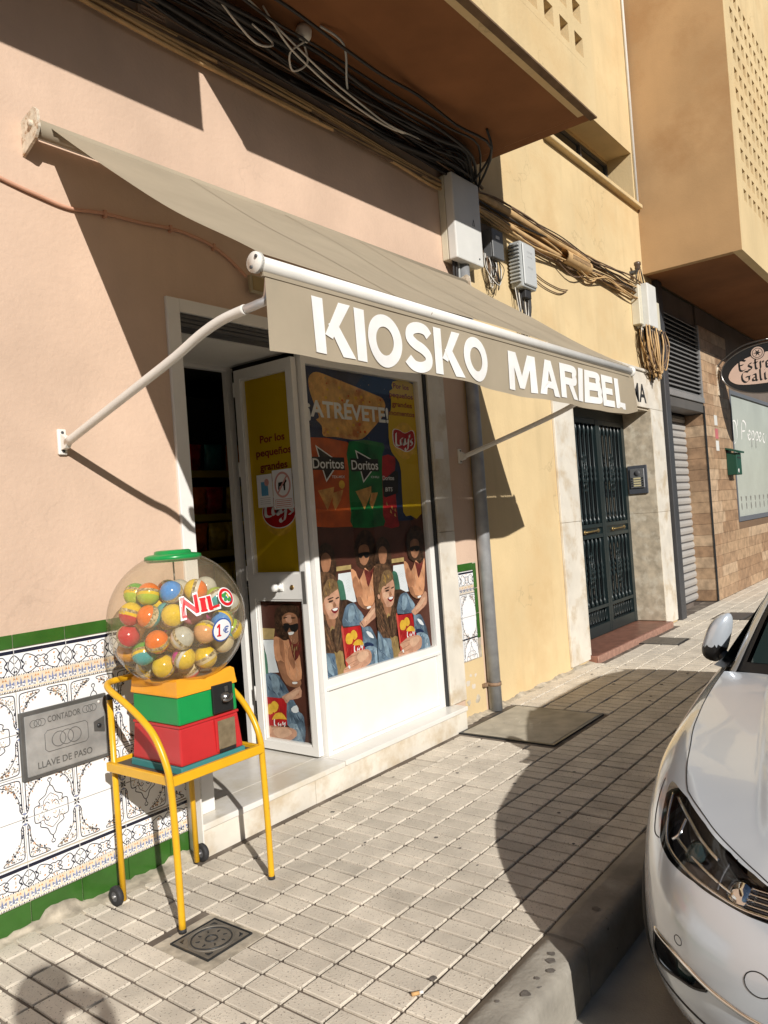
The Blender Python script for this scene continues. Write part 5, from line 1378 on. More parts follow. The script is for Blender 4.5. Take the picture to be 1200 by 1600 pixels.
def hatch(x0, x1, y0, y1, label, m=STONE, lift=0.004, frame=True):
    h = thing('pavement_hatch', ((x0 + x1) / 2, (y0 + y1) / 2, 0), label, 'hatch')
    MB().bbox(x0 + 0.02, x1 - 0.02, y0 + 0.02, y1 - 0.02, -0.05, lift, 0.004).build('slab', m, h)
    f = MB()
    f.box(x0, x1, y0, y0 + 0.018, -0.05, lift - 0.002); f.box(x0, x1, y1 - 0.018, y1, -0.05, lift - 0.002); f.box(x0, x0 + 0.018, y0 + 0.018, y1 - 0.018, -0.05, lift - 0.002); f.box(x1 - 0.018, x1, y0 + 0.018, y1 - 0.018, -0.05, lift - 0.002)
    f.build('frame', BLACK if frame else DARK, h)
    return h
h1 = hatch(4.505, 5.325, 2.270, 2.985, 'large concrete hatch in the pavement at the foot of the drainpipe')
hl = MB()
fnh = lambda u, v: (u, v, 0.0050)
for k in range(3):
    ribbon(hl, [(4.62 + 0.1 * k, 2.92 - 0.06 * k), (4.75 + 0.12 * k, 2.88 - 0.05 * k), (4.70 + 0.12 * k, 2.80)], fnh, 0.008, 0)
ribbon(hl, [(4.86, 2.58), (4.98, 2.60), (4.97, 2.72), (4.85, 2.70)], fnh, 0.010, 0, closed=True)
hl.build('worn_casting', mat('worn_casting', (0.47, 0.43, 0.35), 0.9, var=0.2, vscale=30), h1, fix=False)
hatch(8.115, 8.525, 2.605, 3.025, 'small dark hatch in the pavement in front of the iron gate', IRON, 0.004)
hatch(9.915, 10.505, 2.375, 2.665, 'far narrow grating in the pavement before the shutter', DARK, 0.004)

mc = thing('meter_hatch', (1.79, W, 0.60), 'embossed grey metal water meter hatch set in the patterned tiles', 'meter hatch')
ZM = mat('dull_zinc_plate', (0.36, 0.36, 0.35), 0.5, metal=0.3, var=0.22, vscale=10, bump=0.15, bscale=60)
ZM2 = mat('dull_zinc_raised', (0.13, 0.13, 0.125), 0.5, metal=0.4, var=0.2, vscale=10)
mx0, mx1, mz0, mz1 = 1.510, 1.895, 0.578, 0.853
MB().bbox(mx0, mx1, W - 0.026, W - 0.010, mz0, mz1, 0.003).build('frame', ZM2, mc)
MB().bbox(mx0 + 0.016, mx1 - 0.016, W - 0.0300, W - 0.0262, mz0 + 0.016, mz1 - 0.016, 0.003).build('plate', ZM, mc)
fz = lambda u, v: (mx0 + u, W - 0.0308, mz0 + v)
MB_l = MB()
text(MB_l, 'CONTADOR', fz, 0.112, 0.258, 0.214, 0.026, 0, bold=0.012)
text(MB_l, 'LLAVE DE PASO', fz, 0.060, 0.300, 0.038, 0.028, 0, bold=0.012)
MB_l.build('lettering', ZM2, mc, fix=False)
def ring3(cx, cz, r, w, y=W - 0.0305):
    mb = MB()
    for k in (-1, 0, 1):
        mb.tube([(mx0 + cx + k * r * 1.15 + r * math.cos(a), y, mz0 + cz + r * math.sin(a)) for a in np.linspace(0, 2 * math.pi, 29)[:-1]], w, 6, closed=True)
    return mb
ring3(0.190, 0.137, 0.030, 0.0014).build('emblem', ZM2, mc)
ring3(0.070, 0.222, 0.015, 0.0011).build('emblem', ZM2, mc)
ring3(0.300, 0.228, 0.015, 0.0011).build('emblem', ZM2, mc)
pl = [(0.108, 0.095), (0.275, 0.095), (0.287, 0.107), (0.287, 0.170), (0.275, 0.182), (0.108, 0.182), (0.096, 0.170), (0.096, 0.107)]
MB().tube([(mx0 + a, W - 0.0303, mz0 + b) for a, b in pl], 0.0013, 6, closed=True).build('panel_line', ZM2, mc)
MB().prism([(mx0 + 0.315, mz0 + 0.125), (mx0 + 0.365, mz0 + 0.112), (mx0 + 0.365, mz0 + 0.180), (mx0 + 0.315, mz0 + 0.165)], 'y', W - 0.0325, W - 0.030).build('lock_plate', ZM2, mc)
MB().lathe([(0.001, -0.006), (0.008, -0.006), (0.010, 0.0)], (mx0 + 0.338, W - 0.0325, mz0 + 0.145), 'y', 14).build('lock', BLACK, mc)
MB().lathe([(0.001, -0.002), (0.006, -0.002), (0.006, 0.0)], (mx0 + 0.345, W - 0.030, mz0 + 0.245), 'y', 10).build('rivet', WHITEP, mc)
CAPS = [
 (1.783,2.685,1.220,'yellow','red'),
 (1.802,2.594,1.208,'orange','teal'),
 (1.781,2.711,1.130,'red','rose'),
 (1.818,2.574,1.108,'orange','red'),
 (1.808,2.654,1.060,'green','teal'),
 (1.880,2.547,1.293,'blue','pink'),
 (1.908,2.536,1.031,'magenta','yellow'),
 (2.000,2.517,1.019,'yellow','gold'),
 (1.870,2.616,1.000,'yellow','green'),
 (1.969,2.469,1.127,'cream','peach'),
 (1.859,2.519,1.205,'yellow','clear'),
 (1.963,2.503,1.292,'yellow','orange'),
 (1.834,2.721,1.291,'green','lime'),
 (1.978,2.598,0.977,'cream','pink'),
 (1.885,2.749,0.983,'clear','white'),
 (1.828,2.787,1.062,'yellow','amber'),
 (2.059,2.469,1.158,'green','blue'),
 (2.076,2.497,1.070,'teal','cream'),
 (1.831,2.627,1.292,'orange','lime'),
 (1.957,2.600,1.292,'clear','red'),
 (2.044,2.481,1.250,'lime','teal'),
 (1.883,2.505,1.115,'clear','cream'),
 (1.975,2.678,1.103,'green','magenta'),
 (2.052,2.733,1.237,'green','red'),
 (1.968,2.690,0.994,'yellow','pink'),
 (2.077,2.662,1.159,'cream','red'),
 (2.060,2.905,1.221,'yellow','cream'),
 (1.914,2.803,1.196,'teal','orange'),
 (1.964,2.785,1.020,'pink','clear'),
 (1.898,2.602,1.186,'teal','yellow'),
 (1.996,2.917,1.144,'cream','amber'),
 (2.058,2.862,1.097,'teal','amber'),
 (2.136,2.734,1.172,'red','amber'),
 (2.062,2.683,0.998,'amber','blue'),
 (1.910,2.762,1.111,'amber','teal'),
 (2.193,2.814,1.133,'pink','amber'),
 (2.085,2.651,1.269,'red','blue'),
 (2.007,2.591,1.117,'blue','clear'),
 (2.161,2.604,1.047,'clear','blue'),
 (2.129,2.506,1.218,'clear','pink'),
 (2.048,2.818,1.186,'teal','magenta'),
 (2.070,2.829,1.281,'green','orange'),
 (1.987,2.872,1.271,'teal','pink'),
 (1.895,2.688,1.055,'lime','clear'),
 (2.167,2.584,1.183,'magenta','red'),
 (1.917,2.605,1.094,'cream','magenta'),
 (2.061,2.563,1.292,'clear','amber'),
 (1.911,2.855,1.055,'red','clear'),
 (2.037,2.742,1.132,'magenta','orange'),
 (2.202,2.648,1.124,'cream','blue'),
 (2.078,2.805,1.025,'magenta','green'),
 (2.137,2.817,1.215,'red','orange'),
 (2.166,2.783,1.048,'cream','clear'),
 (1.952,2.526,1.200,'lime','pink'),
 (2.187,2.693,1.030,'amber','yellow'),
 (2.229,2.730,1.161,'yellow','blue'),
 (1.976,2.826,1.126,'red','magenta'),
 (2.071,2.577,1.199,'yellow','magenta'),
 (2.108,2.704,1.081,'blue','red'),
 (2.156,2.531,1.106,'lime','yellow'),
]
# ------------------------------------------------------------------ yellow stand on wheels
YELM = mat('yellow_enamel', (0.72, 0.40, 0.015), 0.32, var=0.06, vscale=10, spec=0.5, speck=(90, 0.72, (0.30, 0.17, 0.04)))
RUB = mat('black_rubber', (0.025, 0.025, 0.027), 0.7, var=0.1)
WHL = mat('grey_wheel', (0.12, 0.12, 0.125), 0.6, var=0.15, vscale=20)
sd = thing('machine_stand', (2.03, 2.73, 0.0), 'yellow tubular stand with two black wheels carrying the capsule machine', 'stand')
loop = smooth_path([(1.803, 2.522, 0.0), (1.792, 2.508, 0.30), (1.780, 2.500, 0.56), (1.774, 2.515, 0.66), (1.768, 2.565, 0.755), (1.765, 2.640, 0.815), (1.764, 2.74, 0.868), (1.770, 2.84, 0.905), (1.795, 2.905, 0.922), (1.845, 2.932, 0.926), (1.95, 2.936, 0.926), (2.10, 2.936, 0.926), (2.195, 2.930, 0.922), (2.238, 2.895, 0.912), (2.248, 2.82, 0.890), (2.250, 2.72, 0.850), (2.252, 2.63, 0.795), (2.253, 2.555, 0.715), (2.256, 2.515, 0.62), (2.262, 2.515, 0.50), (2.275, 2.525, 0.25), (2.288, 2.540, 0.0)], 5)
MB().tube(loop, 0.0135, 14).build('hoop_frame', YELM, sd)
for (x, y, zt) in ((1.826, 2.944, 0.86), (2.222, 2.962, 0.86)):
    MB().tube([(x, y, 0.012), (x, y, zt)], 0.0125, 14).build('rear_post', YELM, sd)
    MB().lathe([(0.001, 0.014), (0.010, 0.012), (0.0145, 0.004), (0.0145, -0.008)], (x, y, zt), 'z', 12).build('post_cap', RUB, sd)
bars = MB()
bars.bbox(1.782, 2.258, 2.494, 2.514, 0.563, 0.600, 0.003)
bars.bbox(1.815, 2.232, 2.936, 2.952, 0.563, 0.600, 0.003)
bars.bbox(1.783, 1.803, 2.515, 2.935, 0.563, 0.600, 0.003)
bars.bbox(2.232, 2.250, 2.515, 2.935, 0.563, 0.600, 0.003)
bars.build('shelf_bars', YELM, sd)
tag(bpy.data.objects['shelf_bars'], kind='stuff')
MB().box(1.804, 2.231, 2.515, 2.935, 0.578, 0.5845).build('tray', mat('dark_board', (0.09, 0.075, 0.06), 0.8, var=0.2), sd)
for (x, y) in ((1.803, 2.522), (2.288, 2.540)):
    MB().lathe([(0.001, 0.0), (0.0150, 0.0), (0.0150, 0.016), (0.001, 0.016)], (x, y, 0.0), 'z', 14).build('foot', RUB, sd)
for (x, s) in ((1.826, -1), (2.222, 1)):
    y = 2.944 if s < 0 else 2.962
    xc = x + s * 0.032
    wm = MB().lathe([(0.020, -0.011), (0.036, -0.012), (0.040, -0.008), (0.041, 0.0), (0.040, 0.008), (0.036, 0.012), (0.020, 0.011)], (xc, y, 0.0425), 'x', 28).build('wheel', RUB, sd)
    MB().lathe([(0.001, -0.008), (0.030, -0.007), (0.032, -0.009), (0.034, -0.009), (0.034, 0.009), (0.030, 0.007), (0.001, 0.008)], (xc, y, 0.0425), 'x', 24).build('rim', WHL, wm)
    for k in range(4):
        a = k * math.pi / 2 + 0.4
        MB().box(-0.010, 0.010, -0.003, 0.003, 0.010, 0.030).build('spoke', WHL, wm)
        o = wm.children[-1]; o.matrix_world = Matrix.Translation((xc, y, 0.0425)) @ Matrix.Rotation(a, 4, 'X')
        o.matrix_parent_inverse = Matrix.Identity(4); o.matrix_basis = Matrix.Translation((xc, y, 0.0425)) @ Matrix.Rotation(a, 4, 'X')
    MB().tube([(x, y, 0.0425), (xc + s * 0.018, y, 0.0425)], 0.006, 8).build('axle', mat('axle_steel', (0.4, 0.4, 0.4), 0.4, metal=0.7, var=0.1), sd)

# ------------------------------------------------------------------ capsule vending machine
def plastic(n, c, r=0.28):
    return mat('plastic_' + n, c, r, var=0.05, vscale=12, spec=0.5)
PG = plastic('green', (0.01, 0.27, 0.065)); PR = plastic('red', (0.50, 0.028, 0.03)); PY_ = plastic('yellow', (0.83, 0.36, 0.025)); PT_ = plastic('teal', (0.05, 0.22, 0.22))
vm = thing('capsule_machine', (2.01, 2.69, 0.585), 'red, green and yellow toy capsule machine with a big clear globe', 'vending machine')
bx0, bx1, by0, by1 = 1.862, 2.168, 2.535, 2.845
def frustum(z0, z1, e0, e1, name, m, b=0.006, nose=0.0):
    """a moulded body section; e0, e1 widen its foot and top"""
    bm = bmesh.new()
    def ring(e, z):
        return [bm.verts.new(p) for p in [(bx0 - e, by0 - e, z), ((bx0 + bx1) / 2, by0 - e - nose, z), (bx1 + e, by0 - e, z), (bx1 + e, by1 + e, z), (bx0 - e, by1 + e, z)]]
    a, c = ring(e0, z0), ring(e1, z1)
    n = len(a)
    for i in range(n):
        bm.faces.new([a[i], a[(i + 1) % n], c[(i + 1) % n], c[i]])
    bm.faces.new(a[::-1]); bm.faces.new(c)
    bmesh.ops.recalc_face_normals(bm, faces=bm.faces)
    bmesh.ops.bevel(bm, geom=[e for e in bm.edges], offset=b, segments=2, affect='EDGES', profile=0.6)
    me = bpy.data.meshes.new(name); bm.to_mesh(me); bm.free()
    me.materials.append(m)
    for p in me.polygons: p.use_smooth = False
    return link(name, me, vm)
frustum(0.585, 0.612, 0.012, 0.010, 'base', PT_, 0.003)
frustum(0.613, 0.757, 0.006, -0.004, 'lower_body', PR, 0.008)
frustum(0.758, 0.768, -0.001, -0.001, 'seam', PR, 0.002)
frustum(0.769, 0.880, -0.004, -0.006, 'middle_body', PG, 0.008)
frustum(0.8805, 0.890, 0.000, 0.000, 'seam', PY_, 0.002)
# the yellow head: its top edge rises to a low gable in front of the globe
hd = MB()
e = 0.002
xm, ym = (bx0 + bx1) / 2, (by0 + by1) / 2
def head_ring(z, k, g):
    x0, x1, y0, y1 = bx0 - k, bx1 + k, by0 - k, by1 + k
    P8 = [(x0, y0), (xm, y0), (x1, y0), (x1, ym), (x1, y1), (xm, y1), (x0, y1), (x0, ym)]
    return [(p[0], p[1], z + (g if i % 2 == 1 else 0)) for i, p in enumerate(P8)]
rings = [head_ring(0.890, -0.001, 0), head_ring(0.905, -0.003, 0), head_ring(0.942, -0.006, -0.012), head_ring(0.950, -0.016, -0.014), head_ring(0.944, -0.05, -0.010), head_ring(0.930, -0.09, 0)]
for a, c in zip(rings, rings[1:]):
    hd.add(a + c, [(i, (i + 1) % 8, 8 + (i + 1) % 8, 8 + i) for i in range(8)])
hd.add(rings[-1], [tuple(range(8))]); hd.add(rings[0], [tuple(range(7, -1, -1))])
hd.build('head', PY_, vm)
MB().bbox(2.030, 2.136, by0 - 0.010, by0 + 0.004, 0.776, 0.892, 0.003).build('coin_plate', mat('coin_plate', (0.03, 0.03, 0.03), 0.35, metal=0.4, var=0.1), vm)
CHR = mat('dull_chrome', (0.28, 0.27, 0.26), 0.28, metal=0.9, var=0.1)
MB().lathe([(0.001, -0.020), (0.013, -0.020), (0.015, -0.014), (0.020, -0.012), (0.022, 0.0)], (2.090, by0 - 0.010, 0.836), 'y', 18).build('coin_dial', CHR, vm)
MB().tube(smooth_path([(2.062, by0 - 0.032, 0.832), (2.078, by0 - 0.040, 0.828), (2.096, by0 - 0.038, 0.834), (2.112, by0 - 0.030, 0.846)], 5), 0.0065, 8).build('turn_handle', CHR, vm)
MB().bbox(2.090, 2.106, by0 - 0.014, by0 - 0.011, 0.858, 0.880, 0.001).build('coin_slot', CHR, vm)
MB().bbox(2.032, 2.138, by0 - 0.012, by0 + 0.012, 0.622, 0.757, 0.003).build('chute_frame', PR, vm)
MB().bbox(2.040, 2.130, by0 - 0.016, by0 - 0.0125, 0.632, 0.748, 0.002).build('chute_flap', mat('smoked_flap', (0.20, 0.155, 0.095), 0.12, var=0.25, vscale=25), vm)
MB().box(2.042, 2.128, by0 - 0.015, by0 - 0.013, 0.620, 0.631).build('chute_lip', BLACK, vm)
GC = Vector((2.005, 2.69, 1.168)); GR = 0.281
prof = []
for i in range(41):
    t = -1.02 + (1.02 + 1.13) * i / 40
    prof.append((GR * math.cos(t), GR * math.sin(t)))
GLOBE = thin_glass('globe_plastic', (0.965, 0.945, 0.895), 0.03, haze=0.13, haze_col=(0.60, 0.50, 0.33), ior=1.45)
gl = MB().lathe(prof, GC, 'z', 72).build('globe', GLOBE, vm)
MB().lathe([(0.150, 0.0), (0.150, -0.012), (0.001, -0.012)], (GC.x, GC.y, GC.z + GR * math.sin(-1.02) + 0.010), 'z', 36).build('globe_floor', PY_, vm)
zt = GC.z + GR * math.sin(1.13)
MB().lathe([(0.001, 0.034), (0.066, 0.034), (0.074, 0.030), (0.076, 0.020), (0.096, 0.018), (0.113, 0.013), (0.116, 0.008), (0.116, -0.006), (0.108, -0.006), (0.108, -0.012)], (GC.x, GC.y, zt), 'z', 48).build('lid', PG, vm)
for (x, y) in ((0.0, 0.0),):
    MB().tube([(GC.x, GC.y, zt - 0.01), (GC.x, GC.y, zt - 0.16)], 0.0035, 8).build('centre_rod', CHR, vm)
# printed lettering and price disc stuck on the globe
def onglobe(az, el, r):
    a, b = math.radians(az), math.radians(el)
    return (GC.x + r * math.cos(b) * math.cos(a), GC.y + r * math.cos(b) * math.sin(a), GC.z + r * math.sin(b))
SK = [mat('sticker_white', (0.80, 0.80, 0.80), 0.35, var=0.0), mat('sticker_red', (0.62, 0.015, 0.02), 0.35, var=0.0), mat('sticker_green', (0.05, 0.28, 0.06), 0.35, var=0.3, vscale=60), mat('sticker_blue', (0.03, 0.09, 0.36), 0.35, var=0.0), mat('sticker_yellow', (0.65, 0.5, 0.03), 0.35, var=0.0)]
stk = MB()
def decal(txt, a0, a1, el, h, slope, r, mi, bold):
    v, f = text2d(txt, bold)
    wd = v[:, 0].max()
    pts = []
    for p in v:
        u = p[0] / wd
        pts.append(onglobe(a0 + (a1 - a0) * u, el + slope * u + h * p[1], r))
    stk.add(pts, f, mi)
for (t, a0, a1, e0, h, sl) in (('N', -123, -109, 6.5, 14.5, 3.2), ('I', -107, -102.5, 9.8, 9.5, 0.8), ('L', -100.5, -90, 10.2, 9.8, 1.6)):
    decal(t, a0 - 1.1, a1 + 1.1, e0 - 1.2, h + 2.4, sl, GR + 0.0012, 0, 0.065)
    decal(t, a0, a1, e0, h, sl, GR + 0.0022, 1, 0.030)
    for (q0, q1, dy) in ((a0 - 0.6, a0 + 3.4, h), (a0 + 0.6, a0 + 3.8, 0.0)) if t != 'I' else ((a0 - 0.6, a1 + 0.6, h), (a0 - 0.6, a1 + 0.6, 0.0)):
        b = e0 + dy
        stk.add([onglobe(q0, b - 0.9, GR + 0.0021), onglobe(q1, b - 0.9 + sl * .2, GR + 0.0021), onglobe(q1, b + 0.9 + sl * .2, GR + 0.0021), onglobe(q0, b + 0.9, GR + 0.0021)], [(0, 1, 2, 3)], 1)
def disc(az, el, ra, re, r, mi, n=32):
    stk.add([onglobe(az, el, r)] + [onglobe(az + ra * math.cos(2 * math.pi * i / n), el + re * math.sin(2 * math.pi * i / n), r) for i in range(n)], [(0, i + 1, (i + 1) % n + 1) for i in range(n)], mi)
disc(-80.0, 18.0, 9.6, 8.4, GR + 0.0012, 0); disc(-80.0, 18.0, 8.6, 7.4, GR + 0.0018, 1); disc(-80.0, 18.0, 5.6, 4.9, GR + 0.0024, 0)
rk = random.Random(9)
for k in range(16):
    disc(-80 + rk.uniform(-4.2, 4.2), 18 + rk.uniform(-3.6, 3.6), rk.uniform(0.8, 2.2), rk.uniform(0.7, 1.8), GR + 0.0027 + k * 0.00008, rk.choice((2, 2, 2, 4, 3)), 9)
disc(-89.3, -7.8, 10.0, 9.6, GR + 0.0012, 3); disc(-89.3, -7.8, 8.9, 8.5, GR + 0.0018, 0)
one = [(0.30, 0), (0.70, 0), (0.70, 1), (0.42, 1), (0.12, 0.84), (0.12, 0.68), (0.40, 0.76), (0.40, 0.12), (0.18, 0.12), (0.18, 0), (0.92, 0), (0.92, 0.12), (0.70, 0.12)][2:9] + [(0.18, 0.12), (0.18, 0), (0.92, 0), (0.92, 0.12), (0.70, 0.12)]
stk.flat(one[:7] + one[8:] , lambda u, v: onglobe(-95.8 + 5.6 * u, -12.6 + 10 * v, GR + 0.0024), 1)
decal('€', -89.0, -82.8, -10.6, 5.4, 0, GR + 0.0024, 3, 0.015)
tag(stk.build('globe_sticker', SK, vm, fix=False), 'red printed lettering and round price disc on the globe', kind=None)
CC = dict(yellow=(0.75, 0.52, 0.02), red=(0.55, 0.02, 0.03), orange=(0.78, 0.17, 0.01), blue=(0.07, 0.27, 0.68), teal=(0.06, 0.36, 0.38), magenta=(0.58, 0.03, 0.30), green=(0.10, 0.38, 0.05), clear=(0.50, 0.49, 0.42), cream=(0.66, 0.55, 0.34), lime=(0.38, 0.52, 0.05), pink=(0.68, 0.20, 0.28), amber=(0.70, 0.32, 0.03), rose=(0.60, 0.10, 0.16), gold=(0.68, 0.45, 0.04), peach=(0.70, 0.36, 0.16), white=(0.62, 0.60, 0.55))
CMs = {k: mat('capsule_' + k, c, 0.16, var=0.10, vscale=60, spec=0.6) for k, c in CC.items()}
CPR = mat('capsule_print', (0.30, 0.22, 0.10), 0.3, var=0.8, vscale=120, col2=(0.70, 0.62, 0.45))
rcap = random.Random(21)
for (x, y, z, c1, c2) in CAPS:
    mb = MB(); r = 0.0465
    n = 12
    for i in range(n):
        t0, t1 = -math.pi / 2 + math.pi * i / n, -math.pi / 2 + math.pi * (i + 1) / n
        mi = 1 if i < 5 else (2 if i in (5,) else (0 if i != 6 else 3))
        mb.lathe([(max(1e-4, r * math.cos(t0) * (1.02 if i in (6,) else 1)), r * math.sin(t0)), (max(1e-4, r * math.cos(t1)), r * math.sin(t1))], (0, 0, 0), 'z', 18, mi)
    # a printed slip shows through one side
    for k in range(5):
        a = -0.5 + k * 0.22
        for q in range(4):
            a2, el = a + 0.10 * rcap.random(), -0.30 + 0.17 * q
            F_ = lambda aa, ee: (1.004 * r * math.cos(ee) * math.cos(aa), 1.004 * r * math.cos(ee) * math.sin(aa), 1.004 * r * math.sin(ee))
            if rcap.random() < 0.65:
                mb.add([F_(a2, el), F_(a2 + 0.15, el), F_(a2 + 0.15, el + 0.09), F_(a2, el + 0.09)], [(0, 1, 2, 3)], rcap.choice((2, 3)))
    bm = bmesh.new(); me = mb.mesh('toy_capsule', [CMs[c1], CMs[c2], CMs[rcap.choice(('cream', 'yellow', 'white'))], CPR])
    bm.from_mesh(me); bmesh.ops.remove_doubles(bm, verts=bm.verts, dist=1e-5); bm.to_mesh(me); bm.free()
    o = link('toy_capsule', me, None, (x, y, z))
    o.rotation_euler = (rcap.uniform(-1.2, 1.2), rcap.uniform(-1.2, 1.2), rcap.uniform(0, 6.28))
    tag(o, 'toy capsule with %s top half and %s lower half inside the clear globe' % (c1, c2), 'toy capsule', 'capsules inside the clear globe')
# ------------------------------------------------------------------ boxes, conduits and cables on the wall
BOXW = mat('grey_white_plastic', (0.66, 0.66, 0.63), 0.5, var=0.05, vscale=5)
BOXC = mat('aged_cream_plastic', (0.62, 0.58, 0.46), 0.55, var=0.06, vscale=5)
BOXG = mat('grey_plastic', (0.40, 0.42, 0.42), 0.5, var=0.08, vscale=8)
CABT = mat('tan_painted_cable', (0.55, 0.36, 0.17), 0.75, var=0.2, vscale=8)
CABK = mat('black_cable', (0.018, 0.016, 0.015), 0.5, var=0.2)
CABW = mat('white_cable', (0.62, 0.60, 0.55), 0.5, var=0.1)
CABB = mat('brown_cable', (0.16, 0.10, 0.06), 0.7, var=0.3, vscale=10)
rc = random.Random(17)
ub = thing('utility_box', (5.20, W, 3.40), 'tall white utility box on the wall above the awning', 'utility box')
ux0, ux1, uz0, uz1 = 4.945, 5.325, 3.425, 4.062
MB().bbox(ux0, ux1, W - 0.058, W, uz0, uz1, 0.006, seg=2).build('back_half', BOXC, ub)
MB().bbox(ux0 - 0.004, ux1 + 0.004, W - 0.135, W - 0.060, uz0 - 0.004, uz1 + 0.004, 0.010, seg=2).build('cover', BOXW, ub)
tri = MB()
tri.tube([(5.195, W - 0.1365, 3.720), (5.225, W - 0.1365, 3.720), (5.210, W - 0.1365, 3.768)], 0.0018, 5, closed=True)
tri.build('warning_mark', BLACK, ub)
MB().lathe([(0.001, -0.004), (0.007, -0.004), (0.007, 0.0)], (5.265, W - 0.135, 3.475), 'y', 10).build('lock', BLACK, ub)
for k in range(5):
    x = ux0 + 0.05 + 0.04 * k
    MB().tube(smooth_path([(x, W - 0.06, uz0 + 0.02), (x + 0.01, W - 0.05, uz0 - 0.12), (x + 0.03, W - 0.03, uz0 - 0.30), (x + 0.05, W - 0.02, uz0 - 0.55)], 4), rc.uniform(0.008, 0.013), 8).build('feed_cable', rc.choice((CABK, CABK, BOXG)), ub)
b2 = thing('junction_box', (5.62, W, 3.55), 'small grey junction box hanging in the balcony shadow', 'junction box')
BOXD = mat('dark_box_plastic', (0.11, 0.115, 0.12), 0.5, var=0.1)
MB().bbox(5.520, 5.690, W - 0.11, W - 0.03, 3.560, 3.790, 0.006).build('body', BOXD, b2)
MB().bbox(5.516, 5.694, W - 0.125, W - 0.111, 3.556, 3.794, 0.005).build('lid', BOXD, b2)
MB().box(5.46, 5.74, W - 0.03, W - 0.012, 3.54, 3.86).build('back_plate', mat('grime', (0.12, 0.085, 0.055), 0.9, var=0.3), b2)
MB().box(5.57, 5.63, W - 0.1275, W - 0.1255, 3.715, 3.74).build('name_plate', BOXW, b2)
for k in range(12):
    x = rc.uniform(5.50, 5.72); x2 = rc.uniform(5.48, 5.74)
    MB().tube(smooth_path([(x, W - 0.07, 3.57), (x + rc.uniform(-.03, .03), W - rc.uniform(.05, .11), 3.49), ((x + x2) / 2, W - rc.uniform(.03, .12), 3.36 + rc.uniform(-0.05, 0.05)), (x2, W - 0.06, 3.47), (x2, W - 0.05, 3.60)], 5), rc.uniform(0.003, 0.006), 6).build('wire', rc.choice((CABK, CABW, CABB, CABK)), b2)
b3 = thing('telecom_terminal', (6.02, W, 3.40), 'finned grey telecom terminal with looping wires beside the cable bundle', 'telecom terminal')
tx0, tx1, tz0, tz1 = 5.945, 6.230, 3.405, 3.800
MB().bbox(tx0 + 0.03, tx1, W - 0.135, W - 0.02, tz0, tz1, 0.014, seg=2).build('body', BOXG, b3)
MB().bbox(tx0 + 0.045, tx1 - 0.01, W - 0.150, W - 0.136, tz0 + 0.02, tz1 - 0.02, 0.008).build('cover', mat('pale_grey_plastic', (0.50, 0.52, 0.52), 0.5, var=0.05), b3)
for k in range(11):
    z = tz0 + 0.04 + k * 0.031
    MB().bbox(tx0, tx0 + 0.028, W - 0.125, W - 0.03, z, z + 0.014, 0.002).build('fin', BOXG, b3)
tt = MB()
ft_ = lambda u, v: (u, W - 0.1507, v)
for (z, s) in ((3.70, 0.02), (3.665, 0.012), (3.57, 0.018)):
    for k in range(5):
        ribbon(tt, [(6.06 + 0.02 * k, z), (6.07 + 0.02 * k, z + s)], ft_, 0.003, 0, smooth=False)
tt.build('stamped_mark', DARK, b3, fix=False)
MB().bbox(6.06, 6.17, W - 0.11, W - 0.04, 3.33, 3.404, 0.006).build('cable_gland', RUB, b3)
for k in range(9):
    x = 5.97 + 0.028 * k
    q = rc.uniform(0.0, 0.10)
    MB().tube(smooth_path([(x, W - 0.06, 3.41), (x + rc.uniform(-.01, .01), W - 0.07, 3.28), (6.08 + rc.uniform(-.05, .05), W - 0.06 - q * .3, 3.06 - q * 0.5), (6.20 + rc.uniform(-.06, .05), W - 0.05, 3.12 - q * .3), (6.26 + rc.uniform(-.03, .03), W - 0.04, 3.30), (6.27 + rc.uniform(-.03, .02), W - 0.03, 3.75)], 6), rc.uniform(0.004, 0.007), 6).build('wire', rc.choice((CABK, CABK, CABB, CABW)), b3)
b4 = thing('fibre_box', (9.10, W, 3.50), 'white fibre box with a thick beard of wires beside the projecting wing', 'fibre box')
MB().bbox(8.96, 9.06, W - 0.10, W, 3.555, 4.02, 0.008).build('back_half', BOXC, b4)
MB().bbox(9.062, 9.36, W - 0.17, W, 3.535, 4.04, 0.012, seg=2).build('cover', BOXW, b4)
MB().bbox(9.43, 9.60, W - 0.12, W, 3.50, 3.90, 0.008).build('side_box', BOXC, b4)
for k in range(64):
    t = k / 63
    x = 8.99 + 0.66 * t
    y = W - rc.uniform(0.03, 0.17)
    xb = 9.33 + (t - 0.5) * rc.uniform(0.0, 0.36)
    P_ = smooth_path([(x, y, 3.54), (x + rc.uniform(-.03, .03) - (0.5 - t) * 0.08, y - 0.02, 3.34 + rc.uniform(-.05, .05)), (x + (xb - x) * 0.45 + rc.uniform(-.05, .05), y - 0.01, 3.12 + rc.uniform(-.06, .06)), (xb, y, 2.93 + abs(t - 0.5) * 0.3 + rc.uniform(-.03, .05)), (xb + rc.uniform(-.05, .05), y + 0.01, 3.05)], 4)
    MB().tube(P_, rc.uniform(0.006, 0.011), 5).build('wire', rc.choice((CABT, CABT, CABB, CABK, CABT)), b4)
    if k % 3 == 0:
        MB().tube([(x, y - 0.005, 3.52), (x, y - 0.005, 3.40)], 0.013, 6).build('plug', rc.choice((CABK, CABW, CABK)), b4)
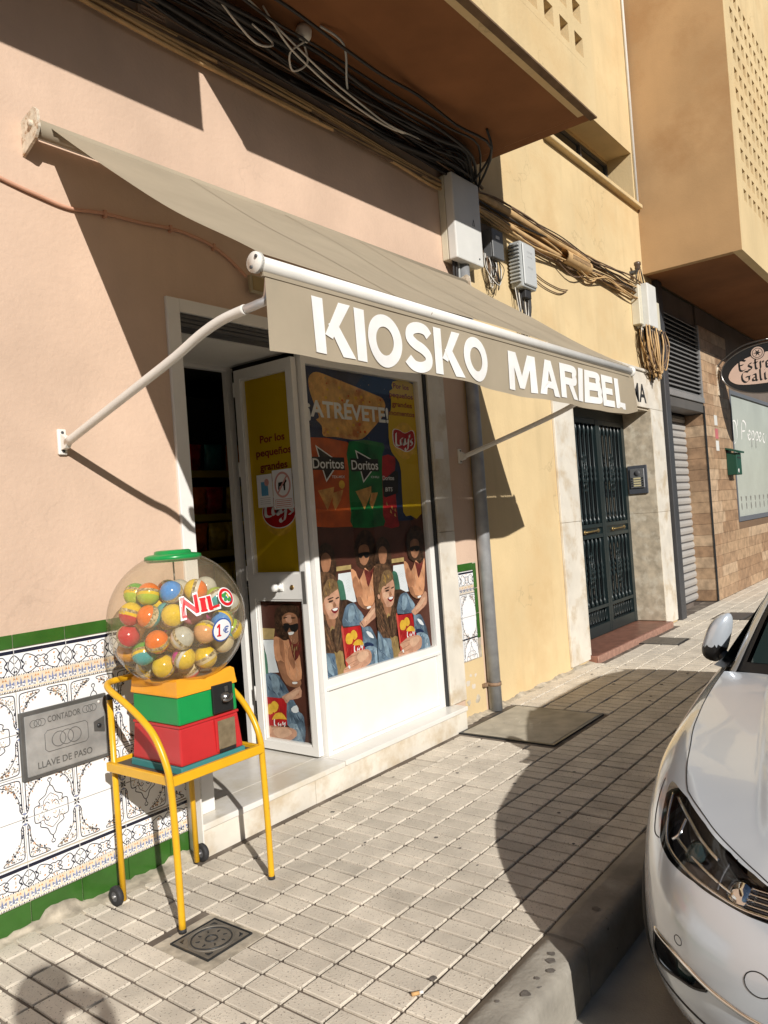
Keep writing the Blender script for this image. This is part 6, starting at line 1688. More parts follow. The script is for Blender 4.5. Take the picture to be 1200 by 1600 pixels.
# two painted conduits and the loose bundle across the orange wall
def cable(path, r, m, label, group, n=6, seg=7, name='cable', cat='cable'):
    o = MB().tube(smooth_path(path, n), r, seg).build(name, m)
    return tag(o, label, cat, group)
cable([(5.30, W - 0.055, 4.070), (5.60, W - 0.055, 4.055), (6.10, W - 0.058, 4.045), (6.80, W - 0.055, 4.020), (7.40, W - 0.058, 4.00), (7.62, W - 0.055, 3.992)], 0.034, CABT, 'thick tan conduit along the orange wall, upper of the pair', None, name='conduit', cat='conduit', seg=12)
cable([(5.32, W - 0.05, 3.955), (5.70, W - 0.05, 3.95), (6.30, W - 0.052, 3.92), (6.95, W - 0.05, 3.90)], 0.022, CABT, 'thin tan conduit along the orange wall, lower of the pair', None, name='conduit', cat='conduit', seg=10)
slv = MB().tube([(6.98, W - 0.075, 3.905), (7.55, W - 0.075, 3.90)], 0.062, 16, caps=False)
slv.tube([(6.98, W - 0.075, 3.905), (7.55, W - 0.075, 3.90)], 0.055, 16, caps=False)
so = slv.build('cable_sleeve', CABT)
tag(so, 'short fat tan sleeve around the wall cables with printed ticks', 'cable sleeve')
for k in range(14):
    x = 7.08 + 0.030 * k
    MB().box(x, x + 0.012, W - 0.1385, W - 0.134, 3.885, 3.925).build('tick', CABB, so)
for k in range(17):
    zo = rc.uniform(-0.075, 0.09); yo = rc.uniform(0.02, 0.10)
    path = [(5.35, W - yo, 3.98 + zo * 0.9)]
    x = 5.35
    while x < 9.0:
        x += rc.uniform(0.35, 0.6)
        base = 3.985 - 0.012 * (x - 5.35)
        sag = -0.05 * math.sin((x - 5.3) * 2.1 + k) * rc.random()
        if zo < -0.02 and 6.1 < x < 7.0: sag -= 0.05
        if zo < 0.0 and 7.0 < x < 7.7: sag -= rc.uniform(0.03, 0.16)
        path.append((x, W - yo - rc.uniform(-.015, .015), base + zo + sag))
    path.append((9.30, W - 0.05, 4.06 + zo * 0.6))
    cable(path, rc.uniform(0.005, 0.010), rc.choice((CABT, CABB, CABB, CABT, CABK)), 'thin cable in the loose bundle strung along the orange wall', 'cables bundled along the orange wall', 5, 6)
for k in range(2):
    cable([(6.27, W - 0.02, 3.70 - 0.05 * k), (6.6, W - 0.015, 3.62 - 0.06 * k), (6.95, W - 0.015, 3.60 - 0.05 * k), (7.15, W - 0.02, 3.62)], 0.005, CABB, 'fine brown wire drooping below the cable bundle', 'fine wires below the bundle', 6, 6)
ins = thing('pole_insulator', (9.02, W, 4.16), 'small dark insulator bracket on the wall near the wing', 'insulator')
MB().box(8.98, 9.06, W - 0.10, W, 4.16, 4.19).build('bracket', DARK, ins)
MB().lathe([(0.02, 0.0), (0.035, 0.02), (0.03, 0.05), (0.04, 0.06), (0.04, 0.09), (0.02, 0.10)], (9.02, W - 0.09, 4.19), 'z', 12).build('insulator_cup', mat('glazed_brown', (0.10, 0.07, 0.05), 0.3, var=0.1), ins)
for k in range(4):
    MB().tube(smooth_path([(9.02 + 0.03 * k, W - 0.09, 4.22), (8.92 + 0.07 * k, W - 0.10, 4.12), (9.00 + 0.08 * k, W - 0.08, 4.0), (9.05 + 0.06 * k, W - 0.06, 4.03)], 5), 0.008, 6).build('wire', rc.choice((CABT, CABK)), ins)
# the thick black run tucked under the balcony
for k in range(24):
    r_ = rc.choice((0.006, 0.008, 0.010, 0.013, 0.018))
    q = rc.random()
    zo = 4.240 - 0.13 * q - rc.uniform(0, 0.05)
    yo = 0.03 + rc.random() * (0.36 * (1 - q) + 0.05)
    ph = rc.uniform(0, 6.28)
    path = [(0.4 + 0.42 * i, W - max(0.02, yo + 0.03 * math.sin(i * 1.3 + ph)), min(4.245, zo + 0.030 * math.sin(i * 1.7 + ph) + rc.uniform(-0.022, 0.012))) for i in range(12)]
    path.append((5.32 + rc.uniform(-.1, .25), W - 0.06, 4.10 + rc.uniform(-.06, .08)))
    cable(path, r_, rc.choice((CABK, CABK, CABK, CABB)), 'black cable in the thick run tucked under the balcony', 'black cables under the balcony', 4, 6)
for k in range(7):
    ph = rc.uniform(0, 6.28)
    path = [(0.4 + 0.5 * i, W - 0.03 - 0.012 * k % 3 * 0.01, 3.985 + 0.012 * k - 0.010 * i * 0.2 + 0.018 * math.sin(i * 1.1 + ph)) for i in range(10)]
    path.append((5.0, W - 0.03, 4.02))
    cable(path, rc.uniform(0.008, 0.013), rc.choice((CABT, CABT, CABB)), 'tan cable strapped to the wall below the black run', 'tan cables below the black run', 4, 6)
wl = [[(2.9, W - 0.30, 4.24), (3.05, W - 0.30, 4.12), (3.25, W - 0.26, 4.10), (3.6, W - 0.22, 4.07), (4.0, W - 0.20, 4.06), (4.3, W - 0.18, 4.10)],
      [(2.75, W - 0.28, 4.26), (3.0, W - 0.30, 4.17), (3.4, W - 0.26, 4.11), (3.8, W - 0.22, 4.09), (4.1, W - 0.20, 4.08), (4.5, W - 0.18, 4.13)],
      [(2.6, W - 0.25, 4.20), (2.72, W - 0.28, 4.08), (2.86, W - 0.28, 4.03), (3.0, W - 0.26, 4.10), (2.86, W - 0.25, 4.15)]]
for i, p in enumerate(wl):
    cable(p, 0.006, CABW, 'white loose wire hanging under the balcony', 'white wires under the balcony', 6, 6)
cable([(4.95, W - 0.45, 4.265), (5.10, W - 0.40, 4.20), (5.20, W - 0.30, 4.16), (5.25, W - 0.15, 4.08)], 0.009, CABK, 'black cable drooping from the balcony corner to the white box', None)
lampu = thing('bulb_holder', (3.35, 2.78, 4.2), 'white ceramic bulb holder wired to the balcony underside', 'bulb holder')
MB().lathe([(0.001, 0.06), (0.035, 0.06), (0.045, 0.035), (0.04, 0.0), (0.028, -0.02), (0.001, -0.02)], (3.20, 2.80, 4.205), 'z', 16).build('socket', CABW, lampu)
MB().tube(smooth_path([(3.20, 2.80, 4.18), (3.12, 2.84, 4.10), (3.20, 2.90, 4.06), (3.28, 2.86, 4.12), (3.22, 2.82, 4.18)], 6), 0.006, 6).build('wire', CABW, lampu)
MB().tube(smooth_path([(3.25, 2.72, 4.255), (3.42, 2.70, 4.22), (3.55, 2.80, 4.12), (3.68, 2.90, 4.13)], 6), 0.007, 6).build('wire', BOXG, lampu)

# ------------------------------------------------------------------ the bar next door
bar = thing('bar_front', (13.0, W, 0), 'wood tiled bar front with a roller shutter beyond the gate', 'building')
bw = MB()
bw.box(9.752, 9.96, W, 3.6, -0.2, 4.248); bw.box(9.96, 11.62, W + 0.04, 3.6, 3.96, 4.248); bw.box(11.62, 13.10, W + 0.012, 3.6, -0.2, 4.248); bw.box(13.10, 20, W + 0.012, 3.6, -0.2, 1.06); bw.box(13.10, 20, W + 0.012, 3.6, 3.17, 4.248); bw.box(17.2, 20, W + 0.012, 3.6, 1.06, 3.17)
bw.box(9.96, 11.62, 3.45, 3.6, -0.2, 3.96); bw.box(9.75, 20, 3.6, 3.7, -0.2, 4.248)
tag(bw.build('bar_wall', mat('bar_dark_wall', (0.16, 0.13, 0.11), 0.8, var=0.15), bar), 'dark backing wall')
MB().bbox(9.78, 9.955, W - 0.06, W + 0.02, 0.0, 4.24, 0.005).build('black_pillar', mat('pillar_charcoal', (0.05, 0.052, 0.057), 0.45, var=0.1), bar)
lv = MB().box(9.97, 11.61, W + 0.03, W + 0.05, 2.86, 3.95).build('louvre', BLACK, bar)
LVR = mat('louvre_grey', (0.30, 0.30, 0.30), 0.4, metal=0.3, var=0.08)
for (q) in ((9.97, 10.03, 2.86, 3.95), (11.55, 11.61, 2.86, 3.95)):
    MB().box(q[0], q[1], W - 0.02, W + 0.028, q[2], q[3]).build('stile', LVR, lv)
for k in range(17):
    z = 2.92 + k * 0.061
    MB().prism([(W - 0.018, z), (W - 0.010, z - 0.004), (W + 0.026, z + 0.030), (W + 0.020, z + 0.036)], 'x', 10.032, 11.548).build('slat', LVR, lv)
MB().bbox(9.965, 11.615, W - 0.03, W + 0.02, 2.835, 2.915, 0.004).build('sill', LVR, lv)
MB().bbox(9.965, 11.615, W - 0.005, W + 0.24, 2.70, 2.833, 0.005).build('shutter_box', mat('shutter_box', (0.10, 0.095, 0.09), 0.5, var=0.1), bar)
SHW = mat('shutter_slat', (0.46, 0.455, 0.44), 0.4, metal=0.2, var=0.05)
rs = MB().box(9.97, 11.62, W + 0.285, W + 0.30, 0.02, 2.70).build('roller_shutter', DARK, bar)
slat = MB().prism([(0.0, 0.0), (-0.014, 0.008), (-0.022, 0.045), (-0.014, 0.082), (0.0, 0.090)], 'x', 9.975, 11.615).mesh('slat', SHW)
bm_ = bmesh.new(); bm_.from_mesh(slat); bmesh.ops.recalc_face_normals(bm_, faces=bm_.faces); bm_.to_mesh(slat); bm_.free()
for k in range(25):
    link('slat', slat, rs, (0, W + 0.284, 0.03 + 0.1065 * k))
WOODS = [mat('wood_plank_%s' % n, c, 0.5, var=0.28, vscale=9, streak=0.0, grain=0.12) for n, c in (('tan', (0.40, 0.27, 0.165)), ('brown', (0.31, 0.195, 0.115)), ('pale', (0.46, 0.33, 0.215)), ('mid', (0.35, 0.23, 0.14)))]
clad = MB().box(11.63, 13.09, W - 0.002, W + 0.011, 0.0, 3.98).box(13.09, 17.5, W - 0.002, W + 0.011, 0.0, 1.055).box(11.621, 11.634, W + 0.013, 3.44, 0.0, 2.70).build('wood_cladding', mat('cladding_joint', (0.16, 0.10, 0.06), 0.9, var=0.1), bar)
plk = {}
def plank(x0, x1, z0, z1):
    MB().bbox(x0 + 0.0015, x1 - 0.0015, W - 0.012, W - 0.003, z0 + 0.0015, z1 - 0.0015, 0.002).build('plank', rcw.choice(WOODS), clad)
rcw = random.Random(31)
PH = 0.158
z = 0.0; row = 0
while z < 3.95:
    xe = 17.4 if z + PH < 1.06 else 13.09
    x = 11.63
    first = rcw.uniform(0.25, 0.8)
    while x < xe - 0.02:
        x1 = min(xe, x + (first if x == 11.63 else 0.85))
        plank(x, x1, z, min(z + PH, 1.055 if (xe > 14) else 3.97))
        x = x1
    z += PH; row += 1
for k in range(17):
    z = k * PH
    MB().bbox(11.608, 11.6205, W + 0.0, 3.43, z + 0.0015, min(z + PH, 2.69) - 0.0015, 0.002).build('plank', rcw.choice(WOODS), clad)
MB().box(11.600, 11.632, W - 0.018, W - 0.0005, 0.0, 2.80).build('corner_strip', BLACK, bar)
bwin = MB()
bwin.box(13.10, 13.15, W - 0.02, W + 0.05, 1.065, 3.16); bwin.box(13.15, 17.2, W - 0.02, W + 0.05, 1.065, 1.14); bwin.box(13.15, 17.2, W - 0.02, W + 0.05, 3.10, 3.16); bwin.box(17.15, 17.2, W - 0.02, W + 0.05, 1.14, 3.10)
bwo = tag(bwin.build('bar_window', mat('window_frame_grey', (0.13, 0.14, 0.16), 0.45, var=0.05), bar), 'large frosted bar window with white script lettering')
MB().box(13.15, 17.15, W + 0.01, W + 0.016, 1.14, 3.10).build('pane', mat('frosted_pane', (0.46, 0.49, 0.44), 0.22, var=0.10, vscale=1.2, spec=0.5), bwo)
wt = MB()
fb = lambda u, v: (u, W + 0.0085, v)
for g in ([(13.30, 2.66), (13.26, 2.34), (13.30, 2.32), (13.46, 2.40), (13.50, 2.56), (13.42, 2.68), (13.28, 2.68)], [(13.60, 2.72), (13.57, 2.62)]):
    nib(wt, g, fb, 0.045, 0.6)
x = 13.78
for g in ([(0.0, 0.0), (0.06, 0.34), (0.16, 0.40), (0.26, 0.32), (0.20, 0.20), (0.06, 0.18)], [(0.34, 0.10), (0.46, 0.16), (0.42, 0.22), (0.33, 0.14), (0.38, 0.02), (0.50, 0.06)], [(0.54, 0.20), (0.50, -0.14), (0.56, 0.18), (0.66, 0.20), (0.66, 0.06), (0.56, 0.04)], [(0.76, 0.20), (0.72, -0.14), (0.78, 0.18), (0.88, 0.20), (0.88, 0.06), (0.78, 0.04)], [(0.94, 0.10), (1.06, 0.16), (1.02, 0.22), (0.93, 0.14), (0.98, 0.02), (1.12, 0.10)], [(1.26, 0.20), (1.18, 0.18), (1.18, 0.04), (1.28, 0.02), (1.38, 0.2)]):
    nib(wt, [(x + a * 1.35, 2.40 + b * 0.8) for a, b in g], fb, 0.05, 0.6)
wt.build('window_lettering', LETTER, bwo, fix=False)
gm = MB()
for k in range(7):
    u = 13.45 + 0.32 * k
    gm.flat(ell(u, 1.30, 0.03, 0.06, 10), fb); gm.flat([(u - 0.02, 1.38), (u + 0.02, 1.38), (u + 0.045, 1.46), (u - 0.045, 1.46)], fb)
gm.build('window_print', mat('faded_print', (0.20, 0.19, 0.17), 0.5, var=0.2), bwo, fix=False)
for (z, m) in ((2.55, BOXW), (2.35, mat('faded_red', (0.45, 0.13, 0.14), 0.6, var=0.2)), (2.17, BOXW)):
    tag(MB().box(12.10, 12.26, W - 0.0145, W - 0.0125, z, z + 0.15).build('card', m, bar))
mb_ = thing('mailbox', (12.70, W, 1.85), 'dark green mailbox with little roof beside the bar window', 'mailbox')
GRN = mat('mailbox_green', (0.01, 0.07, 0.045), 0.4, var=0.1)
MB().bbox(12.62, 12.90, W - 0.16, W - 0.012, 1.80, 2.14, 0.008).build('body', GRN, mb_)
MB().prism([(W - 0.20, 2.13), (W - 0.012, 2.20), (W - 0.012, 2.225), (W - 0.205, 2.155)], 'x', 12.59, 12.93).build('roof', GRN, mb_)
MB().box(12.66, 12.86, W - 0.163, W - 0.1605, 2.05, 2.075).build('slot', BLACK, mb_)
MB().lathe([(0.001, -0.003), (0.035, -0.003), (0.035, 0.0)], (12.70, W - 0.16, 1.86), 'y', 12).build('sticker', BOXW, mb_)
# hanging sign, square to the wall
sg = thing('hanging_sign', (12.45, W, 3.2), 'black oval hanging sign with pink panel and gothic lettering', 'sign')
SX, SYc, SZc, SA, SBv = 12.45, 2.36, 3.315, 0.66, 0.365
def oval(a, b, x0, x1, n=48):
    m = MB()
    P_ = [(SYc + a * math.cos(2 * math.pi * i / n), SZc + b * math.sin(2 * math.pi * i / n)) for i in range(n)]
    return m.prism(P_, 'x', x0, x1)
oval(SA, SBv, SX - 0.05, SX + 0.05).build('sign_case', BLACK, sg)
MB().tube([(SX - 0.05, SYc + SA * math.cos(a), SZc + SBv * math.sin(a)) for a in np.linspace(0, 2 * math.pi, 61)[:-1]], 0.012, 8, closed=True).build('sign_rim', CHR, sg)
fs = lambda u, v: (SX - 0.0535, SYc + SA - u, SZc + v)      # u from the wall side
pan = MB()
pp = [(0.10, -0.06), (0.16, 0.06), (0.30, 0.16), (0.48, 0.21), (0.66, 0.23), (0.90, 0.21), (1.08, 0.14), (1.20, 0.04), (1.22, -0.06), (1.14, -0.16), (0.96, -0.20), (0.60, -0.22), (0.30, -0.20), (0.16, -0.15)]
pan.flat(sm2(pp, 3), fs)
SPK = mat('sign_pink', (0.70, 0.52, 0.43), 0.5, var=0.05)
pan.build('sign_panel', SPK, sg, fix=False)
em = MB(); fs2 = lambda u, v: (SX - 0.0545, SYc + SA - u, SZc + v); fs3 = lambda u, v: (SX - 0.0553, SYc + SA - u, SZc + v)
em.flat(ell(0.52, 0.235, 0.098, 0.098), fs2, 0); em.flat(ell(0.52, 0.235, 0.088, 0.088), fs3, 1)
fs4 = lambda u, v: (SX - 0.056, SYc + SA - u, SZc + v)
ribbon(em, ell(0.52, 0.235, 0.068, 0.068, 24), fs4, 0.008, 0, smooth=False, closed=True)
for k in range(6):
    a = k * math.pi / 3
    em.flat([(0.52 + 0.058 * math.cos(a), 0.235 + 0.058 * math.sin(a)), (0.52 + 0.020 * math.cos(a + 0.5), 0.235 + 0.020 * math.sin(a + 0.5)), (0.52, 0.235), (0.52 + 0.020 * math.cos(a - 0.5), 0.235 + 0.020 * math.sin(a - 0.5))], fs4, 0)
em.build('sign_emblem', [BLACK, SPK], sg, fix=False)
go = MB()
def goth(L, x, z, s):
    for st in L:
        nib(go, [(x + p[0] * s, z + p[1] * s) for p in st], fs2, 0.19 * s, 0.70, 0, n=3)
GL_ = {
 'E': ([[(0.55, 1.0), (0.2, 0.95), (0.15, 0.6), (0.2, 0.15), (0.4, 0.05), (0.65, 0.15)], [(0.15, 0.55), (0.5, 0.6)], [(0.45, 1.0), (0.7, 0.9)]], 0.78),
 's': ([[(0.4, 0.62), (0.2, 0.6), (0.15, 0.42), (0.38, 0.25), (0.32, 0.06), (0.08, 0.08)]], 0.52),
 't': ([[(0.2, 0.95), (0.2, 0.15), (0.36, 0.06)], [(0.05, 0.62), (0.38, 0.64)]], 0.45),
 'r': ([[(0.15, 0.68), (0.15, 0.05)], [(0.2, 0.55), (0.36, 0.64), (0.42, 0.55)]], 0.48),
 'e': ([[(0.15, 0.6), (0.15, 0.15), (0.3, 0.05), (0.45, 0.15)], [(0.2, 0.62), (0.40, 0.58), (0.38, 0.40), (0.18, 0.33)]], 0.56),
 'l': ([[(0.16, 1.05), (0.16, 0.15), (0.3, 0.05)]], 0.38),
 'a': ([[(0.12, 0.6), (0.36, 0.62), (0.38, 0.12), (0.5, 0.05)], [(0.36, 0.38), (0.12, 0.32), (0.12, 0.10), (0.36, 0.10)]], 0.58),
 'G': ([[(0.65, 0.92), (0.35, 1.0), (0.12, 0.75), (0.12, 0.3), (0.38, 0.03), (0.68, 0.18), (0.68, 0.48)], [(0.42, 0.5), (0.8, 0.52)]], 0.88),
 'i': ([[(0.15, 0.66), (0.15, 0.12), (0.28, 0.05)], [(0.13, 0.90), (0.2, 0.94)]], 0.36),
 'c': ([[(0.4, 0.58), (0.2, 0.62), (0.13, 0.4), (0.18, 0.1), (0.42, 0.10)]], 0.52)}
for word, x, z, s in (('Estrella', 0.235, -0.005, 0.165), ('Galicia', 0.27, -0.175, 0.165)):
    for ch in word:
        st_, wd = GL_[ch]
        goth(st_, x, z, s); x += wd * s
go.build('sign_lettering', BLACK, sg, fix=False)
MB().tube(smooth_path([(SX, W, 3.42), (SX, 2.98, 3.55), (SX, 2.70, 3.70), (SX, 2.36, 3.735)], 6), 0.013, 8).build('sign_bracket', CHR, sg)
MB().tube(smooth_path([(SX, W, 3.10), (SX, 3.06, 3.30), (SX, W - 0.02, 3.45)], 5), 0.014, 8).box(SX - 0.03, SX + 0.03, W - 0.03, W - 0.012, 3.02, 3.48).build('wall_plate', RUST, sg)
# a patch of orange paint and bare plaster below the remnant of tiles
pt = MB()
pt.flat([(4.803, 0.0), (5.10, 0.0), (5.10, 0.50), (5.06, 0.52), (4.99, 0.418), (4.90, 0.414), (4.803, 0.42)], lambda u, v: (u, W - 0.0016, v), 0)
for (u, v, r, m) in ((4.86, 0.26, 0.035, 1), (4.93, 0.22, 0.03, 1), (4.97, 0.30, 0.02, 1), (4.85, 0.12, 0.03, 2), (4.98, 0.12, 0.04, 2), (4.90, 0.31, 0.018, 1)):
    pt.flat([(u + r * random.uniform(0.5, 1.1) * math.cos(a), v + r * random.uniform(0.4, 1.0) * math.sin(a)) for a in np.linspace(0, 6.0, 12)], lambda u, v: (u, W - 0.0022, v), m)
pt.build('flaking_paint', [ORANGE, mat('bare_plaster', (0.66, 0.60, 0.52), 0.9, var=0.1), MORTAR], bld, fix=False)
# unseen two-storey row added across the street to cut sky fill on walls
opp = thing('added_facing_row', (4, -14, 0), 'cream two storey row added across the street, out of view, to cut sky fill', 'building')
ow = MB().box(-40, 60, -22, -14, -0.2, 6.6).build('wall', mat('cream_render', (0.55, 0.48, 0.38), 0.9, var=0.08, vscale=0.5), opp)
MB().bbox(-40.3, 60.3, -22.3, -13.7, 6.6, 6.85, 0.03).build('parapet', mat('parapet_grey', (0.45, 0.42, 0.38), 0.9, var=0.1), opp)
for i in range(-9, 15):
    x = i * 4.0
    MB().box(x, x + 1.3, -14.001, -13.96, 0.9 if i % 3 else -0.17, 2.3).build('window' if i % 3 else 'door', GLASSD, ow)
    MB().box(x, x + 1.3, -14.001, -13.96, 3.9, 5.4).build('window', GLASSD, ow)
# gum spots and dirt trodden into the pavement and kerb
gs_ = MB(); rg_ = random.Random(44)
GUM = mat('trodden_gum', (0.14, 0.125, 0.11), 0.9, var=0.3, vscale=60)
def blot(x, y, r, z, e=1.0):
    P_ = [(x + r * e * rg_.uniform(0.7, 1.2) * math.cos(a), y + r * rg_.uniform(0.7, 1.2) * math.sin(a)) for a in np.linspace(0, 5.9, 11)]
    gs_.flat(sm2(P_, 2), lambda u, v: (u, v, z))
for (x, y, r) in ((2.13, 1.235, 0.022), (2.33, 1.245, 0.020), (2.37, 1.26, 0.017), (2.28, 1.22, 0.018), (2.22, 1.24, 0.012), (2.72, 1.25, 0.022), (2.05, 1.29, 0.010)):
    blot(x, y, r * 0.8, 0.0044)
for k in range(46):
    blot(rg_.uniform(1.3, 7.5), rg_.uniform(1.36, 2.9), rg_.choice((0.005, 0.007, 0.010, 0.014)), 0.0021, rg_.uniform(0.8, 1.6))
tag(gs_.build('gum_spots', GUM, pave, fix=False), kind='stuff')
cg = thing('cigarette_butt', (1.95, 1.53, 0), 'flattened cigarette butt lying on the pavement near the kerb', 'cigarette butt')
MB().tube([(1.935, 1.535, 0.008), (1.955, 1.520, 0.008)], 0.006, 8).build('filter', mat('filter_cork', (0.60, 0.36, 0.15), 0.8, var=0.2), cg)
MB().tube([(1.9552, 1.5198, 0.008), (1.966, 1.512, 0.008)], 0.0055, 8).build('paper', WHITEP, cg)
# ------------------------------------------------------------------ the parked car: one half of the body as a surface over (t, s)
CAR_X, CAR_Y, CAR_YAW = 2.00, 0.106, 0.022
def cat(P, n):
    """Catmull-Rom samples through 2-d points, by chord length"""
    P = np.array(P, float)
    d = np.concatenate([[0], np.cumsum(np.sqrt(np.linalg.norm(np.diff(P, axis=0), axis=1)))])
    Q = np.vstack([2 * P[0] - P[1], P, 2 * P[-1] - P[-2]])
    D = np.concatenate([[-d[1]], d, [2 * d[-1] - d[-2]]])
    out = []
    for u in np.linspace(0, d[-1], n):
        i = min(len(P) - 2, max(0, int(np.searchsorted(d, u, side='right') - 1)))
        p0, p1, p2, p3 = Q[i:i + 4]; t0, t1, t2, t3 = D[i:i + 4]
        A1 = (t1 - u) / (t1 - t0) * p0 + (u - t0) / (t1 - t0) * p1
        A2 = (t2 - u) / (t2 - t1) * p1 + (u - t1) / (t2 - t1) * p2
        A3 = (t3 - u) / (t3 - t2) * p2 + (u - t2) / (t3 - t2) * p3
        B1 = (t2 - u) / (t2 - t0) * A1 + (u - t0) / (t2 - t0) * A2
        B2 = (t3 - u) / (t3 - t1) * A2 + (u - t1) / (t3 - t1) * A3
        out.append((t2 - u) / (t2 - t1) * B1 + (u - t1) / (t2 - t1) * B2)
    return np.array(out)
OUT = [(0, 0), (0.004, 0.2), (0.022, 0.36), (0.060, 0.50), (0.125, 0.620), (0.22, 0.715), (0.35, 0.790), (0.52, 0.845), (0.72, 0.878), (0.95, 0.892), (1.20, 0.896), (1.5, 0.897)]
OUTS = cat(OUT, 400)
_seg = np.concatenate([[0], np.cumsum(np.linalg.norm(np.diff(OUTS, axis=0), axis=1))])
_seg /= _seg[-1]
def sst(x, a, b):
    t = np.clip((x - a) / (b - a), 0, 1)
    return t * t * (3 - 2 * t)
ZT_A = [0, 0.06, 0.13, 0.22, 0.35, 0.52, 0.75, 1.0, 1.3, 1.5]
ZT_Z = [0.70, 0.705, 0.715, 0.735, 0.770, 0.815, 0.870, 0.915, 0.960, 0.985]
F_H = [0, 0.10, 0.20, 0.30, 0.45, 0.60, 0.72, 0.82, 0.92, 1.0]
F_I = [0.11, 0.05, 0.015, 0.0, 0.0, 0.012, 0.035, 0.070, 0.125, 0.19]
S_H = [0, 0.12, 0.30, 0.5, 0.68, 0.80, 0.88, 0.94, 0.98, 1.0]
S_I = [0.06, 0.03, 0.008, 0.0, 0.004, 0.020, 0.042, 0.075, 0.110, 0.135]
HC_A = [0.0, 0.15, 0.3, 0.6, 0.9, 1.2, 1.5]
HC_Z = [0.735, 0.775, 0.815, 0.875, 0.925, 0.965, 0.99]
def smooth_interp(x, X, Y):
    """monotone-ish cubic through a table"""
    X = np.array(X, float); Y = np.array(Y, float)
    m = np.gradient(Y, X)
    i = np.clip(np.searchsorted(X, x, side='right') - 1, 0, len(X) - 2)
    h = X[i + 1] - X[i]; u = np.clip((x - X[i]) / h, 0, 1)
    return (2 * u ** 3 - 3 * u ** 2 + 1) * Y[i] + (u ** 3 - 2 * u ** 2 + u) * h * m[i] + (-2 * u ** 3 + 3 * u ** 2) * Y[i + 1] + (u ** 3 - u ** 2) * h * m[i + 1]
def car_pt(t, s):
    """t 0..1 round the outline from the nose to behind the mirror; s 0..1 up the flank, 1..2 across the bonnet. local a, l, z"""
    t = np.asarray(t, float); s = np.asarray(s, float)
    a = np.interp(t, _seg, OUTS[:, 0]); l = np.interp(t, _seg, OUTS[:, 1])
    e = 0.004
    a2 = np.interp(np.clip(t + e, 0, 1), _seg, OUTS[:, 0]); l2 = np.interp(np.clip(t + e, 0, 1), _seg, OUTS[:, 1])
    a1 = np.interp(np.clip(t - e, 0, 1), _seg, OUTS[:, 0]); l1 = np.interp(np.clip(t - e, 0, 1), _seg, OUTS[:, 1])
    da, dl = a2 - a1, l2 - l1
    n = np.sqrt(da * da + dl * dl) + 1e-9
    na, nl = dl / n, -da / n                       # points inward
    w = sst(a, 0.05, 0.85)
    h = np.clip(s, 0, 1)
    ins = (1 - w) * smooth_interp(h, F_H, F_I) + w * smooth_interp(h, S_H, S_I)
    zt = smooth_interp(a, ZT_A, ZT_Z)
    z = 0.17 + (zt - 0.17) * h
    qa, ql = a + na * ins, np.maximum(0, l + nl * ins)
    k = np.clip(s - 1, 0, 1)
    ea = np.clip(qa + 0.10 + 0.35 * np.exp(-qa / 0.25), 0.50, 1.24)
    pa = qa + (ea - qa) * k
    pl_ = ql * (1 - k)
    g = 1 - (1 - k) ** 2.2
    hz = smooth_interp(pa, HC_A, HC_Z)
    pz = z + np.where(s > 1, (hz - z) * g, 0)
    # the crease that lifts the middle of the bonnet
    lc = 0.40 + 0.16 * np.clip(pa / 1.2, 0, 1)
    pz = pz + np.where(s > 1, 0.010 * (sst(lc - pl_, -0.012, 0.03)) * sst(k, 0.05, 0.3), 0)
    return pa, pl_, pz
def car_world(a, l, z):
    c, s = math.cos(CAR_YAW), math.sin(CAR_YAW)
    return CAR_X + a * c - l * s, CAR_Y + a * s + l * c, ROAD + z
SILV = mat('silver_paint', (0.56, 0.615, 0.68), 0.24, metal=0.3, var=0.0, spec=0.5, coat=1.0)
CBLK = mat('car_black_plastic', (0.012, 0.012, 0.013), 0.35, var=0.0)
CGLS = mat('car_window_glass', (0.02, 0.035, 0.035), 0.03, var=0.0, spec=0.7)
CCHR = mat('car_chrome', (0.75, 0.74, 0.72), 0.08, metal=1.0, var=0.0)
SEAM = mat('car_panel_gap', (0.02, 0.02, 0.02), 0.7, var=0.0)
LENS = thin_glass('headlamp_cover', (0.93, 0.94, 0.95), 0.01)
LBOWL = mat('headlamp_bowl', (0.045, 0.045, 0.05), 0.22, var=0.0, metal=0.3)
TYRE = mat('tyre_rubber', (0.02, 0.02, 0.02), 0.8, var=0.1)
ALLOY = mat('alloy_rim', (0.45, 0.45, 0.46), 0.3, metal=0.8, var=0.05)
car = thing('parked_car', (CAR_X + 2.1, CAR_Y, ROAD), 'silver hatchback car parked against the kerb', 'car')
HL = [(0.531, 0.945), (0.521, 0.956), (0.469, 0.980), (0.393, 0.990), (0.301, 0.985), (0.240, 0.960), (0.205, 0.938), (0.165, 0.915), (0.150, 0.880), (0.165, 0.840), (0.196, 0.826), (0.222, 0.826), (0.269, 0.834), (0.325, 0.836), (0.397, 0.813), (0.430, 0.812), (0.447, 0.822), (0.489, 0.883), (0.527, 0.933)]
FOG = [(0.387, 0.478), (0.391, 0.378), (0.373, 0.346), (0.345, 0.366), (0.317, 0.394), (0.289, 0.409), (0.266, 0.448), (0.299, 0.476), (0.343, 0.490)]
GRILLE = [(-0.01, 0.80), (0.150, 0.835), (0.146, 0.880), (0.160, 0.908), (-0.01, 0.885)]
INTAKE = [(-0.01, 0.16), (0.175, 0.17), (0.205, 0.27), (0.195, 0.385), (-0.01, 0.40)]
SB_T = [0.0, 0.165, 0.205, 0.24, 0.301, 0.393, 0.469, 0.489, 0.549, 0.611, 0.691, 0.802, 0.944, 1.0]
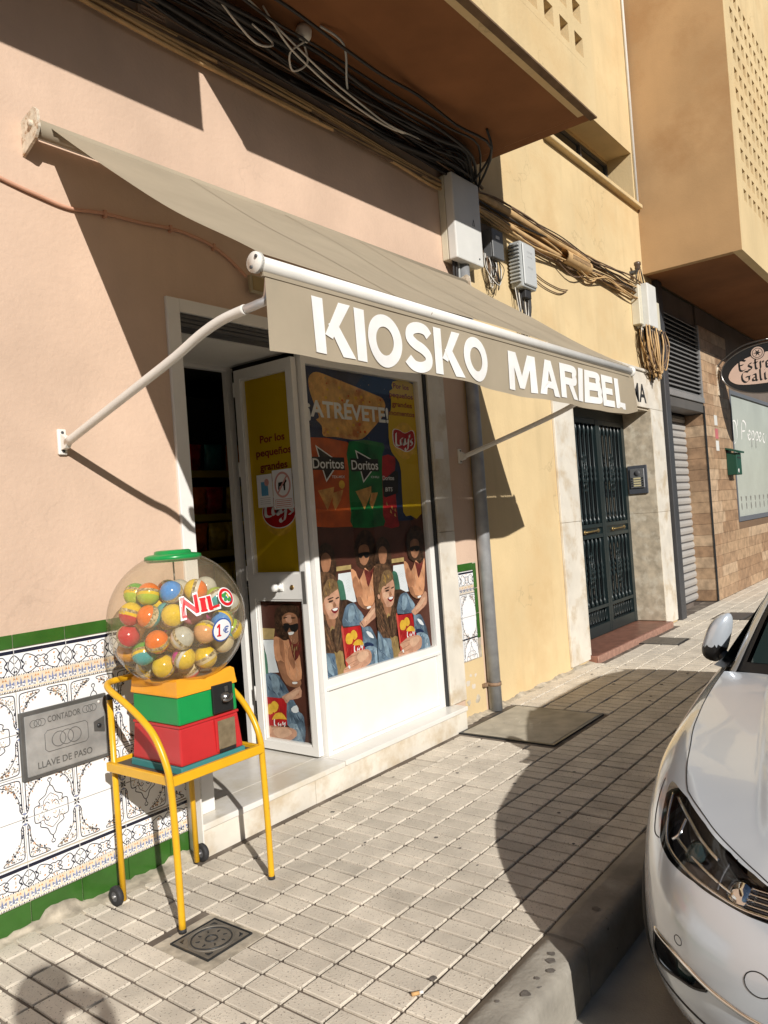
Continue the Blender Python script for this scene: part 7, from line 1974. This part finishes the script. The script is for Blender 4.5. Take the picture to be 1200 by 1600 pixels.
SB_S = [0.900, 0.922, 0.946, 0.970, 0.996, 1.001, 0.990, 0.988, 1.0, 1.015, 1.01, 1.0, 1.0, 1.0]
def inside(poly, x, y):
    r = np.zeros(x.shape, bool)
    n = len(poly)
    for i in range(n):
        x0, y0 = poly[i]; x1, y1 = poly[(i + 1) % n]
        c = ((y0 > y) != (y1 > y)) & (x < (x1 - x0) * (y - y0) / (y1 - y0 + 1e-12) + x0)
        r ^= c
    return r
def snap(poly, t, s, m):
    """move the grid points on a region's rim exactly onto its outline"""
    P0 = np.array(poly); P1 = np.roll(P0, -1, 0)
    for i, j in zip(*np.where(m)):
        p = np.array([t[i, j], s[i, j]])
        d = P1 - P0
        k = np.clip(((p - P0) * d).sum(1) / (d * d).sum(1), 0, 1)
        q = P0 + d * k[:, None]
        b = np.argmin(((q - p) ** 2).sum(1))
        t[i, j], s[i, j] = q[b]
NT, NS1, NS2 = 190, 110, 46
tt_ = np.linspace(0, 1, NT); ss_ = np.concatenate([np.linspace(0, 1, NS1), 1 + np.linspace(0, 1, NS2)[1:]])
TT, SS = np.meshgrid(tt_, ss_, indexing='ij')
fin = lambda G: (G[:-1, :-1] + G[1:, :-1] + G[1:, 1:] + G[:-1, 1:]) / 4
ft0, fs0 = fin(TT), fin(SS)
cls = np.zeros(ft0.shape, int)                              # 0 body, 1 bonnet, 2 lamp, 3 fog, 4 grille, 5 intake, 9 open
cls[fs0 > np.interp(ft0, SB_T, SB_S)] = 1
cls[(cls == 1) & (ft0 > 0.944)] = 9
for k, poly in ((2, HL), (3, FOG), (4, GRILLE), (5, INTAKE)):
    cls[inside(poly, ft0, fs0)] = k
fa, flt, fz_ = car_pt(ft0, fs0)
cls[(fs0 < 1) & (np.hypot(fa - 0.86, fz_ - 0.315) < 0.350) & (flt > 0.6)] = 9
TS, S2 = TT.copy(), SS.copy()
for k, poly in ((2, HL), (3, FOG), (4, GRILLE), (5, INTAKE)):
    near = np.zeros(TT.shape, bool); far_ = np.zeros(TT.shape, bool)
    I = cls == k
    for di in (0, 1):
        for dj in (0, 1):
            near[di:NT - 1 + di, dj:S2.shape[1] - 1 + dj] |= I
            far_[di:NT - 1 + di, dj:S2.shape[1] - 1 + dj] |= ~I
    snap(poly, TS, S2, near & far_)
def car_patch(k, name, m, parent, off=0.0, smooth=True):
    """both halves of a body region, optionally set inwards"""
    obs = []
    A_, L_, Z_ = car_pt(TS, S2)
    if off:
        e = 0.004
        a1, l1, z1 = car_pt(np.clip(TS + e, 0, 1), S2); a0, l0, z0 = car_pt(np.clip(TS - e, 0, 1), S2)
        a3, l3, z3 = car_pt(TS, np.clip(S2 + e, 0, 2)); a2, l2, z2 = car_pt(TS, np.clip(S2 - e, 0, 2))
        u = np.stack([a1 - a0, l1 - l0, z1 - z0], -1); v = np.stack([a3 - a2, l3 - l2, z3 - z2], -1)
        n = np.cross(u, v); n /= np.linalg.norm(n, axis=-1, keepdims=True) + 1e-9
        sg_ = np.sign((n * np.stack([A_ - 1.2, L_, Z_ - 0.3], -1)).sum(-1, keepdims=True))
        n = n * sg_
        A_, L_, Z_ = A_ - off * n[..., 0], L_ - off * n[..., 1], Z_ - off * n[..., 2]
    I, J = np.where(cls == k)
    for side in (1, -1):
        X, Y, Z = car_world(A_, L_ * side, Z_)
        ids = {}; vs = []; fs = []
        def vid(i, j):
            q = ids.get((i, j))
            if q is None:
                q = ids[(i, j)] = len(vs); vs.append((X[i, j], Y[i, j], Z[i, j]))
            return q
        for i, j in zip(I, J):
            f = [vid(i, j), vid(i + 1, j), vid(i + 1, j + 1), vid(i, j + 1)]
            fs.append(f if side > 0 else f[::-1])
        mb = MB(); mb.add(vs, fs, 0, smooth)
        obs.append(mb)
    return obs
def both(k, name, m, parent, off=0.0):
    a, b = car_patch(k, name, m, parent, off)
    n = len(a.v)
    a.v += b.v; a.f += [[n + i for i in f] for f in b.f]; a.m += b.m; a.sm += b.sm
    me = a.mesh(name, m)
    bm = bmesh.new(); bm.from_mesh(me); bmesh.ops.remove_doubles(bm, verts=bm.verts, dist=0.0004); bmesh.ops.recalc_face_normals(bm, faces=bm.faces); bm.to_mesh(me); bm.free()
    return link(name, me, parent)
body = both(0, 'body', SILV, car)
both(1, 'bonnet', SILV, car)
def surf_line(P, r, m, name, parent, lift=0.0, seg=6, n=6, side=1):
    Q = smooth_path([(p[0], p[1], 0) for p in P], n)
    pts = []
    for q in Q:
        a, l, z = car_pt(np.array(q.x), np.array(q.y))
        X, Y, Z = car_world(float(a) - lift, float(l) * side, float(z))
        pts.append((X, Y, Z))
    return MB().tube(pts, r, seg).build(name, m, parent)
for sd_ in (1, -1):
    i0 = 0 if sd_ > 0 else 1
    hb = car_patch(2, 'headlight', LENS, car, 0.0)[i0].build('headlight', LENS, car)
    car_patch(2, 'lamp_bowl', LBOWL, hb, 0.045)[i0].build('lamp_bowl', LBOWL, hb)
    def onl(t, s, off):
        e = 0.003
        p = np.array([float(q) for q in car_pt(np.array(t), np.array(s))])
        u = np.array([float(q) for q in car_pt(np.array(t + e), np.array(s))]) - p
        v = np.array([float(q) for q in car_pt(np.array(t), np.array(s + e))]) - p
        n = np.cross(u, v); n /= np.linalg.norm(n)
        if n @ (p - np.array([1.2, 0, 0.3])) < 0: n = -n
        p = p - n * off
        return Vector(car_world(p[0], p[1] * sd_, p[2]))
    def lbar(P, off, r, m, nm):
        Q = smooth_path([(p[0], p[1], 0) for p in P], 6)
        MB().tube([onl(q.x, q.y, off) for q in Q], r, 6).build(nm, m, hb)
    lbar([(0.51, 0.935), (0.46, 0.868), (0.425, 0.835), (0.36, 0.843), (0.30, 0.850), (0.24, 0.843), (0.18, 0.850)], 0.012, 0.0055, CCHR, 'light_strip')
    lbar([(0.50, 0.945), (0.44, 0.955), (0.38, 0.955), (0.32, 0.952)], 0.020, 0.006, CCHR, 'light_strip')
    lbar([(0.43, 0.88), (0.37, 0.895), (0.31, 0.895), (0.26, 0.88)], 0.022, 0.005, CCHR, 'light_strip')
    lbar([(0.44, 0.945), (0.425, 0.90), (0.43, 0.86)], 0.02, 0.006, CCHR, 'light_strip')
    lbar([(0.30, 0.965), (0.295, 0.91), (0.29, 0.865)], 0.022, 0.005, LBOWL, 'divider')
    for (t, s, r) in ((0.375, 0.918, 0.030), (0.255, 0.905, 0.034)):
        c = onl(t, s, 0.030); d = (onl(t, s, 0.0) - c).normalized()
        mb = MB().lathe([(1.25 * r, -0.004), (1.15 * r, 0.004), (r, 0.004), (r * 0.85, 0.010), (r * 0.5, 0.016), (0.0005, 0.018)], (0, 0, 0), 'z', 24)
        o = mb.build('projector_lens', CGLS if t > 0.3 else CCHR, hb)
        o.matrix_parent_inverse = Matrix.Translation(-total_loc(hb)); 
        o.matrix_basis = Matrix.Translation(c) @ d.to_track_quat('Z', 'Y').to_matrix().to_4x4()
    for k in range(9):
        s0 = 0.848 + 0.010 * k
        lbar([(0.238, s0), (0.205, s0 + 0.004), (0.185, s0 + 0.004)], 0.018, 0.0028, LBOWL if k % 2 else CCHR, 'reflector_rib')
    car_patch(3, 'fog_recess', CBLK, car, 0.030)[i0].build('fog_recess', CBLK, car)
    ring = smooth_path([(p[0], p[1], 0) for p in FOG], 3, True)
    MB().tube([onl(q.x, q.y, 0.0) for q in ring], 0.004, 6, closed=True).build('fog_surround', CBLK, car)
    c = onl(0.318, 0.435, 0.022); d = (onl(0.318, 0.435, 0.0) - c).normalized()
    o = MB().lathe([(0.040, -0.006), (0.038, 0.004), (0.020, 0.009), (0.0005, 0.010)], (0, 0, 0), 'z', 24).build('fog_lamp', CGLS, car)
    o.matrix_basis = Matrix.Translation(c) @ d.to_track_quat('Z', 'Y').to_matrix().to_4x4()
    surf_line([(0.386, 0.486), (0.335, 0.502), (0.299, 0.488), (0.263, 0.456), (0.232, 0.434), (0.204, 0.417), (0.15, 0.405), (0.0, 0.40)], 0.0065, CCHR, 'chrome_strip', car, 0.001, 8, 6, sd_)
    surf_line(list(zip(SB_T[:-1], SB_S[:-1])), 0.0018, SEAM, 'panel_gap', car, 0.0, 6, 6, sd_)
    surf_line([(0.553, 0.92), (0.500, 0.832), (0.470, 0.80), (0.447, 0.815)], 0.0020, SEAM, 'panel_gap', car, 0.0, 6, 6, sd_)
    surf_line([(0.425, 0.258), (0.351, 0.281), (0.307, 0.271), (0.26, 0.245), (0.2, 0.235)], 0.0035, SEAM, 'panel_gap', car, 0.0, 6, 6, sd_)
    if sd_ > 0:
        surf_line([(0.2 + 0.017 * math.cos(a), 0.585 + 0.052 * math.sin(a)) for a in np.linspace(0, 2 * math.pi, 13)], 0.0016, SEAM, 'tow_cover_gap', car, 0.0, 6, 3)
    surf_line([(0.321 + 0.008 * math.cos(a), 0.572 + 0.020 * math.sin(a)) for a in np.linspace(0, 2 * math.pi, 9)], 0.0013, SEAM, 'parking_sensor', car, 0.0, 6, 3, sd_)
both(4, 'grille', CBLK, car, 0.02)
both(5, 'lower_intake', CBLK, car, 0.03)
surf_line([(0.0, 0.845), (0.08, 0.85), (0.148, 0.862)], 0.006, CCHR, 'grille_bar', car); surf_line([(0.0, 0.845), (0.08, 0.85), (0.148, 0.862)], 0.006, CCHR, 'grille_bar', car, side=-1)
# rear body, greenhouse, wheels
CW = lambda a, l, z: car_world(a, l, z)
hs = np.linspace(0, 1, 26)
sec_a, sec_l, sec_z = car_pt(np.ones(26), hs)
AST = [(1.5, 1.0, 1.0), (2.2, 1.0, 1.02), (3.0, 0.995, 1.03), (3.5, 0.98, 1.03), (3.85, 0.94, 1.02), (4.08, 0.86, 1.0), (4.20, 0.74, 0.98), (4.25, 0.60, 0.95), (4.258, 0.0, 0.95)]
dens = []
for (p, q) in zip(AST, AST[1:]):
    m_ = max(2, int((q[0] - p[0]) / 0.045))
    for k in range(m_):
        w = k / m_; dens.append(tuple(p[i] + (q[i] - p[i]) * w for i in range(3)))
dens.append(AST[-1])
for sd_ in (1, -1):
    rb = MB(); k0 = 0
    rows = [[CW(a_, sec_l[i] * kl * sd_, 0.17 + (sec_z[i] - 0.17) * kz) for i in range(26)] for (a_, kl, kz) in dens]
    rb.v = [p for r in rows for p in r]
    for i in range(len(rows) - 1):
        for j in range(25):
            am = (dens[i][0] + dens[i + 1][0]) / 2; zm = (sec_z[j] + sec_z[j + 1]) / 2
            if math.hypot(am - 3.49, zm - 0.315) < 0.350 and dens[i][1] > 0.7:
                continue
            rb.f.append([i * 26 + j, i * 26 + j + 1, (i + 1) * 26 + j + 1, (i + 1) * 26 + j]); rb.m.append(0); rb.sm.append(True)
    rb.build('side_panel', SILV, car)
bt = 0.985
wbl = lambda u: (1.40 - 0.15 * (1 - abs(u) ** 2.2), 0.745 * u, 0.972 + 0.012 * (1 - u * u))
wtl = lambda u: (2.06 - 0.09 * (1 - u * u), 0.575 * u, 1.395 + 0.055 * (1 - u * u))
def wsc(u, v, d=0.0):
    p, q = np.array(wbl(u)), np.array(wtl(u))
    r = p + (q - p) * v
    b = 0.030 * math.sin(math.pi * v)
    return CW(r[0] - b * 0.5 - d * 0.5, r[1], r[2] + b + d)
ug = np.linspace(-1, 1, 41)
gh = MB().grid([[wsc(u, v) for u in ug if abs(u) <= 0.93] for v in np.linspace(0.06, 0.94, 16)]).build('windscreen', CGLS, car)
fr_ = MB()
fr_.grid([[wsc(u, v, -0.002) for u in ug] for v in np.linspace(0.0, 0.062, 4)]); fr_.grid([[wsc(u, v, -0.002) for u in ug] for v in np.linspace(0.938, 1.0, 3)])
for s_ in (-1, 1):
    fr_.grid([[wsc(s_ * u, v, -0.001) for u in (0.925, 0.945, 0.965)] for v in np.linspace(0, 1, 16)])
fr_.build('windscreen_surround', CBLK, car)
cw_ = MB()
cw_.grid([[CW(wbl(u)[0] + d, wbl(u)[1], wbl(u)[2] + e) for u in ug] for d, e in ((-0.03, -0.012), (0.0, -0.006), (0.04, 0.012))])
cw_.build('cowl', CBLK, car)
for s_ in (-1, 1):
    ap = MB()
    rows = []
    for v in np.linspace(-0.03, 1.0, 18):
        p = np.array(wbl(s_ * 0.955)) + (np.array(wtl(s_ * 0.955)) - np.array(wbl(s_ * 0.955))) * v
        p[2] += 0.030 * math.sin(math.pi * max(0, v))
        rows.append([CW(p[0] - 0.01, p[1], p[2] + 0.004), CW(p[0] + 0.02, p[1] + s_ * 0.018, p[2] + 0.012), CW(p[0] + 0.05, p[1] + s_ * 0.034, p[2] + 0.004), CW(p[0] + 0.08, p[1] + s_ * 0.042, p[2] - 0.012)])
    ap.grid(rows).build('windscreen_pillar', SILV, car)
    sw = MB()
    rows = []
    for w in np.linspace(0, 1, 20):
        a_ = 1.50 + 2.25 * w
        top_z = 0.985 + (1.40 - 0.985) * min(1, w / 0.27) if w < 0.27 else 1.40 - 0.10 * max(0, (w - 0.7) / 0.3) ** 2
        top_l = 0.80 - 0.225 * min(1, w / 0.27)
        rows.append([CW(a_, s_ * (0.80 + (top_l - 0.80) * k), 0.985 + (top_z - 0.985) * k) for k in np.linspace(0, 1, 8)])
    sw.grid(rows).build('side_window', CGLS, car)
    cr = MB()
    rows = []
    for w in np.linspace(0, 1, 12):
        a_ = 1.40 + 2.7 * w
        rows.append([CW(a_, s_ * 0.765, 0.978 + 0.012 * min(1, w * 6)), CW(a_, s_ * 0.805, 0.990)])
    cr.grid(rows).build('belt_line', CBLK, car)
rf = MB()
rows = []
for w in np.linspace(0, 1, 22):
    a_ = 2.03 + 1.75 * w
    zz = 1.395 + 0.03 * math.sin(math.pi * min(1, w * 1.2)) - 0.07 * w * w
    rows.append([CW(a_ - 0.09 * (1 - u * u) * (1 - w), 0.59 * u * (1 - 0.03 * w), zz + 0.055 * (1 - abs(u) ** 2.4) - (0.02 if abs(u) > 0.98 else 0)) for u in np.linspace(-1, 1, 25)])
rf.grid(rows).build('roof', SILV, car)
rg = MB()
rows = []
for w in np.linspace(0, 1, 10):
    a_ = 3.76 + 0.44 * w ** 0.8
    rows.append([CW(a_, (0.585 + 0.10 * w) * u, 1.335 - 0.36 * w + 0.05 * (1 - u * u) * (1 - w)) for u in np.linspace(-1, 1, 15)])
rg.grid(rows).build('rear_window', CGLS, car)
MB().grid([[CW(a_, l, 0.975) for l in (-0.80, 0, 0.80)] for a_ in (1.45, 4.2)]).build('parcel_shelf', CBLK, car)
fl_ = MB(); 
P8 = [CW(a_, l, z_) for z_ in (0.16, 0.30) for a_, l in ((0.22, -0.55), (0.22, 0.55), (4.0, 0.55), (4.0, -0.55))]
fl_.add(P8, [(0, 1, 2, 3), (4, 7, 6, 5), (0, 4, 5, 1), (1, 5, 6, 2), (2, 6, 7, 3), (3, 7, 4, 0)]).build('underbody', CBLK, car)
for a_ in (0.86, 3.49):
    for s_ in (-1, 1):
        c = Vector(CW(a_, s_ * 0.78, 0.315))
        wl_ = MB().lathe([(0.225, -0.095), (0.285, -0.10), (0.308, -0.085), (0.315, -0.05), (0.315, 0.05), (0.308, 0.085), (0.285, 0.10), (0.225, 0.095)], c, 'y', 40).build('wheel', TYRE, car)
        MB().lathe([(0.224, 0.09 * s_), (0.215, 0.06 * s_), (0.06, 0.075 * s_), (0.0005, 0.078 * s_)], c, 'y', 30).build('rim', ALLOY, wl_)
        for k in range(5):
            an = 2 * math.pi * k / 5
            MB().prism([(c.x + 0.05 * math.cos(an - 0.3), c.z + 0.05 * math.sin(an - 0.3)), (c.x + 0.21 * math.cos(an - 0.10), c.z + 0.21 * math.sin(an - 0.10)), (c.x + 0.21 * math.cos(an + 0.10), c.z + 0.21 * math.sin(an + 0.10)), (c.x + 0.05 * math.cos(an + 0.3), c.z + 0.05 * math.sin(an + 0.3))], 'y', c.y + s_ * 0.07, c.y + s_ * 0.088).build('spoke', ALLOY, wl_)
# door mirrors
for s_ in (1, -1):
    mc_ = np.array([1.68, 0.850, 1.058])
    mm = MB(); rows = []
    for i in range(15):
        ph = math.pi * i / 14
        row = []
        for j in range(25):
            th = 2 * math.pi * j / 24
            w_ = math.copysign(abs(math.cos(th)) ** 0.75, math.cos(th)); h_ = math.copysign(abs(math.sin(th)) ** 0.75, math.sin(th))
            r_ = math.sin(ph) ** 0.7
            d_ = -math.cos(ph)
            row.append(CW(mc_[0] + (0.055 * d_ if d_ < 0 else 0.022 * d_), s_ * (mc_[1] + 0.052 * w_ * r_ - 0.012 * d_ - 0.034 * h_ * r_), mc_[2] + 0.108 * h_ * r_ * (1 - 0.15 * w_)))
        rows.append(row)
    mo_ = mm.grid(rows)
    # the lower third of the housing is black
    for q, f in enumerate(mo_.f):
        zc = sum(mo_.v[i][2] for i in f) / 4 - ROAD
        mo_.m[q] = 1 if zc < mc_[2] - 0.030 else 0
    o = mo_.build('door_mirror', [SILV, CBLK], car)
    MB().tube(smooth_path([CW(1.68, s_ * 0.845, 0.985), CW(1.68, s_ * 0.81, 0.955), CW(1.68, s_ * 0.77, 0.935)], 4), [0.030] * 9, 8).build('mirror_foot', CBLK, o)
    MB().grid([[CW(1.692, s_ * (0.85 + x_ - 0.3 * z_), 1.058 + z_) for x_ in (-0.045, 0.045)] for z_ in (-0.07, 0.07)]).build('mirror_glass', CCHR, o)

# ------------------------------------------------------------------ the person taking the picture (only the shadow falls in view)
def skinned(name, pts, edges, m, parent=None, sub=2):
    me = bpy.data.meshes.new(name)
    me.from_pydata([p[0] for p in pts], edges, [])
    o = link(name, me, parent)
    me.materials.append(m)
    o.modifiers.new('skin', 'SKIN')
    me.skin_vertices.new() if hasattr(me.skin_vertices, 'new') and not me.skin_vertices else None
    if me.skin_vertices:
        for v, p in zip(me.skin_vertices[0].data, pts):
            v.radius = p[1] if isinstance(p[1], tuple) else (p[1], p[1])
        me.skin_vertices[0].data[0].use_root = True
    sb = o.modifiers.new('sub', 'SUBSURF'); sb.levels = sub; sb.render_levels = sub
    return o
FW = Vector((0.79, 0.613, 0)); RT = Vector((0.613, -0.79, 0))
def pp_(f, r, z):
    v = FW * f + RT * r + Vector((-0.03, -0.03, 0)); return (v.x, v.y, z)
SKINM = mat('person_skin', (0.50, 0.30, 0.22), 0.6, var=0.05)
SHM = mat('person_shirt', (0.10, 0.12, 0.17), 0.8, var=0.1)
HAIRM = mat('person_hair', (0.05, 0.03, 0.02), 0.6, var=0.1)
person = thing('person', (-0.25, -0.2, 0), 'person in dark clothes holding up a phone, seen only as a shadow', 'person')
pts = [(pp_(-0.30, 0, 0.90), (0.15, 0.11)), (pp_(-0.29, 0, 1.10), (0.14, 0.10)), (pp_(-0.28, 0, 1.30), (0.17, 0.11)), (pp_(-0.27, 0, 1.42), (0.09, 0.08)), (pp_(-0.25, 0, 1.49), 0.055), (pp_(-0.22, 0, 1.57), (0.075, 0.085)), (pp_(-0.22, 0, 1.66), (0.070, 0.080)),
       (pp_(-0.27, 0.17, 1.37), 0.065), (pp_(-0.20, 0.27, 1.16), 0.048), (pp_(-0.04, 0.13, 1.40), 0.038), (pp_(-0.27, -0.17, 1.37), 0.065), (pp_(-0.20, -0.27, 1.16), 0.048), (pp_(-0.05, -0.11, 1.36), 0.038),
       (pp_(-0.30, 0.10, 0.82), 0.085), (pp_(-0.27, 0.11, 0.46), 0.055), (pp_(-0.32, 0.12, 0.08), 0.042), (pp_(-0.19, 0.13, 0.03), 0.035), (pp_(-0.30, -0.10, 0.82), 0.085), (pp_(-0.28, -0.11, 0.46), 0.055), (pp_(-0.33, -0.12, 0.08), 0.042), (pp_(-0.20, -0.13, 0.03), 0.035)]
ed = [(0, 1), (1, 2), (2, 3), (3, 4), (4, 5), (5, 6), (2, 7), (7, 8), (8, 9), (2, 10), (10, 11), (11, 12), (0, 13), (13, 14), (14, 15), (15, 16), (0, 17), (17, 18), (18, 19), (19, 20)]
skinned('body', pts, ed, SHM, person)
for s_ in (1, -1):
    w = pp_(-0.04, 0.13, 1.40) if s_ > 0 else pp_(-0.05, -0.11, 1.36)
    hp = [(w, 0.030), (pp_(-0.035, s_ * 0.105, 1.47), (0.038, 0.018))]
    he = [(0, 1)]
    for k in range(4):
        i = len(hp)
        hp += [(pp_(-0.03 + 0.0 * k, s_ * (0.105 + 0.010 - 0.0 * k), 1.495 + 0.014 * k - 0.02), 0.009), (pp_(-0.022, s_ * 0.088, 1.505 + 0.013 * k - 0.025), 0.0085), (pp_(-0.035, s_ * 0.068, 1.507 + 0.013 * k - 0.025), 0.008)]
        he += [(1, i), (i, i + 1), (i + 1, i + 2)]
    i = len(hp)
    hp += [(pp_(-0.06, s_ * 0.10, 1.46), 0.010), (pp_(-0.058, s_ * 0.07, 1.475), 0.009)]
    he += [(1, i), (i, i + 1)]
    skinned('hand', hp, he, SKINM, person, 1)
hr = MB().lathe([(0.001, 0.105), (0.05, 0.095), (0.082, 0.06), (0.092, 0.01), (0.088, -0.04), (0.075, -0.06)], pp_(-0.235, 0, 1.635), 'z', 20).build('hair', HAIRM, person)
ph = MB()
c = [pp_(-0.042, r, z) for r, z in ((-0.075, 1.478), (0.075, 1.478), (0.075, 1.552), (-0.075, 1.552))] + [pp_(-0.034, r, z) for r, z in ((-0.075, 1.478), (0.075, 1.478), (0.075, 1.552), (-0.075, 1.552))]
ph.add(c, [(0, 1, 2, 3), (7, 6, 5, 4), (0, 4, 5, 1), (1, 5, 6, 2), (2, 6, 7, 3), (3, 7, 4, 0)])
tag(ph.build('phone', BLACK), 'black phone held up by the person taking the picture', 'phone')
